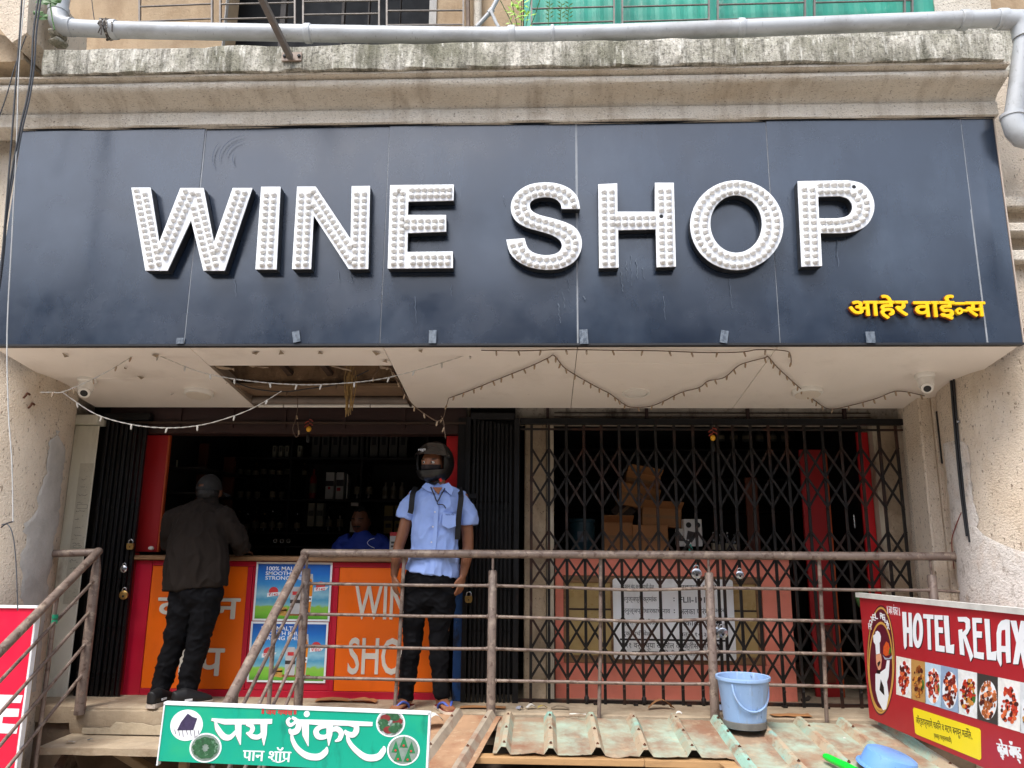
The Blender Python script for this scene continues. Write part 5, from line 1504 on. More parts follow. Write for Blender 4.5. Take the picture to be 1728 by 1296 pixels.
MB().ring(rrect(-3.385, 1.29, -3.305, 1.32, .006), rrect(-3.383, 1.292, -3.307, 1.318, .005), fs_, 0, .0006).build('scribble', M('pencil', '#6b675c', .8), nb)
# conduit on the right column
cdn = thing('cable_conduit', 'thin black and white cables clipped down the right column', 'cable', at(1606, 620, -.85))
def oncol(x, y, cx=3.165, cy=-.5, r=.512):
    d = ray(x, y); o = CAM - V(cx, cy, 0)
    a_ = d.x * d.x + d.y * d.y; b_ = 2 * (o.x * d.x + o.y * d.y); c_ = o.x * o.x + o.y * o.y - r * r
    q = b_ * b_ - 4 * a_ * c_
    t = (-b_ - math.sqrt(max(q, 0))) / (2 * a_)
    return CAM + d * t
MB().tube(smoothpath([oncol(1603, 617), oncol(1608, 680), oncol(1614, 750), oncol(1622, 830), oncol(1632, 905)], 4), .009, 8).build('cable', CABLE, cdn, smooth=50)
MB().tube(smoothpath([oncol(1608, 620), oncol(1613, 690), oncol(1618, 750), oncol(1627, 840), oncol(1636, 915)], 4), .006, 8).build('cable', CABLE, cdn, smooth=50)
c = oncol(1617, 712)
MB().lathe([(.012, -.008), (.012, .008)], c, 8).build('clip', STEEL, cdn)
cw = MB().tube(smoothpath([oncol(1622, 865), oncol(1612, 890), oncol(1606, 915), oncol(1610, 960)], 4), .003, 6).build('loose_wire', M('red_wire', '#8a3a30', .5), smooth=50)
tag(cw, 'thin reddish wire curling off the right column above the railing end', 'cable')
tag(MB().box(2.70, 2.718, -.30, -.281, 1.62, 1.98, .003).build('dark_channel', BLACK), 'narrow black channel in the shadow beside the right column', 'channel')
for k, (x, y) in enumerate(((50, 666), (58, 683))):
    c = oncol(x, y, -3.79, -.5, .502)
    o = MB().tube(smoothpath([c, c + V(.004, -.03, .004), c + V(.006, -.042, -.012), c + V(-.01, -.04, -.03)], 4), .007, 8).build('rusty_hook', M('rust', '#5a3420', .8, var=.3, scale=40), smooth=50)
    tag(o, ('upper', 'lower')[k] + ' rusty bent hook sticking out of the left column', 'hook')

# ------------------------------------------------------------------ railings
RY = -.40
rl = thing('front_railing', 'brown pipe railing along the platform edge in front of the shop', 'railing', (.5, RY, 0), 'pipe railings')
MB().tube([(-1.585, RY, .992), (.5, RY, 1.0), (1.6, RY + .002, 1.003), (2.70, RY, 1.008)], .027, 14).build('top_rail', RAILM, rl, smooth=50)
MB().lathe([(.034, 0), (.04, .012), (.04, .02)], (2.665, RY, 1.008), 14, (1, 0, 0)).build('end_flange', RAILM, rl, smooth=40)
MB().ball((-1.585, RY, .992), .028, seg=12).build('corner_joint', RAILM, rl, smooth=60)
RZ = (.795, .60, .40, .206)
PX = (-1.565, -.325, 1.085, 2.505)
for x in PX:
    MB().tube([(x, RY, -.01), (x, RY, .885), (x, RY, .892)], .028, 14, rr=[.029, .028, .022]).build('post', RAILM, rl, smooth=50)
    MB().tube([(x, RY, .885), (x, RY, .985)], .0085, 8).build('stub', RAILM, rl, smooth=50)
for i, (xa, xb) in enumerate(zip(PX, PX[1:])):
    for k, z in enumerate(RZ):
        n = 6
        pts = [(xa + (xb - xa) * t / n, RY + .004 * math.sin(t), z - (.016 if i == 1 and k < 3 else .003) * math.sin(math.pi * t / n) * (1 - .5 * math.sin(t))) for t in range(n + 1)]
        rod = MB().tube(pts, .0105, 9)
        for e_, d_ in ((pts[0], 1), (pts[-1], -1)):
            rod.ball(Vector(e_) + V(.029 * d_, 0, 0), .012, .017, .015, 8, 6)
        rod.build('rod', RAILM, rl, smooth=50)
for z in RZ[:1]:
    MB().tube([(2.505, RY, z), (2.69, RY, z - .01)], .010, 8).build('rod', RAILM, rl, smooth=50)
for x in (-.925, .38, 1.80):
    MB().tube([(x + .006, RY + .026, .985), (x - .004, RY + .026, .4), (x - .02, RY + .02, -.01)], .0125, 9).build('upright', RAILM, rl, smooth=50)
SLP = .63
def stair_rail(label, X, y_end, top_end, extra):
    t = thing('stair_railing', label, 'railing', (X, RY, 0), 'pipe railings')
    s0 = V(X, RY, .99)
    dn = V(0, -1, -SLP)
    MB().tube([s0, s0 + dn * top_end], .027, 14).build('top_rail', RAILM, t, smooth=50)
    for k, z in enumerate(RZ):
        MB().tube([V(X, RY - .02, z), V(X, RY - .02, z) + dn * (top_end + .02)], .0105, 9).build('rod', RAILM, t, smooth=50)
    for d_ in extra:
        MB().tube([s0 + dn * d_ + V(-.012, 0, 0), V(X - .012, RY - d_, -SLP * d_ - .35)], .0135, 9).build('upright', RAILM, t, smooth=50)
    return t
t = stair_rail('sloping pipe railing down the left side of the steps', -2.992, -2.3, 1.7, (.378, 1.25))
MB().tube([(-3.33, RY - .02, .972), (-2.992, RY, .985)], .025, 14).build('wall_arm', RAILM, t, smooth=50)
MB().ball((-2.992, RY, .99), .0275, seg=12).build('corner_joint', RAILM, t, smooth=60)
MB().lathe([(.03, 0), (.036, .01)], (-3.315, RY - .02, .972), 12, (1, 0, 0)).build('wall_flange', STEEL, t, smooth=40)
MB().tube([(-2.992, RY, -.04), (-2.992, RY, .86), (-2.992, RY, .985)], .03, 14, rr=[.034, .031, .011]).build('post', RAILM, t, smooth=50)
for zz, nm in ((.60, 'tag_knot'), (.57, 'tag_knot')):
    c = V(-2.998, RY - .378, zz)
    MB().lathe([(.017, -.012), (.018, .0), (.017, .012)], c, 10).build('green_tape', M('green_tape', '#12906a', .5), t, smooth=40)
stair_rail('sloping pipe railing down the right side of the steps behind the green sign', -1.575, -1.9, 1.24, (.50, 1.02))

# ------------------------------------------------------------------ the tin roof of the stall in front
RUSTY = M('rust', '#5a3420', .8, var=.3, scale=40)
def sheet(label, ribs, x0, x1, y0, z0, y1, z1, mats, rot=0.0, pivot=(0, 0), seed=0.0, ny=26):
    prof = [(x0, 0)]
    for r in ribs:
        prof += [(r - .038, 0), (r - .013, .036), (r + .013, .036), (r + .038, 0)]
        # two shallow swages between ribs
        if r != ribs[-1]:
            for q in (.09, .17):
                prof += [(r + q - .012, 0), (r + q, .0022), (r + q + .012, 0)]
    prof.append((x1, 0))
    n = len(prof)
    mb = MB()
    vs_ = []
    for lay in (0, 1):
        for j in range(ny + 1):
            t_ = j / ny
            y = y0 + (y1 - y0) * t_
            for x, h_ in prof:
                dz = .006 * noise.noise(V(x * 3 + seed, y * 3, 1)) + .003 * noise.noise(V(x * 11 + seed, y * 11, 4)) + (.010 * noise.noise(V(x * 9 + seed, 5, 1)) if j == ny else 0)
                yy = y + (.022 * noise.noise(V(x * 13 + seed, 2, 2)) if j in (0, ny) else 0)
                p = V(x, yy, z0 + (z1 - z0) * t_ + h_ + dz - .0022 * lay)
                px_, py_ = p.x - pivot[0], p.y - pivot[1]
                vs_.append(V(pivot[0] + px_ * math.cos(rot) - py_ * math.sin(rot), pivot[1] + px_ * math.sin(rot) + py_ * math.cos(rot), p.z))
    N_ = (ny + 1) * n
    fs, mi = [], []
    for lay in (0, 1):
        for j in range(ny):
            for k in range(n - 1):
                a = lay * N_ + j * n + k
                f = (a, a + 1, a + n + 1, a + n)
                fs.append(f[::-1] if lay == 0 else f)
                mi.append(1 if max(prof[k][1], prof[k + 1][1]) > .03 else 0)
    for j in (0, ny):
        for k in range(n - 1):
            a = j * n + k
            fs.append((a, a + 1, N_ + a + 1, N_ + a))
            mi.append(0)
    mb.add(vs_, fs)
    mb.mi = mi
    o = mb.build('roof_sheet', mats, smooth=25)
    for r in ribs:
        for q in (.12, .5, .9):
            y = y0 + (y1 - y0) * q
            px_, py_ = r - pivot[0], y - pivot[1]
            c = V(pivot[0] + px_ * math.cos(rot) - py_ * math.sin(rot), pivot[1] + px_ * math.sin(rot) + py_ * math.cos(rot), z0 + (z1 - z0) * q + .037)
            MB().lathe([(.009, 0), (.009, .003), (.005, .004), (.005, .009)], c, 8).build('screw', RUSTY, o)
    return tag(o, label, 'roof sheet')
RIBS = [-.21 + .258 * k for k in range(9)]
sheet('dusty ribbed tin sheet in the middle of the stall roof', RIBS[:6], -.27, 1.125, -.43, -.004, -1.09, -.058, [ROOFM, ROOFEDGE], seed=2)
sheet('dusty ribbed tin sheet under the bucket, teal on its ribs', RIBS[5:] + [2.112], 1.03, 2.17, -.42, -.012, -2.0, -.135, [ROOFM, ROOFEDGE], seed=7, ny=40)
sheet('rust brown tin sheet lying askew beside the green sign', [-.535, -.325], -.80, -.255, -.44, .004, -1.75, -.12, [M('roof_sheet_rusty', '#a58365', .8, var=.15, scale=6, layers=(('#8a5a40', 3.2, .48, .64, (1, 1, 1), .7), ('#c9b597', 12, .56, .7, (1, 1, 1), .5), ('#5f4332', 60, .64, .7, (1, 1, 1), .6))),
      M('roof_rib_grey', '#a39684', .65, var=.15, scale=9, layers=(('#8a5a40', 5, .5, .64, (1, 1, 1), .7),))], rot=math.radians(-7), pivot=(-.4, -.44), seed=11, ny=36)
sc_ = thing('stall_cabinet', 'dark timber stall below the tin roof', 'stall', (.4, -.9, -1.6))
slab('case', -.75, 2.1, -1.02, -.47, -1.6, -.16, M('stall_timber', '#2c231c', .8, var=.3, scale=6), sc_)
MB().box(-.36, .55, -1.115, -1.03, -.105, -.072, .002).build('front_batten', PLYWOOD, sc_)
MB().box(.552, 1.13, -1.113, -1.03, -.107, -.074, .002).build('front_batten', PLYWOOD, sc_)
o = MB().obox(V(1.06, -1.19, -.075), V(1, .1, 0).normalized(), V(-.1, 1, 0).normalized(), V(0, .08, 1).normalized(), .11, .075, .003).build('plywood_scrap', PLYWOOD)
tag(o, 'flat plywood scrap at the front corner of the tin roof', 'plywood')
# ground clutter along the gate foot
def scrap(name, label, x, y, wpx, dpx, z, mat, curl=.0, rot=None, group='litter on the platform', cat='scrap'):
    c = atz(x, y, z)
    a = RND.uniform(0, 3) if rot is None else rot
    u, v = V(math.cos(a), math.sin(a), 0), V(-math.sin(a), math.cos(a), 0)
    mb = MB()
    n = 6
    vs_ = []
    for lay in (0, .0015):
        for i in range(n + 1):
            for j in range(3):
                p, q = (i / n - .5) * wpx, (j / 2 - .5) * dpx
                hz = .006 + curl * math.sin(math.pi * i / n) + .008 * noise.noise(V(p * 40, q * 40, x)) + .004
                vs_.append(c + u * (p * (1 + .2 * noise.noise(V(q * 50, x, 0)))) + v * q + V(0, 0, hz + lay))
    m_ = (n + 1) * 3
    fs = [(b + i * 3 + j, b + (i + 1) * 3 + j, b + (i + 1) * 3 + j + 1, b + i * 3 + j + 1)[::(-1 if b == 0 else 1)] for b in (0, m_) for i in range(n) for j in range(2)]
    o = mb.add(vs_, fs).build(name, mat, smooth=60)
    return tag(o, label, cat)
scrap('folded_cardboard', 'curled strip of cardboard lying at the foot of the lattice gate', 1115, 1197, .17, .06, 0, CARD, .05, .1, cat='cardboard')
scrap('cardboard_piece', 'flat brown cardboard pieces behind the green sign near the rail post', 560, 1184, .22, .10, 0, CARD, .01, .1, cat='cardboard')
scrap('cardboard_piece', 'second flat cardboard piece behind the green sign, nearer the man', 612, 1185, .20, .09, 0, CARD, .012, -.1, cat='cardboard')
scrap('cardboard_piece', 'flat cardboard beside the foot of the folded middle gate', 815, 1196, .3, .08, 0, CARD, .004, 0, cat='cardboard')
scrap('cardboard_piece', 'flat cardboard behind the bucket', 1335, 1210, .25, .08, 0, CARD, .004, .05, cat='cardboard')
scrap('paper_scrap', 'white paper scrap on the tin roof near the fourth rib', 975, 1208, .10, .012, .02, PAPER, .002, -.1)
scrap('paper_scrap', 'small white paper scrap on a roof rib under the gate middle', 1146, 1207, .035, .02, .04, PAPER, .01)
scrap('plastic_wrapper', 'crumpled white plastic wrapper at the foot of the plaster pier', 897, 1197, .07, .04, 0, PAPER, .02)
scrap('plastic_wrapper', 'crumpled grey wrapper beside the plaster pier foot', 877, 1198, .05, .03, 0, M('grey_wrap', '#8d8f9a', .5), .015)
scrap('plastic_wrapper', 'small yellow wrapper at the foot of the lattice gate', 915, 1197, .06, .03, 0, M('yellow_wrap', '#c9b23a', .5), .012)
scrap('dusty_rag', 'dusty rag beside the yellow wrapper', 945, 1198, .12, .04, 0, M('dust_rag', '#8a7a66', .9, var=.2, scale=40), .015, .0)
scrap('paper_scrap', 'white crumpled paper sticking out beside the green sign', 732, 1222, .12, .09, 0, PAPER, .05, .4)
scrap('paper_scrap', 'small white paper dropped on the upper stair tread', 119, 1255, .05, .03, -.165, PAPER, .004, .1)
scrap('paper_scrap', 'small blue paper on the upper stair tread', 152, 1251, .04, .015, -.165, M('blue_paper', '#3d7fb0', .6), .003, 0)
scrap('paper_scrap', 'white scrap between the roof ribs right of the bucket', 1437, 1237, .045, .035, -.04, PAPER, .012)
scrap('paper_scrap', 'tiny white scrap farther from the bucket on the roof', 1425, 1249, .025, .012, -.045, PAPER, .004)
scrap('plastic_wrapper', 'small blue wrapper beside the rail post behind the bucket', 1215, 1200, .04, .05, 0, M('blue_wrap', '#7f93b4', .5), .03)
c = atz(1368, 1193, 0)
tag(MB().tube(smoothpath([c + V(-.03, .1, .02), c + V(0, .1, .03), c + V(.02, .1, .035), c + V(.03, .1, .055)], 4), .012, 8, rr=[.006] + [.014] * 11 + [.004]).build('twig', M('twig', '#2e241c', .8), smooth=50), 'dark crooked twig on the gate sill right of the bucket', 'twig')
# rubble seen under the first tread
for k in range(3):
    c = V((-2.9, -2.62, -2.4)[k], -.45, (-.40, -.44, -.42)[k])
    mb = MB().ball(c, RND.uniform(.03, .07), RND.uniform(.03, .07), RND.uniform(.02, .04), 10, 7)
    for p in mb.v:
        p += (p - c) * .4 * noise.noise(p * 20)
    tag(mb.build('masonry_chunk', PLASTER_DK, smooth=30), ('chunk of broken masonry below the first tread, nearest the red board', 'middle chunk of broken masonry in the dark below the first tread', 'chunk of broken masonry below the first tread, nearest the green sign')[k], 'masonry', 'masonry chunks under the steps')
tag(MB().bar((-2.72, -.42, -.24), (-2.2, -.50, -.46), .07, .05, bev=.006).build('broken_slab', CONCRETE), 'broken concrete beam slanting in the dark below the first tread', 'rubble')

# ------------------------------------------------------------------ bucket, basin, tube
bk = thing('bucket', 'pale blue plastic bucket standing on the tin roof', 'bucket', (1.215, -.62, .01))
BLUEP = M('blue_plastic', '#93b2da', .4, var=.06, scale=5, layers=(('#6f8fbe', 3, .46, .70, (1, 1, .4), .5), ('#8c8676', 9, .56, .72, (1, 1, .35), .6), ('#4f5a66', 45, .62, .68, (1, 1, .3), .6), ('#c4d6ee', 30, .6, .68, (1, 1, .2), .5)))
bc = V(1.215, -.62, .004)
MB().lathe([(.0, .022), (.118, .022), (.147, .285), (.152, .288), (.161, .288), (.163, .283), (.161, .268), (.152, .266), (.150, .262), (.1235, .045), (.1225, .040), (.126, .036), (.122, .0), (.118, .0), (.116, .02)], bc, 44, caps=False).build('tub', BLUEP, bk, smooth=35)
MB().lathe([(.1265, .002), (.1285, .038), (.124, .041)], bc, 44, caps=False).build('base_band', M('dirty_base', '#6b6a66', .7, var=.2, scale=20), bk, smooth=40)
MB().lathe([(.0, .024), (.1185, .026)], bc, 30, caps=False).build('sludge', M('sludge', '#8a8478', .8, var=.3, scale=30), bk)
hp = []
for k in range(17):
    a = math.pi * k / 16
    hp.append(bc + V(-.092 + .242 * (1 - math.cos(a)) / 2 , -.135 * math.cos(a * .5) - .06 * math.sin(a) + .02, .262 - .155 * math.sin(a) ** .8))
MB().tube(smoothpath(hp, 2), .0062, 8).build('handle', BLUEP, bk, smooth=60)
for k in range(3):
    a = (-.55, .05, .6)[k]
    r0, r1 = .1235, .148
    MB().tube([bc + V(math.sin(a) * r0, -math.cos(a) * r0, .045), bc + V(math.sin(a) * r1, -math.cos(a) * r1, .255)], .0022, 5).build('mould_line', BLUEP, bk)
ba = thing('basin', 'light blue plastic basin upside down on the tin roof', 'basin', (1.76, -1.22, -.03))
BLUE2 = M('basin_blue', '#6f9fe0', .35, var=.05, scale=6, layers=(('#3f5f96', 30, .62, .7, (1, 1, .5), .5),))
c = V(1.80, -1.20, -.075)
ax = V(.25, -.12, 1).normalized()
MB().lathe([(.0, .088), (.105, .088), (.122, .08), (.130, .06), (.142, .008), (.158, .004), (.160, -.004), (.150, -.006), (.136, .0), (.122, .06), (.10, .076), (0, .078)], c, 40, ax, caps=False).build('bowl', BLUE2, ba, smooth=40)
for k in range(7):
    a = -2.6 + .13 * k
    u = ax.orthogonal().normalized(); q = ax.cross(u)
    d = u * math.cos(a) + q * math.sin(a)
    MB().tube([c + d * .139 + ax * .022, c + d * .132 + ax * .055], .0018, 5).build('scratch', M('basin_scratch', '#3a4f7a', .6), ba)
gtube = thing('green_tube', 'bright green plastic tube lying on the tin roof beside the blue basin', 'plastic tube', (1.5, -1.3, -.06))
p0, p1 = atz(1390, 1275, -.03), atz(1448, 1303, -.045)
GRN = M('bright_green', '#16d63a', .35, var=.06, scale=20, layers=(('#0a8a24', 30, .58, .68, (1, 1, 1), .6),))
MB().tube([p0, p0.lerp(p1, .03), p0.lerp(p1, .1), p0.lerp(p1, .6), p1], .02, 16, rr=[.006, .014, .0185, .0195, .0195]).build('tube', GRN, gtube, smooth=50)
MB().tube([p0.lerp(p1, .62), p0.lerp(p1, .66)], .0212, 16).build('ring', GRN, gtube, smooth=40)
MB().tube([p1, p1 + (p1 - p0) * .6], .014, 12).build('neck', GRN, gtube, smooth=50)

# ------------------------------------------------------------------ red board at the far left
rb = thing('red_board', 'pink-red sign board with a white letter E at the left edge', 'sign', (-3.4, -.95, -.6))
fr_ = wall_frame(-.95)
xr = -3.012
MB().box(-4.3, xr, -.95, -.93, -.7, .66).build('panel', M('pinkred_print', '#e0173f', .4, var=.04, scale=3, layers=(('#b81235', 4, .55, .75, (1, 1, .4), .4),)), rb)
MB().box(-4.3, xr + .012, -.962, -.92, .661, .676, .002).build('edge_strip', PRINTW, rb)
MB().box(xr, xr + .014, -.96, -.92, -.7, .66, .002).build('edge_strip', PRINTW, rb)
E_ = lambda *p: [fr_.px(x / 3.27, 900 + y / 3.27) for x, y in p]
MB().prism(E_((-90, 888), (127, 893), (115, 936), (35, 934), (28, 966), (108, 968), (102, 1012), (18, 1012), (12, 1048), (103, 1055), (92, 1105), (-110, 1100)), fr_, .0005, .002).build('letter', PRINTW, rb)
slab('back_post', -3.10, -3.03, -.90, -.86, -1.6, .64, CONCRETE, rb)

# ------------------------------------------------------------------ green stall sign
gsn = thing('stall_sign', 'green stall sign with white brush lettering and four round pictures', 'sign', at(490, 1296, -1.7))
o_ = at(267, 1284, -1.7)
GF = Frame(o_, at(700, 1299, -1.7) - o_, at(281, 1187, -1.7) - o_)
G = lambda x, y: GF.px(260 + x / 3.6, 1170 + y / 3.6)
w0 = GF.px(719, 1296)[0]
h0 = GF.px(281, 1188)[1]
GREENP = M('sign_green', '#0aa386', .35, var=.06, scale=4, layers=(('#3ab873', 2.4, .5, .72, (1, 1, 1), .55), ('#066b5c', 14, .58, .72, (1, 1, .3), .5)))
MB().prism([(0, 0), (w0 + .002, -.012), (w0 + .004, h0 - .008), (-.004 + .006, h0)], GF, -.03, 0).build('panel', GREENP, gsn)
MB().stroke([(-.002, h0 + .003), (w0 + .006, h0 - .005)], .012, GF, -.03, .004).build('frame_strip', PRINTW, gsn)
MB().stroke([(w0 + .004, -.012), (w0 + .006, h0 - .002)], .010, GF, -.03, .004).build('frame_strip', PRINTW, gsn)
MB().stroke([(-.003, -.02), (-.002 + .004, h0)], .006, GF, -.03, .004).build('frame_strip', PRINTW, gsn)
SH = M('letter_shadow', '#7a4a40', .5)
def gst(pts, ws, smooth_=True, n=5, dup_=True):
    p = [G(*q) for q in pts]
    w_ = [v / 3.6 * .00295 for v in (ws if isinstance(ws, (list, tuple)) else [ws] * len(pts))]
    if smooth_:
        q3 = smoothpath([(a, b, 0) for a, b in p], n)
        ww = []
        for i in range(len(w_) - 1):
            ww += [w_[i] + (w_[i + 1] - w_[i]) * k / n for k in range(n)]
        ww.append(w_[-1])
        p, w_ = [(a.x, a.y) for a in q3], ww
    gst.k += 1
    z = .0010 + .00012 * gst.k
    MB().stroke(p, w_, GF, .0008, z + .001).build('brush_stroke', PRINTW, gsn)
    if dup_:
        MB().stroke([(a - .0022, b - .0022) for a, b in p], w_, GF, .0002, .0006 + .00001 * gst.k).build('stroke_shadow', SH, gsn)
gst.k = 0
gst(((350, 158), (430, 172), (560, 172), (718, 170)), [14, 30, 30, 26], False)
gst(((372, 168), (388, 215), (425, 262), (465, 265), (505, 222)), [8, 30, 34, 28, 14])
gst(((512, 175), (514, 250), (526, 312)), [40, 34, 4], False)
gst(((560, 190), (590, 196), (600, 216), (585, 240), (560, 242)), [10, 24, 26, 24, 8])
gst(((562, 238), (600, 262), (640, 262), (668, 225)), [8, 26, 26, 14])
gst(((668, 175), (668, 250), (668, 316)), [42, 34, 4], False)
gst(((828, 148), (812, 168), (826, 192), (852, 180), (862, 160), (838, 146)), [14, 20, 20, 18, 20, 14])
gst(((868, 158), (880, 190), (868, 225), (836, 235), (822, 215)), [16, 34, 36, 30, 10])
gst(((838, 236), (842, 280), (872, 335), (930, 378), (1000, 385), (1042, 355), (1050, 325)), [10, 22, 28, 34, 36, 34, 6])
gst(((880, 170), (1000, 176), (1150, 180), (1328, 186)), [22, 28, 28, 22], False)
gst(((920, 178), (922, 250), (938, 320)), [42, 38, 4], False)
gst(((1068, 182), (1066, 250), (1062, 318)), [38, 34, 4], False)
gst(((1062, 200), (1010, 205), (985, 230), (1000, 262), (1045, 262), (1075, 225), (1112, 215), (1138, 240), (1128, 275), (1100, 290)), [12, 26, 32, 30, 22, 22, 28, 30, 26, 6])
gst(((1180, 186), (1225, 195), (1228, 230), (1205, 252), (1170, 240), (1160, 222)), [16, 30, 34, 30, 24, 8])
gst(((1176, 236), (1182, 285), (1222, 340), (1290, 388), (1360, 385), (1394, 345), (1396, 320)), [10, 22, 28, 34, 36, 32, 6])
c = G(928, 125)
MB().prism(ell(c[0], c[1], .0145, .0145, 18), GF, .0006, .0016).build('dot', PRINTW, gsn)
for s_, xa, ya, xb, yb, m_ in (('जय गणेश', 680, 94, 842, 128, PRINTR), ('॥', 655, 96, 668, 124, PRINTR), ('॥', 850, 96, 864, 128, PRINTR), ('पान शॉप', 538, 330, 836, 408, PRINTW)):
    a, b = G(xa, yb), G(xb, ya)
    for q, (ox, oy) in enumerate(((0, 0), (.0016, 0), (-.0016, .0008))):
        MB().flat(text(s_), GF, a[0] + ox, a[1] + oy, b[0] + ox, b[1] + oy, .0004, .0012 + .0002 * q).build('writing', m_, gsn)
MB().stroke(sp2([G(720, 405), G(755, 418), G(790, 408), G(795, 398)], 4), .006, GF, .0006, .0016).build('brush_stroke', PRINTW, gsn)
DKG = M('paan_green', '#2c5a3a', .5, var=.4, scale=60, layers=(('#8fb49a', 40, .58, .66, (1, 1, 1), .7),))
PURP = M('paan_purple', '#3a3150', .5, var=.3, scale=60)
SILV = M('foil_silver', '#aab2b2', .4, var=.4, scale=70, layers=(('#3d5a4a', 40, .5, .6, (1, 1, 1), .8),))
for k, (cx, cy, rx, ry) in enumerate(((198, 193, 97, 86), (313, 330, 95, 80), (1437, 180, 85, 76), (1515, 345, 95, 82))):
    c = G(cx, cy)
    sx = .00082 * 1.0
    r_, s_ = rx * sx, ry * sx
    pc = MB().prism(ell(c[0], c[1], r_, s_, 36), GF, .0006, .0015).build('round_picture', PRINTW, gsn)
    if k == 0:
        MB().prism([(c[0] + a * r_, c[1] + b * s_) for a, b in ((-.55, -.35), (-.35, .2), (0, .75), (.3, .55), (.62, .45), (.45, -.3))], GF, .0016, .0022).build('motif', PURP, pc)
        for q in range(7):
            a0 = (-.7 + .24 * q, -.45)
            MB().stroke([(c[0] + a0[0] * r_, c[1] - .3 * s_), (c[0] + (a0[0] + .1) * r_, c[1] - (.6 + .08 * (q % 3)) * s_)], .003, GF, .0016, .0021).build('motif', PURP, pc)
    else:
        MB().prism(ell(c[0], c[1], r_ * .9, s_ * .9, 30), GF, .0016, .0020).build('plate', SILV if k == 2 else M('plate_grey', '#7f8f86', .5, var=.2, scale=40), pc)
        for q in range(9 if k != 3 else 5):
            a = 2 * math.pi * q / (9 if k != 3 else 5) + .3
            rr_ = .5
            px_, py_ = c[0] + math.cos(a) * r_ * rr_, c[1] + math.sin(a) * s_ * rr_
            if k == 3:
                MB().prism([(px_ - .02, py_ - .022), (px_ + .02, py_ - .022), (px_, py_ + .03)], GF, .0021 + q * .0002, .0026 + q * .0002).build('motif', M('paan_fold', '#1f7a4a', .5, var=.3, scale=60), pc)
                MB().prism(ell(px_, py_ - .012, .005, .005, 10), GF, .0042, .0046).build('motif', PRINTR, pc)
            else:
                MB().prism(ell(px_, py_, .026, .017, 8, a), GF, .0021 + q * .0002, .0026 + q * .0002).build('motif', DKG if (k == 1 or q % 3) else M('paan_red', '#7a2a2a', .5, var=.3, scale=60), pc)
for x in (-1.75, -.62):
    MB().box(x, x + .04, -1.66, -1.62, -1.6, .20, .003).build('leg', WOOD, gsn)
# striped tarpaulin and junk just below the green sign
o = MB()
slab_strip(o, -1.80, -.56, 40, [(-1.66, -.02), (-1.80, -.05), (-1.86, -.10), (-1.66, -.12)], .012, 5, 2)
tag(o.build('tarpaulin', M('striped_tarp', '#b9a48c', .8, var=.15, scale=9, stretch=(1, .2, .2), layers=(('#7a93a8', 7, .52, .58, (1, .1, .1), .8),)), smooth=40), 'crumpled striped tarpaulin under the green stall sign', 'tarpaulin')

# ------------------------------------------------------------------ red hotel board on the right
hs_ = thing('hotel_board', 'dark red hotel sign board standing on the tin roof at right', 'sign', (2.05, -1.0, .03))
HF = Frame((2.008, -.474, .035), (2.125 - 2.008, -1.53 + .474, 0), (0, 0, 1))
H = lambda x, y: HF.px(1440 + x / 4.378, 1000 + y / 4.378)
HL, HH = 1.75, .725
MB().prism([(0, 0), (HL, -.02), (HL, HH + .01), (0, HH - .005)], HF, -.025, 0).build('panel', M('maroon_print', '#a81f28', .4, var=.05, scale=3, layers=(('#c23a34', 2.4, .5, .75, (1, 1, 1), .35),)), hs_)
MB().stroke([(-.025, HH + .004), (HL, HH + .02)], .028, HF, -.03, .012).build('top_strip', M('strip_alu', '#c9c6c0', .45, var=.12, scale=14), hs_)
def hpoly(nm, m_, pts, h0=.0006, h1=.0014, par=hs_):
    return MB().prism([H(*p) for p in pts], HF, h0, h1).build(nm, m_, par)
HB = M('print_black', '#1a1012', .5, var=0)
LET = {
 'H': [((362, 142), (392, 144), (397, 255), (412, 257), (408, 147), (432, 150), (440, 402), (415, 398), (413, 300), (396, 297), (396, 398), (383, 420), (375, 392))],
 'T': [((518, 158), (594, 164), (594, 196), (570, 194), (577, 424), (553, 420), (546, 193), (518, 190))],
 'E': [((600, 165), (661, 168), (662, 202), (627, 199), (630, 255), (664, 258), (664, 300), (632, 297), (635, 390), (676, 396), (676, 440), (610, 430))],
 'L': [((668, 168), (705, 172), (717, 388), (747, 382), (745, 452), (688, 442))],
 'R': [((773, 180), (838, 180), (862, 200), (866, 262), (848, 300), (834, 316), (888, 470), (868, 510), (852, 450), (812, 330), (824, 465), (790, 456), (778, 275), (806, 270), (808, 296), (832, 270), (832, 225), (820, 215), (778, 214))],
 'E2': [((880, 186), (951, 188), (952, 225), (909, 222), (911, 285), (952, 288), (952, 335), (913, 332), (916, 438), (966, 444), (966, 495), (893, 480))],
 'L2': [((970, 193), (1007, 196), (1019, 440), (1062, 430), (1056, 502), (990, 495))],
 'A': [((1060, 300), (1072, 240), (1095, 208), (1130, 198), (1157, 202), (1165, 516), (1133, 520), (1128, 440), (1096, 438), (1098, 530), (1090, 548), (1064, 490)),],
 'X': [((1162, 206), (1206, 208), (1222, 300), (1240, 208), (1290, 212), (1262, 360), (1310, 560), (1262, 560), (1238, 440), (1220, 530), (1182, 528), (1206, 370))],
}
for k, polys in LET.items():
    for p in polys:
        hpoly('letter_shadow', HB, [(x + 5, y + 7) for x, y in p], .0004, .0008)
        hpoly('letter', PRINTW, p, .001, .0018)
hpoly('letter_gap', M('maroon_flat', '#a81f28', .4, var=.03), ((1096, 300), (1100, 278), (1126, 275), (1128, 395), (1096, 393)), .0019, .0022)
oo, ii = [H(*p) for p in ell(478, 280, 38, 130, 32)], [H(*p) for p in ell(478, 280, 13, 78, 32)]
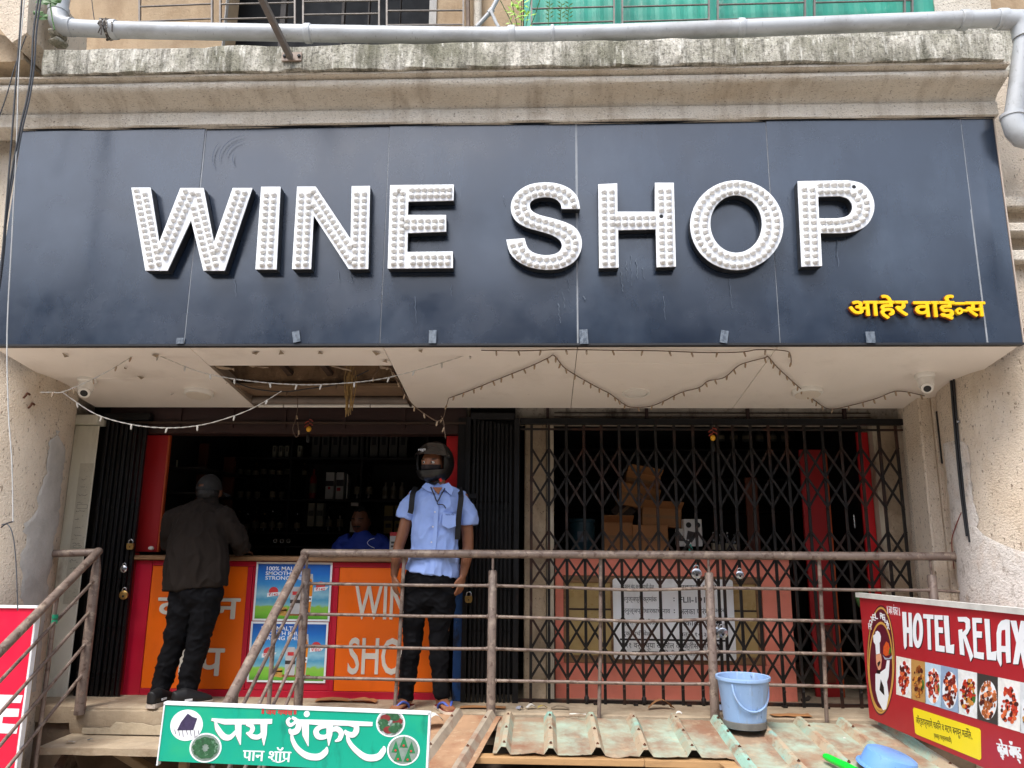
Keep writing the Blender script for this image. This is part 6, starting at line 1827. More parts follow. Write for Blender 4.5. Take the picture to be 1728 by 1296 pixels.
MB().ring([H(*p) for p in ell(483, 287, 38, 130, 32)], [H(*p) for p in ell(483, 287, 13, 78, 32)], HF, .0004, .0008).build('letter_shadow', HB, hs_)
MB().ring(oo, ii, HF, .001, .0018).build('letter', PRINTW, hs_)
# oval emblem with a cook holding a dish
em = hpoly('emblem', M('emblem_maroon', '#5a0f24', .4, var=.05), [(x, y) for x, y in ell(205, 500, 105, 408, 40)], .0004, .0009)
MB().ring([H(*p) for p in ell(205, 500, 100, 395, 40)], [H(*p) for p in ell(205, 500, 94, 380, 40)], HF, .001, .0014).build('gold_line', M('emblem_gold', '#c99a4a', .4), em)
MB().ring([H(*p) for p in ell(205, 545, 92, 330, 40)], [H(*p) for p in ell(205, 545, 84, 312, 40)], HF, .001, .0014).build('gold_line', M('emblem_gold', '#c99a4a', .4), em)
for i, ch in enumerate('HOTEL RELAX'):
    if ch == ' ':
        continue
    a = math.pi * (1 - (i + .5) / 11)
    cx, cy = 190 + 68 * math.cos(a), 262 - 95 * math.sin(a)
    hpts = text(ch, .012)
    p, q = H(cx - 8, cy + 22), H(cx + 9, cy - 20)
    MB().flat(hpts, HF, p[0], p[1], q[0], q[1], .0012, .0018).build('emblem_letter', PRINTW, em)
SKIN_P = M('print_skin', '#d99a78', .5, var=.05)
hpoly('cook_hat', PRINTW, ((150, 340), (148, 318), (165, 305), (165, 290), (180, 282), (196, 296), (205, 325), (203, 360), (195, 372), (198, 450), (170, 458), (165, 385), (152, 365)), .0012, .0018, em)
hpoly('cook_face', SKIN_P, ((168, 460), (205, 450), (212, 500), (205, 560), (190, 580), (172, 530)), .0012, .0018, em)
hpoly('cook_moustache', HB, ((180, 520), (196, 505), (203, 515), (196, 535), (184, 550)), .0019, .0022, em)
hpoly('cook_scarf', HB, ((172, 575), (205, 570), (200, 600), (180, 600)), .0019, .0022, em)
hpoly('cook_coat', PRINTW, ((165, 600), (200, 590), (240, 560), (250, 500), (270, 500), (262, 620), (250, 660), (262, 760), (245, 860), (222, 870), (185, 800), (166, 720)), .0012, .0018, em)
hpoly('cook_apron', HB, ((205, 640), (228, 700), (232, 760), (218, 745), (196, 720)), .0019, .0022, em)
hpoly('dish_plate', M('plate_blue', '#9aa6b4', .4), ((218, 460), (235, 480), (265, 485), (290, 462), (285, 490), (235, 496)), .0012, .0018, em)
hpoly('dish_food', M('food_orange', '#c9501c', .5, var=.3, scale=90), ((222, 450), (225, 400), (245, 360), (262, 375), (275, 420), (270, 460), (240, 470)), .0019, .0022, em)
hpoly('dish_leaf', M('food_green', '#3a6a24', .5, var=.3, scale=90), ((262, 460), (270, 410), (282, 400), (284, 440)), .0023, .0026, em)
p, q = H(253, 158), H(340, 92)
MB().flat(text('॥ जय शंकर ॥'), HF, p[0], p[1], q[0], q[1], .0006, .0014).build('writing', PRINTW, hs_)
# row of dish pictures
XS = [318, 428, 532, 648, 775, 916, 1070, 1234, 1400]
TOP = lambda x: 468 + (x - 318) * (660 - 468) / (1234 - 318)
BOT = lambda x: 752 + (x - 318) * (1040 - 752) / (1256 - 318)
DISH = (('#e9e4da', '#a8281c'), ('#b98a4c', '#8a4a1c'), ('#b9cfe0', '#b03a30'), ('#8fa4bf', '#7a2018'), ('#e4e4e2', '#b82c18'), ('#3a3430', '#a85a2a'), ('#eceae6', '#c0341c'), ('#d8dce0', '#8a4a2a'))
for k in range(8):
    xa, xb = XS[k], XS[k + 1] - 1
    ph = hpoly('dish_picture', M('dish_ground_%d' % k, DISH[k][0], .4, var=.12, scale=30), ((xa, BOT(xa)), (xb + 8, BOT(xb)), (xb, TOP(xb)), (xa, TOP(xa))), .0006, .0012)
    cx, cy = (xa + xb) / 2 + 4, (TOP((xa + xb) / 2) + BOT((xa + xb) / 2)) / 2
    wx, wy = (xb - xa) * .40, 125 + 4 * k
    MB().prism([H(*p) for p in ell(cx, cy + 10, wx * 1.1, wy, 24)], HF, .0013, .0015).build('dish_plate', PRINTW if k not in (1,) else M('dish_ground_1', DISH[k][0]), ph)
    fm = M('dish_food_%d' % k, DISH[k][1], .35, var=.45, scale=75, layers=(('#3a1008', 60, .56, .62, (1, 1, 1), .8), ('#e07a3a', 55, .60, .66, (1, 1, 1), .7)))
    rg_ = random.Random(k)
    fd = MB()
    for q in range(64):
        fd.cur = q % 4
        a = rg_.uniform(0, 6.28)
        r_ = math.sqrt(rg_.uniform(0, 1)) * .92
        px_, py_ = cx + math.cos(a) * wx * r_, cy + math.sin(a) * wy * r_ + 5
        fd.prism([H(*p) for p in ell(px_, py_, wx * rg_.uniform(.10, .26), wy * rg_.uniform(.07, .15), 8, a)], HF, .0016, .0018 + q * .00004)
    fd.build('food', [fm, M('food_dark', '#4a1408', .5, var=.3, scale=90), M('food_pale_%d' % (k % 3), ('#d8683a', '#c98a3a', '#e08a5a')[k % 3], .35, var=.3, scale=90), fm], ph)  # printed morsels in mixed dark and pale tones
    if k in (1, 2, 4):
        MB().prism([H(*p) for p in ell(cx + wx * .8, cy + 30, wx * .22, wy * .3, 9)], HF, .0016, .0028).build('garnish', M('food_green', '#3a6a24', .5, var=.3, scale=90), ph)
YB = M('print_yellow', '#f2d818', .4, var=.03)
yb0 = MB()
yb0.prism([H(*p) for p in ((448, 848), (930, 1005), (942, 1020), (946, 1225), (935, 1238), (470, 1048), (458, 1035), (442, 862))], HF, .0006, .0012)
yb_ = yb0.build('yellow_panel', YB, hs_)
p, q, r_ = H(470, 985), H(885, 1108), H(468, 895)
sub = Frame(HF(*p, 0), HF(*q, 0) - HF(*p, 0), HF(*r_, 0) - HF(*p, 0))
ln = math.hypot(q[0] - p[0], q[1] - p[1]); hh = math.hypot(r_[0] - p[0], r_[1] - p[1])
MB().flat(text('ऑर्डरप्रमाणे चकिन व मटण बनवून मळिेल.'), sub, 0, 0, ln, hh * .92, .0014, .0020).build('writing', HB, yb_)
p, q, r_ = H(602, 1082), H(730, 1120), H(600, 1030)
sub2 = Frame(HF(*p, 0), HF(*q, 0) - HF(*p, 0), HF(*r_, 0) - HF(*p, 0))
MB().flat(text('(फक्त पार्सलसाठी)'), sub2, 0, 0, math.hypot(q[0] - p[0], q[1] - p[1]), math.hypot(r_[0] - p[0], r_[1] - p[1]), .0014, .0020).build('writing', HB, yb_)
p, q, r_ = H(1078, 1230), H(1250, 1268), H(1076, 1085)
sub3 = Frame(HF(*p, 0), HF(*q, 0) - HF(*p, 0), HF(*r_, 0) - HF(*p, 0))
for ox in (0, .004, .008):
    MB().flat(text('व्हेज ॲण्ड'), sub3, ox, 0, math.hypot(q[0] - p[0], q[1] - p[1]) + ox, math.hypot(r_[0] - p[0], r_[1] - p[1]), .0008, .0014 + ox * .05).build('writing', PRINTW, hs_)
for a in (.08, .8, 1.6):
    MB().obox(HF(a, HH * .35, -.045), HF.u, HF.v, HF.n, .02, HH * .35, .018).build('back_batten', WOOD, hs_)
# plaster ball of string on the rail end and the dark green bag behind the board
c = at(1452, 1012, -.25)
mb = MB().ball(c, .035, .03, .05, 12, 9)
for p in mb.v:
    p += (p - c) * .3 * noise.noise(p * 30)
tag(mb.build('green_bag', M('bag_green', '#2c4a1f', .6, var=.2, scale=30), smooth=40), 'dark green bag hanging behind the corner of the hotel board', 'bag')

# ------------------------------------------------------------------ people
def loft(mb, secs, ref=(1, 0, 0), seg=18):
    secs = [(Vector(c), rx, ry) for c, rx, ry in secs]
    n = len(secs)
    ref = Vector(ref)
    rings = []
    for i, (c, rx, ry) in enumerate(secs):
        d = (secs[min(i + 1, n - 1)][0] - secs[max(i - 1, 0)][0]).normalized()
        u = ref - d * ref.dot(d)
        if u.length < .2:
            u = V(0, 1, 0) - d * d.y
        u.normalize()
        q = d.cross(u)
        rings.append([c + u * (math.cos(2 * math.pi * k / seg) * rx) + q * (math.sin(2 * math.pi * k / seg) * ry) for k in range(seg)])
    vs_ = [p for r in rings for p in r]
    fs = [(i * seg + k, i * seg + (k + 1) % seg, (i + 1) * seg + (k + 1) % seg, (i + 1) * seg + k) for i in range(n - 1) for k in range(seg)]
    fs += [tuple(range(seg))[::-1], tuple((n - 1) * seg + k for k in range(seg))]
    return mb.add(vs_, fs)
def skin(mb, name, mat, parent, voxel=.007, smooth=4, fold=0.0, fq=(14, 14, 6), seed=0.0):
    """fuse overlapping limbs into one continuous surface"""
    me = bpy.data.meshes.new(name)
    me.from_pydata([tuple(p) for p in mb.v], [], mb.f)
    bm = bmesh.new()
    bm.from_mesh(me)
    bmesh.ops.recalc_face_normals(bm, faces=bm.faces)
    bm.to_mesh(me)
    bm.free()
    ob = bpy.data.objects.new(name, me)
    COL.objects.link(ob)
    r = ob.modifiers.new('fuse', 'REMESH')
    r.mode, r.voxel_size = 'VOXEL', voxel
    s_ = ob.modifiers.new('relax', 'SMOOTH')
    s_.iterations, s_.factor = smooth, .5
    dg = bpy.context.evaluated_depsgraph_get()
    dg.update()
    nm = bpy.data.meshes.new_from_object(ob.evaluated_get(dg))
    bpy.data.objects.remove(ob)
    if fold > 0:
        cs = [(v.co.copy(), v.normal.copy()) for v in nm.vertices]
        flat_ = []
        for p, nn in cs:
            q = V(p.x * fq[0] + seed, p.y * fq[1], p.z * fq[2])
            rdg = (1 - min(1, 2.2 * abs(noise.noise(q * 1.35 + V(7, 2, 5))))) ** 2
            p = p + nn * fold * (noise.noise(q) + .6 * abs(noise.noise(q * 2.1 + V(3, 1, 2))) + .75 * rdg - .4)
            flat_.extend(p)
        nm.vertices.foreach_set('co', flat_)
        nm.update()
    lo = Vector([min(v.co[i] for v in nm.vertices) for i in range(3)])
    hi = Vector([max(v.co[i] for v in nm.vertices) for i in range(3)])
    c = (lo + hi) / 2
    nm.transform(Matrix.Translation(-c))
    nm.polygons.foreach_set('use_smooth', [True] * len(nm.polygons))
    nm.name = name
    o = bpy.data.objects.new(name, nm)
    nm.materials.clear()
    nm.materials.append(mat)
    return place(o, c, parent)
SKIN = M('skin_brown', '#8a5a3e', .5, var=.08, scale=12, layers=(('#6d432c', 9, .5, .72, (1, 1, 1), .4),))
SKIN2 = M('skin_dark', '#6e452f', .5, var=.08, scale=12)
SHIRT = M('blue_shirt', '#93ade6', .75, var=.05, scale=9, bump=.15, bscale=160, bumpdist=.003)
TROUS = M('black_cloth', '#0c0c0f', .85, var=.15, scale=9, spec=.15, bump=.2, bscale=120, bumpdist=.003)
STRAP = M('strap_black', '#0b0b0e', .75, var=.1)
HAIR = M('hair_black', '#0d0b0a', .6, var=.2, scale=60)
EYEW = M('eye_white', '#c9c4bc', .3, var=0)

def hand(mb, wrist, tip_dir, palm_side, thumb_dir, s_=1.0, curl=.5):
    """palm plus five separate bent fingers; palm_side points out of the palm, thumb_dir to the thumb's side"""
    d = Vector(tip_dir).normalized()
    t = Vector(thumb_dir)
    t = (t - d * t.dot(d)).normalized()
    p = Vector(palm_side)
    p = (p - d * p.dot(d) - t * p.dot(t)).normalized()
    loft(mb, [(wrist - d * .01, .023 * s_, .019 * s_), (wrist + d * .025 * s_, .034 * s_, .015 * s_), (wrist + d * .06 * s_, .040 * s_, .014 * s_), (wrist + d * .085 * s_, .037 * s_, .011 * s_)], ref=t, seg=14)
    for k, (off, ln) in enumerate(((.029, .070), (.0105, .080), (-.009, .075), (-.027, .058))):
        b = wrist + d * .078 * s_ + t * off * s_
        c1 = curl * (.8 + .12 * k)
        d1 = (d * math.cos(c1 * .6) + p * math.sin(c1 * .6)).normalized()
        d2 = (d * math.cos(c1 * 1.5) + p * math.sin(c1 * 1.5)).normalized()
        d3 = (d * math.cos(c1 * 2.2) + p * math.sin(c1 * 2.2)).normalized()
        a1 = b + d1 * ln * .45 * s_
        a2 = a1 + d2 * ln * .32 * s_
        a3 = a2 + d3 * ln * .25 * s_
        mb.tube([b - d * .012, b, a1, a2, a3], .0085 * s_, 8, rr=[.0085 * s_, .0088 * s_, .0082 * s_, .0074 * s_, .0055 * s_])
    b = wrist + d * .02 * s_ + t * .026 * s_
    mb.tube([b, b + (t * .6 + d * .7 + p * .2) * .03 * s_, b + (t * .62 + d * 1.4 + p * .5) * .036 * s_, b + (t * .6 + d * 2.0 + p * .9) * .036 * s_], .010 * s_, 8, rr=[.012 * s_, .0105 * s_, .009 * s_, .0065 * s_])

# ---- the man with the helmet
YM = -.27
J = lambda x, y, dy=0.0: at(x, y, YM + dy)
man = thing('person', 'person in a black full-face helmet, pale blue shirt, black trousers and sandals, arms hanging', 'person', (-.70, YM, 0))
mb = MB()
# neck, arms with hands, feet: one continuous body
loft(mb, [(J(738, 850), .10, .07), (J(738, 832), .066, .058), (J(738, 818), .056, .056), (J(738, 800), .056, .058)])
loft(mb, [(J(738, 850), .12, .08), (J(733, 900), .13, .09), (J(728, 960), .14, .10), (J(727, 1000), .13, .09)])
armL = [(J(696, 840), .050, .05), (J(688, 868), .044, .045), (J(680, 900), .039, .042), (J(673, 922), .037, .039), (J(670, 938, -.01), .037, .037), (J(667, 956, -.02), .031, .031), (J(665, 972, -.03), .024, .024)]
armR = [(J(781, 842), .050, .05), (J(786, 872), .044, .045), (J(789, 902), .040, .042), (J(790, 922), .038, .039), (J(788, 940, -.01), .037, .037), (J(784, 958, -.02), .031, .031), (J(781, 972, -.03), .024, .024)]
# extend shoulders inward so the arms grow out of the trunk
loft(mb, [(J(725, 846), .06, .06)] + armL)
loft(mb, [(J(752, 846), .06, .06)] + armR)
hand(mb, J(665, 972, -.03), J(667, 1006, -.035) - J(665, 972, -.03), V(.7, .5, 0), V(.5, -.85, 0), 1.0, .55)
hand(mb, J(781, 972, -.03), J(774, 1006, -.045) - J(781, 972, -.03), V(-.7, .5, 0), V(-.5, -.85, 0), 1.0, .5)
# legs inside the trousers, ankles and feet
for hip, knee, ank, toe in (((703, 1000), (696, 1092), (685, 1178), V(-.35, -1, 0)), ((750, 1000), (741, 1092), (746, 1176), V(.55, -1, 0))):
    a, k_, an = J(*hip), J(*knee), J(*ank)
    loft(mb, [(a, .07, .07), (a.lerp(k_, .5), .062, .066), (k_, .048, .05), (k_.lerp(an, .35), .046, .05), (k_.lerp(an, .8), .034, .036), (an, .031, .036), (V(an.x, an.y, .045), .031, .04)])
    t = toe.normalized()
    sd = V(-t.y, t.x, 0)
    h0_ = V(an.x, an.y, 0)
    loft(mb, [(h0_ - t * .055 + V(0, 0, .045), .026, .02), (h0_ - t * .02 + V(0, 0, .055), .033, .036), (h0_ + t * .04 + V(0, 0, .05), .036, .03), (h0_ + t * .10 + V(0, 0, .036), .043, .02), (h0_ + t * .135 + V(0, 0, .03), .042, .014)], ref=sd, seg=14)
    for q, (o_, l_) in enumerate(((.031, .05), (.013, .048), (-.003, .042), (-.018, .036), (-.031, .03))):
        s2 = sd * (o_ if toe.x < 0 else -o_)
        b = h0_ + t * .125 + s2 + V(0, 0, .026)
        mb.tube([b, b + t * l_ * .6 + V(0, 0, .002), b + t * l_ + V(0, 0, -.004)], .01, 7, rr=[.011, .010 if q else .012, .006])
body = skin(mb, 'body', SKIN, man, .006, 3)
# shirt
mb = MB()
loft(mb, [(J(738, 816, .01), .070, .062), (J(738, 822, .01), .095, .070), (J(738, 830, .01), .155, .088), (J(738, 842), .175, .105), (J(738, 865), .172, .118), (J(736, 895), .165, .118), (J(734, 925), .166, .115), (J(731, 950), .178, .120), (J(728, 963), .188, .125), (J(727, 969), .190, .126)], seg=28)
loft(mb, [(J(722, 838), .07, .07), (J(700, 840), .068, .072), (J(692, 852), .062, .07), (J(686, 866), .062, .068), (J(684, 874), .064, .068)])
loft(mb, [(J(756, 840), .07, .07), (J(778, 842), .068, .072), (J(786, 856), .062, .07), (J(790, 874), .062, .068), (J(791, 886), .064, .068)])
sh_ = skin(mb, 'shirt', SHIRT, man, .0065, 3, .013, (9, 9, 6), 2.0)
FMY = YM - .132
fm_ = wall_frame(FMY)
def curved(name, mat, pts, wd, th, parent, dy=0.0, n=5):
    """a narrow strip lying over the chest"""
    mb = MB()
    path = smoothpath([J(x, y, d_) for x, y, d_ in pts], n)
    for a, b in zip(path, path[1:]):
        mb.bar(a, b + (b - a) * .08, wd, th, up=(0, -1, 0))
    return mb.build(name, mat, parent)
for sg_, cx in ((-1, 724), (1, 752)):       # collar wings
    f = Frame(J(738, 824, -.085), (1, 0, .0), (0, .55, 1))
    q = [f.px(*p) for p in (((719, 815), (712, 822), (722, 829), (735, 833), (730, 820)) if sg_ < 0 else ((757, 815), (766, 825), (762, 836), (750, 826), (742, 833), (746, 820)))]
    MB().prism(q, f, 0, .006).build('collar', SHIRT, sh_)
f = wall_frame(YM - .1225)
q = [f.px(*p) for p in ((729, 822), (746, 822), (739, 834))]
MB().prism(q, wall_frame(YM - .097), 0, .012).build('throat', SKIN, man)
curved('placket', SHIRT, ((738, 836, -.105), (736, 865, -.122), (734, 900, -.124), (731, 935, -.122), (729, 968, -.130)), .030, .004, sh_)
for x, y, d_ in ((734, 864, -.128), (730.5, 889, -.128), (728, 915, -.126), (727, 940, -.127)):
    c = J(x, y, d_)
    MB().lathe([(.005, 0), (.005, .0025), (.003, .003)], c, 10, (0, -1, 0)).build('button', WHITEPL, sh_)
fp = wall_frame(YM - .121)
q = [fp.px(*p) for p in ((747, 864), (769, 867), (769, 888), (757, 892), (746, 886))]
MB().prism(q, fp, -.012, .004).build('pocket', SHIRT, sh_)
a, b = fp.px(752, 870), fp.px(767, 866)
MB().flat(text('भारत गॅस'), fp, a[0], a[1], b[0], b[1], .0045, .0055).build('embroidery', M('thread_blue', '#1f3f8a', .7), sh_)
# trousers
mb = MB()
loft(mb, [(J(727, 955), .150, .105), (J(727, 975), .178, .115), (J(726, 1000), .182, .12), (J(724, 1015), .172, .108), (J(723, 1026), .135, .07), (J(722, 1036), .08, .035)], seg=24)
loft(mb, [(J(703, 1000), .092, .105), (J(699, 1035), .080, .095), (J(697, 1065), .068, .082), (J(696, 1092), .063, .074), (J(691, 1120), .060, .070), (J(687, 1150), .054, .062), (J(685, 1172), .052, .058), (J(684, 1181), .053, .058)])
loft(mb, [(J(749, 1000), .092, .105), (J(744, 1035), .082, .095), (J(741, 1065), .068, .082), (J(740, 1092), .063, .074), (J(742, 1120), .060, .070), (J(744, 1150), .054, .062), (J(745, 1170), .052, .058), (J(745, 1178), .053, .058)])
tr = skin(mb, 'trousers', TROUS, man, .0065, 14, .010, (10, 10, 14), 7.0)
# sandals
for an, toe in ((J(685, 1178), V(-.35, -1, 0)), (J(746, 1176), V(.55, -1, 0))):
    t = toe.normalized(); sd = V(-t.y, t.x, 0)
    h0_ = V(an.x, an.y, 0.0)
    f = Frame(h0_ + V(0, 0, .004), t, sd)
    sole = sp2([(-.08, 0), (-.07, .032), (-.02, .037), (.05, .041), (.11, .05), (.16, .045), (.185, .015), (.185, -.015), (.16, -.04), (.10, -.044), (.04, -.036), (-.02, -.034), (-.07, -.03), (-.08, 0)], 3)[:-1]
    sa = MB().prism(sole, f, 0, .016).build('sandal', M('sandal_sole', '#c9b8a4', .7, var=.1, scale=20), man)
    MB().prism([(x * .97, y * .96) for x, y in sole], f, .0165, .0185).build('insole', M('sandal_red', '#7a2a24', .7), sa)
    for s2 in (-1, 1):
        MB().tube(smoothpath([h0_ + t * .135 + V(0, 0, .03), h0_ + t * .10 + sd * s2 * .028 + V(0, 0, .062), h0_ + t * .05 + sd * s2 * .042 + V(0, 0, .045), h0_ + t * .03 + sd * s2 * .040 + V(0, 0, .02)], 5), .008, 8).build('strap', M('sandal_blue', '#3a4f9a', .5), sa, smooth=60)
# backpack straps
for pts in (((702, 822, .02), (697, 832, -.06), (695, 845, -.095), (694, 858, -.098), (692, 866, -.09)), ((775, 824, .02), (778, 836, -.07), (777, 850, -.105), (775, 865, -.108), (773, 890, -.10), (772, 910, -.08))):
    curved('shoulder_strap', STRAP, pts, .036, .008, man)
bpk = MB().obox(J(738, 878, .16), V(1, 0, 0), V(0, 1, 0), V(0, 0, 1), .14, .06, .17, .03).build('backpack', STRAP, man)
for a, b in (((692, 840, .06), (699, 880, .04)), ((699, 880, .04), (693, 905, .06))):
    pass
# lanyard
curved('lanyard', M('lanyard_navy', '#141a3a', .5), ((727, 822, -.09), (733, 836, -.118), (738, 846, -.128), (745, 834, -.118), (751, 824, -.09)), .009, .004, man)
curved('lanyard_cord', M('lanyard_navy', '#141a3a', .5), ((738, 846, -.13), (739, 851, -.13), (748, 852, -.13), (752, 858, -.13)), .007, .004, man)
# helmet
hc = J(734, 781, .0)
hf = V(-math.sin(D(27)), -math.cos(D(27)), -.03).normalized()
hsd = V(0, 0, 1).cross(hf).normalized()
hup = hf.cross(hsd)
def hpt(az, el, k=1.0):
    d_ = hf * (math.cos(el) * math.cos(az)) + hsd * (math.cos(el) * math.sin(az)) + hup * math.sin(el)
    chin = max(0, 1 - abs(az) / D(75)) * max(0, 1 - abs(el + D(38)) / D(30))
    r_ = 1 / math.sqrt((d_.dot(hf) / .150) ** 2 + (d_.dot(hsd) / .127) ** 2 + (d_.dot(hup) / .148) ** 2)
    return hc + d_ * r_ * k * (1 + .16 * chin)
HELM = M('helmet_black', '#0a0a0b', .40, var=.1, scale=12, layers=(('#2e2c2b', 9, .55, .75, (1, 1, 1), .4),))
mb = MB()
na, ne = 56, 36
vs_, idx = [], {}
els = [D(-60 + 150 * j / ne) for j in range(ne + 1)]
for lay, k in ((0, 1.0), (1, .90)):
    for j, e in enumerate(els):
        for i in range(na):
            idx[(lay, j, i)] = len(vs_)
            vs_.append(hpt(-math.pi + 2 * math.pi * i / na, e, k))
fs = []
def cut(j, i):
    az = -math.pi + 2 * math.pi * (i + .5) / na
    e = (els[j] + els[j + 1]) / 2
    return abs(az) < D(64) and D(-24) < e < D(24) - abs(az) * .05
for j in range(ne):
    for i in range(na):
        i2 = (i + 1) % na
        if cut(j, i):
            continue
        a = [idx[(0, j, i)], idx[(0, j, i2)], idx[(0, j + 1, i2)], idx[(0, j + 1, i)]]
        b = [idx[(1, j, i)], idx[(1, j + 1, i)], idx[(1, j + 1, i2)], idx[(1, j, i2)]]
        fs += [a, b]
        for (dj, di, e0, e1) in ((-1, 0, (j, i), (j, i2)), (1, 0, (j + 1, i2), (j + 1, i)), (0, -1, (j + 1, i), (j, i)), (0, 1, (j, i2), (j + 1, i2))):
            jj, ii_ = j + dj, (i + di) % na
            if jj < 0 or (0 <= jj < ne and cut(jj, ii_)):
                fs.append((idx[(0, *e0)], idx[(1, *e0)], idx[(1, *e1)], idx[(0, *e1)]))
mb.add(vs_, fs)
hm = mb.build('helmet', HELM, man, smooth=50)
mb = MB()
vs_, fs = [], []
ni, nj = 30, 10
for lay in (0, 1):
    for j in range(nj + 1):
        e = D(16 + 42 * j / nj)
        for i in range(ni + 1):
            az = D(-72 + 144 * i / ni)
            lip = max(0, 1 - j / 3.0) * math.cos(az) * .13
            vs_.append(hpt(az, e, 1.035 + lip - .012 * lay))
m_ = (nj + 1) * (ni + 1)
for lay in (0, 1):
    for j in range(nj):
        for i in range(ni):
            a = lay * m_ + j * (ni + 1) + i
            f = (a, a + 1, a + ni + 2, a + ni + 1)
            fs.append(f if lay == 0 else f[::-1])
for i in range(ni):
    fs.append((i, m_ + i, m_ + i + 1, i + 1))
MB().add(vs_, fs).build('visor', M('visor_smoke', '#2c2826', .2, var=.06, scale=12, spec=.6), hm, smooth=60)
for az in (-80, 80):
    c = hpt(D(az), D(18), 1.02)
    MB().lathe([(.016, -.004), (.016, .006), (.008, .009)], c, 14, (c - hc).normalized()).build('visor_pivot', HELM, hm, smooth=40)
    MB().lathe([(.003, .009), (.003, .0105)], c, 8, (c - hc).normalized()).build('screw', STEEL, hm)
# small white maker's mark on the visor
vf = Frame(hpt(D(-4), D(27), 1.075), hsd * -1 if (hsd.x < 0) else hsd, hup)
MB().flat(text('vega'), vf, -.035, -.005, .03, .014, .001, .0025, slant=.2).build('maker_mark', PRINTW, hm)
# chin vents
for k, (az, el) in enumerate(((-22, -42), (0, -44), (22, -42))):
    a, b = hpt(D(az - 8), D(el), 1.004), hpt(D(az + 8), D(el - 3), 1.004)
    MB().bar(a, b, .006, .006).build('vent', BLACK, hm)
c = hpt(D(64), D(-58), .98)
MB().obox(c + V(.004, -.01, -.004), V(.8, 0, .6), V(0, 1, 0), V(-.6, 0, .8), .009, .005, .013, .002).build('strap_clip', M('clip_red', '#d8342c', .4), hm)
MB().tube(smoothpath([hpt(D(64), D(-56), .95), hc + V(.01, -.075, -.150), hpt(D(-50), D(-56), .92)], 5), .008, 8).build('chin_strap', STRAP, hm, smooth=50)
# face inside the opening
helm_f, helm_s, helm_u = hf, hsd, hup
hf = V(-math.sin(D(15)), -math.cos(D(15)), -.02).normalized()
hsd = V(0, 0, 1).cross(hf).normalized()
hup = hf.cross(hsd)
fc = hc + helm_f * .018 + hf * .008 - hup * .012
mb = MB()
na2, ne2 = 28, 22
for j in range(ne2 + 1):
    e = math.pi * (j / ne2 - .5)
    for i in range(na2):
        az = 2 * math.pi * i / na2
        fa = math.cos(e) * math.cos(az)
        d_ = hf * fa + hsd * (math.cos(e) * math.sin(az)) + hup * math.sin(e)
        r_ = 1 / math.sqrt((d_.dot(hf) / .094) ** 2 + (d_.dot(hsd) / .074) ** 2 + (d_.dot(hup) / .11) ** 2)
        azz = (az + math.pi) % (2 * math.pi) - math.pi
        nose = .022 * math.exp(-(azz / .22) ** 2) * math.exp(-((e + .18) / .28) ** 2)
        brow = .006 * math.exp(-((e - .28) / .12) ** 2) * (1 if abs(azz) < .9 else 0)
        sock = -.007 * math.exp(-((abs(azz) - .40) / .2) ** 2) * math.exp(-((e - .08) / .13) ** 2)
        mb.v.append(fc + d_ * (r_ + nose + brow + sock))
for j in range(ne2):
    for i in range(na2):
        mb.f.append([j * na2 + i, j * na2 + (i + 1) % na2, (j + 1) * na2 + (i + 1) % na2, (j + 1) * na2 + i])
        mb.mi.append(0)
hd = mb.build('head', SKIN, man, smooth=70)
mask = MB()
for j in range(9):
    e = -.10 - 1.0 * j / 8
    for i in range(17):
        az = -1.15 + 2.3 * i / 16
        d_ = hf * (math.cos(e) * math.cos(az)) + hsd * (math.cos(e) * math.sin(az)) + hup * math.sin(e)
        r_ = 1 / math.sqrt((d_.dot(hf) / .094) ** 2 + (d_.dot(hsd) / .074) ** 2 + (d_.dot(hup) / .11) ** 2)
        nose = .026 * math.exp(-(az / .28) ** 2) * math.exp(-((e + .18) / .3) ** 2)
        mask.v.append(fc + d_ * (r_ + .005 + nose))
for j in range(8):
    for i in range(16):
        mask.f.append([j * 17 + i, j * 17 + i + 1, (j + 1) * 17 + i + 1, (j + 1) * 17 + i])
        mask.mi.append(0)
mask.build('face_mask', M('mask_black', '#1b1216', .8), man, smooth=70)
for s2 in (-1, 1):
    az, e = s2 * .36, .07
    d_ = hf * (math.cos(e) * math.cos(az)) + hsd * (math.cos(e) * math.sin(az)) + hup * math.sin(e)
    c = fc + d_ * .080
    MB().ball(c + d_ * .004, .0145, .0125, .010, 12, 8).build('eye', EYEW, hd, smooth=60)
    MB().ball(c + d_ * .004 + (hf * .9 + V(-.35, -.1, 0)).normalized() * .0105, .0062, .0055, .0055, 10, 7).build('iris', BLACK, hd, smooth=60)
    e2 = .26
    pts = [fc + (hf * (math.cos(e2) * math.cos(s2 * a)) + hsd * (math.cos(e2) * math.sin(s2 * a)) + hup * (math.sin(e2 + .05 * math.sin((a - .15) * 4)))) * .0925 for a in (.14, .3, .5, .68)]
    MB().tube(pts, .004, 6, rr=[.004, .0052, .0046, .002]).build('eyebrow', HAIR, hd, smooth=60)

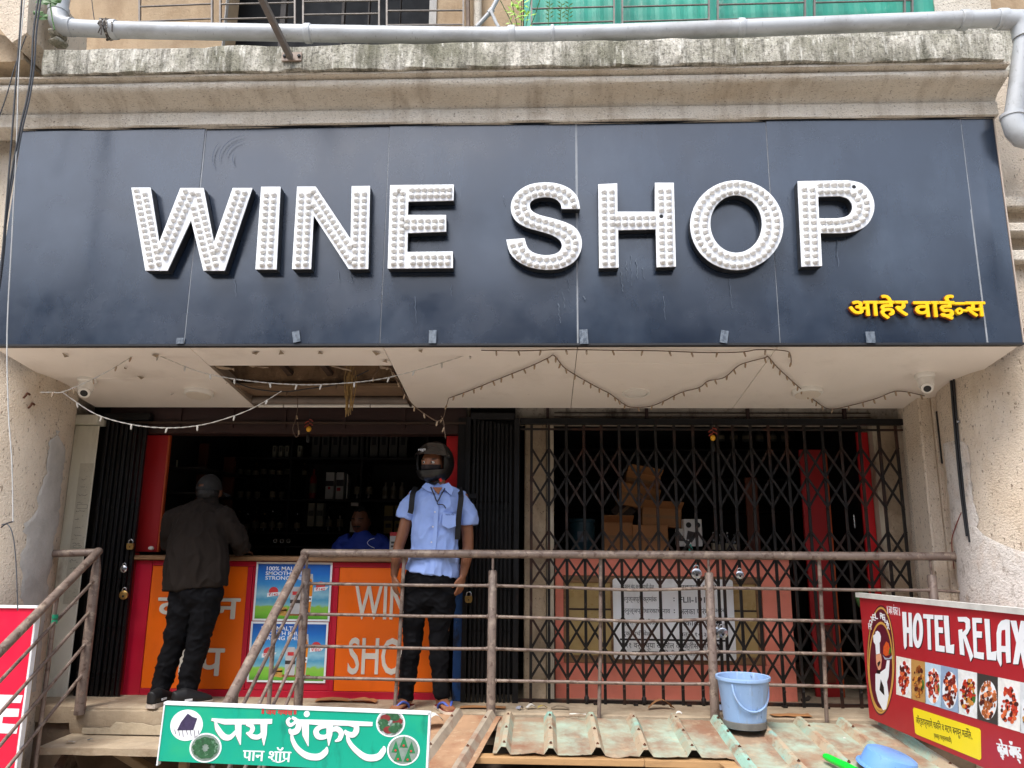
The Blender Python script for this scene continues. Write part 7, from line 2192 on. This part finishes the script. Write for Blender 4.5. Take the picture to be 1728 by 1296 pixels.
# ---- the customer at the counter, seen from behind
YC = -.22
K = lambda x, y, dy=0.0: at(x, y, YC + dy)
cu = thing('person', 'person in dark jacket, cap and black trousers leaning on the counter, back turned', 'person', (-2.42, YC, 0))
JACK = M('jacket_brown', '#231d19', .9, spec=.15, var=.1, scale=6, bump=.2, bscale=110, bumpdist=.003)
mb = MB()
loft(mb, [(K(340, 880, .12), .07, .06), (K(348, 852, .14), .058, .058), (K(352, 838, .15), .058, .06)])
hcen = K(353, 826, .15)
for j in (0,):
    mb.ball(hcen + V(0, 0, -.005), .078, .095, .11, 18, 12)
    mb.ball(hcen + V(-.076, .01, -.02), .012, .022, .034, 10, 8)
    mb.ball(hcen + V(.078, .02, -.02), .012, .022, .034, 10, 8)
loft(mb, [(K(330, 880, .05), .11, .08), (K(330, 950, .0), .12, .09), (K(330, 1000), .12, .09)])
fore = K(408, 935, .30)
loft(mb, [(K(372, 880, .08), .055, .055), (K(402, 915, .10), .042, .042), (K(408, 928, .2), .034, .034), (V(fore.x, .02, .992), .025, .025)])
hand(mb, V(fore.x, .02, .992), V(.35, 1, .0), V(0, 0, -1), V(-1, .2, 0), 1.0, .35)
loft(mb, [(K(292, 880, .08), .055, .055), (K(284, 920, .14), .042, .042), (V(-2.62, -.02, 1.0), .028, .028)])
hand(mb, V(-2.62, -.02, 1.0), V(.3, 1, 0), V(0, 0, -1), V(1, .2, 0), 1.0, .35)
for hip, knee, ank in (((312, 1000), (298, 1070), (270, 1168)), ((352, 1000), (336, 1072), (315, 1168))):
    a, k_, an = K(*hip), K(*knee), K(*ank, -.02)
    loft(mb, [(a, .075, .075), (a.lerp(k_, .5), .066, .07), (k_, .05, .052), (k_.lerp(an, .4), .048, .05), (an, .034, .036), (V(an.x, an.y, .04), .034, .04)])
skin(mb, 'body', SKIN2, cu, .0075, 3)
mb = MB()
loft(mb, [(K(353, 836, .155), .078, .085), (K(351, 843, .15), .076, .08), (K(350, 848, .14), .08, .078), (K(347, 853, .12), .10, .08), (K(342, 862, .10), .165, .095), (K(338, 875, .08), .195, .115), (K(335, 900, .05), .205, .125), (K(332, 935, .02), .212, .13), (K(330, 965, .0), .218, .135), (K(329, 985, .0), .222, .138), (K(329, 993, .0), .222, .138)], seg=28)
loft(mb, [(K(360, 868, .09), .08, .08), (K(380, 874, .07), .078, .08), (K(394, 895, .07), .07, .072), (K(405, 913, .09), .064, .066), (K(410, 922, .14), .056, .056), (V(fore.x + .005, -.06, 1.00), .046, .044)])
loft(mb, [(K(315, 868, .09), .08, .08), (K(297, 876, .08), .074, .08), (K(289, 900, .09), .066, .07), (K(286, 920, .14), .058, .058), (V(-2.63, -.08, 1.01), .046, .044)])
skin(mb, 'jacket', JACK, cu, .0075, 3, .017, (9, 9, 4.5), 4.0)
mb = MB()
loft(mb, [(K(331, 975), .19, .12), (K(331, 1000), .192, .125), (K(332, 1015), .18, .115), (K(331, 1028), .14, .075), (K(330, 1038), .08, .035)], seg=24)
loft(mb, [(K(310, 1000), .098, .11), (K(306, 1035), .088, .10), (K(300, 1065), .076, .086), (K(292, 1095), .070, .078), (K(282, 1125), .068, .074), (K(275, 1150), .064, .072), (K(270, 1166, -.02), .062, .072), (K(269, 1174, -.03), .062, .072)])
loft(mb, [(K(352, 1000), .098, .11), (K(346, 1035), .088, .10), (K(339, 1065), .078, .088), (K(333, 1095), .072, .08), (K(325, 1125), .070, .076), (K(319, 1150), .066, .074), (K(315, 1166, -.02), .064, .074), (K(314, 1174, -.03), .064, .074)])
skin(mb, 'trousers', TROUS, cu, .0075, 10, .012, (9, 9, 13), 1.0)
for k, (x, y, rot) in enumerate(((268, 1176, .15), (315, 1178, .75))):
    c = K(x, y, -.08)
    c.z = 0.0
    d_ = V(math.sin(rot), math.cos(rot), 0)
    s2 = V(d_.y, -d_.x, 0)
    f = Frame(c, d_, -s2)
    out = sp2([(-.09, 0), (-.08, .034), (-.03, .038), (.05, .042), (.11, .046), (.16, .034), (.18, 0), (.16, -.034), (.11, -.046), (.05, -.04), (-.03, -.036), (-.08, -.034), (-.09, 0)], 3)[:-1]
    shoe = MB().prism(out, f, 0, .026).build('shoe', M('shoe_sole', '#b9ada0', .7, var=.12, scale=30, layers=(('#8a4a34', 20, .6, .68, (1, 1, 1), .6),)), cu)
    mb = MB()
    loft(mb, [(c - d_ * .078 + V(0, 0, .026), .03, .02), (c - d_ * .07 + V(0, 0, .06), .036, .05), (c - d_ * .02 + V(0, 0, .06), .042, .06), (c + d_ * .05 + V(0, 0, .05), .042, .045), (c + d_ * .12 + V(0, 0, .04), .04, .03), (c + d_ * .165 + V(0, 0, .034), .028, .016)], ref=s2)
    skin(mb, 'shoe_upper', M('shoe_black', '#0e0e10', .6, var=.1), shoe, .006, 3)
    MB().stroke([(-.03, .046), (.02, .046)], .012, Frame(c + V(0, 0, 0), d_, V(0, 0, 1)), .043, .046).build('shoe_stripe', PRINTW, shoe)
mb = MB().ball(hcen + V(0, -.012, -.022), .081, .090, .075, 20, 12)
skin(mb, 'hair', HAIR, cu, .007, 2, .004, (60, 60, 60), 1.0)
# cap
CAP = M('cap_grey', '#1c1b1b', .85, var=.12, scale=12)
cc = hcen + V(0, 0, .02)
mb = MB()
n1, n2 = 28, 9
for lay, k in ((0, 1.0), (1, .95)):
    for j in range(n2 + 1):
        e = math.pi / 2 * j / n2
        for i in range(n1):
            az = 2 * math.pi * i / n1
            mb.v.append(cc + V(.088 * math.cos(e) * math.cos(az) * k, .105 * math.cos(e) * math.sin(az) * k, (-.03 + .035) * (1 - math.sin(e)) - .03 + .122 * math.sin(e) * k))
m_ = (n2 + 1) * n1
def capcut(j, i):
    az = 360 * (i + .5) / n1
    return j in (0, 1) and 235 < az < 275 and j == 1
for lay in (0, 1):
    for j in range(n2):
        for i in range(n1):
            if capcut(j, i):
                continue
            a = lay * m_ + j * n1
            f = [a + i, a + (i + 1) % n1, a + n1 + (i + 1) % n1, a + n1 + i]
            mb.f.append(f if lay == 0 else f[::-1])
            mb.mi.append(0)
cp_ = mb.build('cap', CAP, cu, smooth=50)
vd = V(.80, .60, 0).normalized()
vsd = V(-vd.y, vd.x, 0)
br = MB()
vs_ = []
for lay in (0, 1):
    for i in range(9):
        t = -1 + 2 * i / 8
        for r_ in (0, 1):
            vs_.append(cc + vd * ((.078 if r_ == 0 else .078 + .075 * math.sqrt(max(0, 1 - t * t * .85))) ) + vsd * t * .075 + V(0, 0, -.026 - .03 * r_ - .012 * t * t - .004 * lay))
fs = []
for lay in (0, 1):
    for i in range(8):
        a = lay * 18 + i * 2
        f = (a, a + 2, a + 3, a + 1)
        fs.append(f[::-1] if lay == 0 else f)
for i in range(8):
    fs.append((i * 2 + 1, i * 2 + 3, 18 + i * 2 + 3, 18 + i * 2 + 1))
br.add(vs_, fs).build('brim', CAP, cp_, smooth=50)

# ---- the seller behind the counter
YS = .85
Q = lambda x, y, dy=0.0: at(x, y, YS + dy)
se = thing('person', 'person in a blue polo shirt sitting behind the counter inside the dark shop', 'person', (-1.5, YS, 0))
mb = MB()
sc0 = Q(609, 880)
def headpt(c, f_, az, e, rx, ry, rz):
    s2 = V(0, 0, 1).cross(f_).normalized()
    d_ = f_ * (math.cos(e) * math.cos(az)) + s2 * (math.cos(e) * math.sin(az)) + V(0, 0, math.sin(e))
    r_ = 1 / math.sqrt((d_.dot(f_) / ry) ** 2 + (d_.dot(s2) / rx) ** 2 + (d_.z / rz) ** 2)
    az = (az + math.pi) % (2 * math.pi) - math.pi
    r_ += .024 * math.exp(-(az / .2) ** 2) * math.exp(-((e + .18) / .22) ** 2) + .006 * math.exp(-((e - .25) / .12) ** 2) * (abs(az) < .9) - .006 * math.exp(-((abs(az) - .4) / .2) ** 2) * math.exp(-((e - .06) / .12) ** 2)
    r_ += .006 * math.exp(-(az / .35) ** 2) * math.exp(-((e + .55) / .1) ** 2) + .008 * math.exp(-(az / .4) ** 2) * math.exp(-((e + .95) / .15) ** 2)
    return c + d_ * r_
sfw = V(-.18, -1, -.05).normalized()
nA, nE = 36, 30
vs_ = [headpt(sc0, sfw, 2 * math.pi * i / nA, math.pi * (j / nE - .5), .073, .092, .112) for j in range(nE + 1) for i in range(nA)]
fs = [(j * nA + i, j * nA + (i + 1) % nA, (j + 1) * nA + (i + 1) % nA, (j + 1) * nA + i) for j in range(nE) for i in range(nA)]
mb.add(vs_, fs)
for s2 in (-1, 1):
    mb.ball(sc0 + V(s2 * .073, .015, -.005), .012, .02, .032, 10, 8)
loft(mb, [(Q(611, 930), .09, .07), (Q(611, 912), .058, .056), (Q(610, 893, .01), .052, .052)])
loft(mb, [(Q(612, 925), .12, .08), (Q(612, 980), .13, .09), (V(-1.5, YS, .5), .14, .11), (V(-1.5, YS, .45), .14, .12)])
for s2, sx in ((-1, 574), (1, 652)):
    a = Q(sx, 925); b = a + V(s2 * .03, -.10, -.22); c = V(-1.5 + s2 * .12, .56, .99)
    loft(mb, [(Q(612 + s2 * 22, 915), .06, .06), (a, .052, .052), (b, .042, .042), (b.lerp(c, .5), .036, .036), (c, .026, .026)])
    hand(mb, c, V(-s2 * .6, -.8, .05), V(0, 0, -1), V(-s2, .3, 0), 1.0, .4)
    loft(mb, [(V(-1.5 + s2 * .09, YS, .47), .085, .085), (V(-1.5 + s2 * .12, YS - .25, .47), .075, .075), (V(-1.5 + s2 * .13, YS - .28, .42), .06, .06), (V(-1.5 + s2 * .13, YS - .26, .06), .045, .05)])
sbody = skin(mb, 'body', SKIN2, se, .006, 2)
mb = MB()
loft(mb, [(Q(611, 899, .01), .06, .06), (Q(611, 905), .085, .07), (Q(612, 911), .15, .085), (Q(612, 922), .195, .105), (Q(612, 945), .195, .12), (Q(611, 990), .19, .125), (V(-1.5, YS, .60), .19, .13), (V(-1.5, YS, .5), .19, .14)], seg=26)
for s2, sx in ((-1, 574), (1, 652)):
    a = Q(sx, 925); b = a + V(s2 * .022, -.06, -.13)
    loft(mb, [(Q(612 + s2 * 20, 913), .07, .075), (Q(612 + s2 * 32, 917), .07, .075), (a, .066, .07), (b, .062, .066)])
skin(mb, 'polo_shirt', M('polo_blue', '#14308a', .75, var=.08, scale=9), se, .007, 3, .005, (10, 10, 6), 3.0)
mb = MB()
for s2 in (-1, 1):
    loft(mb, [(V(-1.5, YS, .50), .14, .13), (V(-1.5 + s2 * .09, YS - .02, .47), .1, .1), (V(-1.5 + s2 * .12, YS - .25, .475), .086, .086), (V(-1.5 + s2 * .13, YS - .29, .40), .07, .07), (V(-1.5 + s2 * .13, YS - .26, .10), .06, .06)])
skin(mb, 'trousers', TROUS, se, .009, 3)
sc1 = sc0 + V(0, .012, .016)
hv = MB()
for j in range(13):
    e = D(-28 + 118 * j / 12)
    for i in range(36):
        az = 2 * math.pi * i / 36
        azz = (az + math.pi) % (2 * math.pi) - math.pi
        ee = max(e, D(40 - 6 * math.cos(azz * 5)) if abs(azz) < 1.1 else (D(5) if abs(azz) < 1.45 else e))
        d_ = headpt(sc1, sfw, az, ee, .081, .096, .110)
        hv.v.append(d_ + (d_ - sc1) * .06 * noise.noise(d_ * 60))
for j in range(12):
    for i in range(36):
        hv.f.append([j * 36 + i, j * 36 + (i + 1) % 36, (j + 1) * 36 + (i + 1) % 36, (j + 1) * 36 + i])
        hv.mi.append(0)
hv.build('hair', HAIR, se, smooth=70)
for s2 in (-1, 1):
    p = [headpt(sc0, sfw, s2 * a, .24 + .03 * math.sin(a * 5), .075, .094, .113) for a in (.16, .32, .5, .68)]
    MB().tube(p, .004, 6, rr=[.003, .005, .0045, .002]).build('eyebrow', HAIR, sbody, smooth=60)
    c = headpt(sc0, sfw, s2 * .40, .07, .066, .084, .104)
    MB().ball(c, .012, .010, .007, 10, 8).build('eye', EYEW, sbody, smooth=60)
    MB().ball(c + sfw * .0085, .005, .005, .005, 8, 6).build('iris', BLACK, sbody, smooth=60)
    p = [headpt(sc0, sfw, s2 * a, -.40 - a * .12, .076, .095, .113) for a in (.02, .15, .3, .42)]
    MB().tube(p, .005, 6, rr=[.005, .007, .006, .002]).build('moustache', HAIR, sbody, smooth=60)
    p = [headpt(sc0, sfw, s2 * a, -.56, .074, .0925, .111) for a in (0, .12, .25)]
    MB().tube(p, .004, 6, rr=[.005, .004, .002]).build('lip', M('lip', '#5a2f28', .5), sbody, smooth=60)
f = wall_frame(YS - .128)
q = [f.px(x, y) for x, y in ((632, 925), (624, 921), (620, 916), (624, 911), (632, 908))]
MB().stroke(sp2(q, 4), .004, f, 0, .002).build('chest_mark', PRINTW, se)
MB().box(-1.66, -1.34, .75, 1.0, .40, .43, .01).build('stool_seat', DKWOOD, tag(place(bpy.data.objects.new('stool', None), (-1.5, .87, 0)), 'dark stool under the seller behind the counter', 'stool'))
stool = bpy.data.objects['stool']
for dx in (-.13, .13):
    for dy in (-.1, .1):
        MB().box(-1.5 + dx - .015, -1.5 + dx + .015, .87 + dy - .015, .87 + dy + .015, 0, .40).build('leg', DKWOOD, stool)

# ------------------------------------------------------------------ unseen building, added to darken the sign's reflection and the shop interior
ob_ = thing('added_building', 'unseen two-storey building added across the street to darken the sign reflection and shop', 'building', (0, -15, -1.6))
OW = M('added_building_wall', '#5f564b', .9, var=.15, scale=.6)
slab('wall', -22, 22, -19, -14, -1.6, 6.7, OW, ob_, .02)
slab('roof_slab', -22.4, 22.4, -19.2, -13.5, 6.72, 6.95, OW, ob_, .02)
for k in range(11):
    for z in (.2, 3.6):
        slab('window', -20 + 3.8 * k, -18.2 + 3.8 * k, -14.02, -13.97, z, z + 1.6, BLACK, ob_, .01)
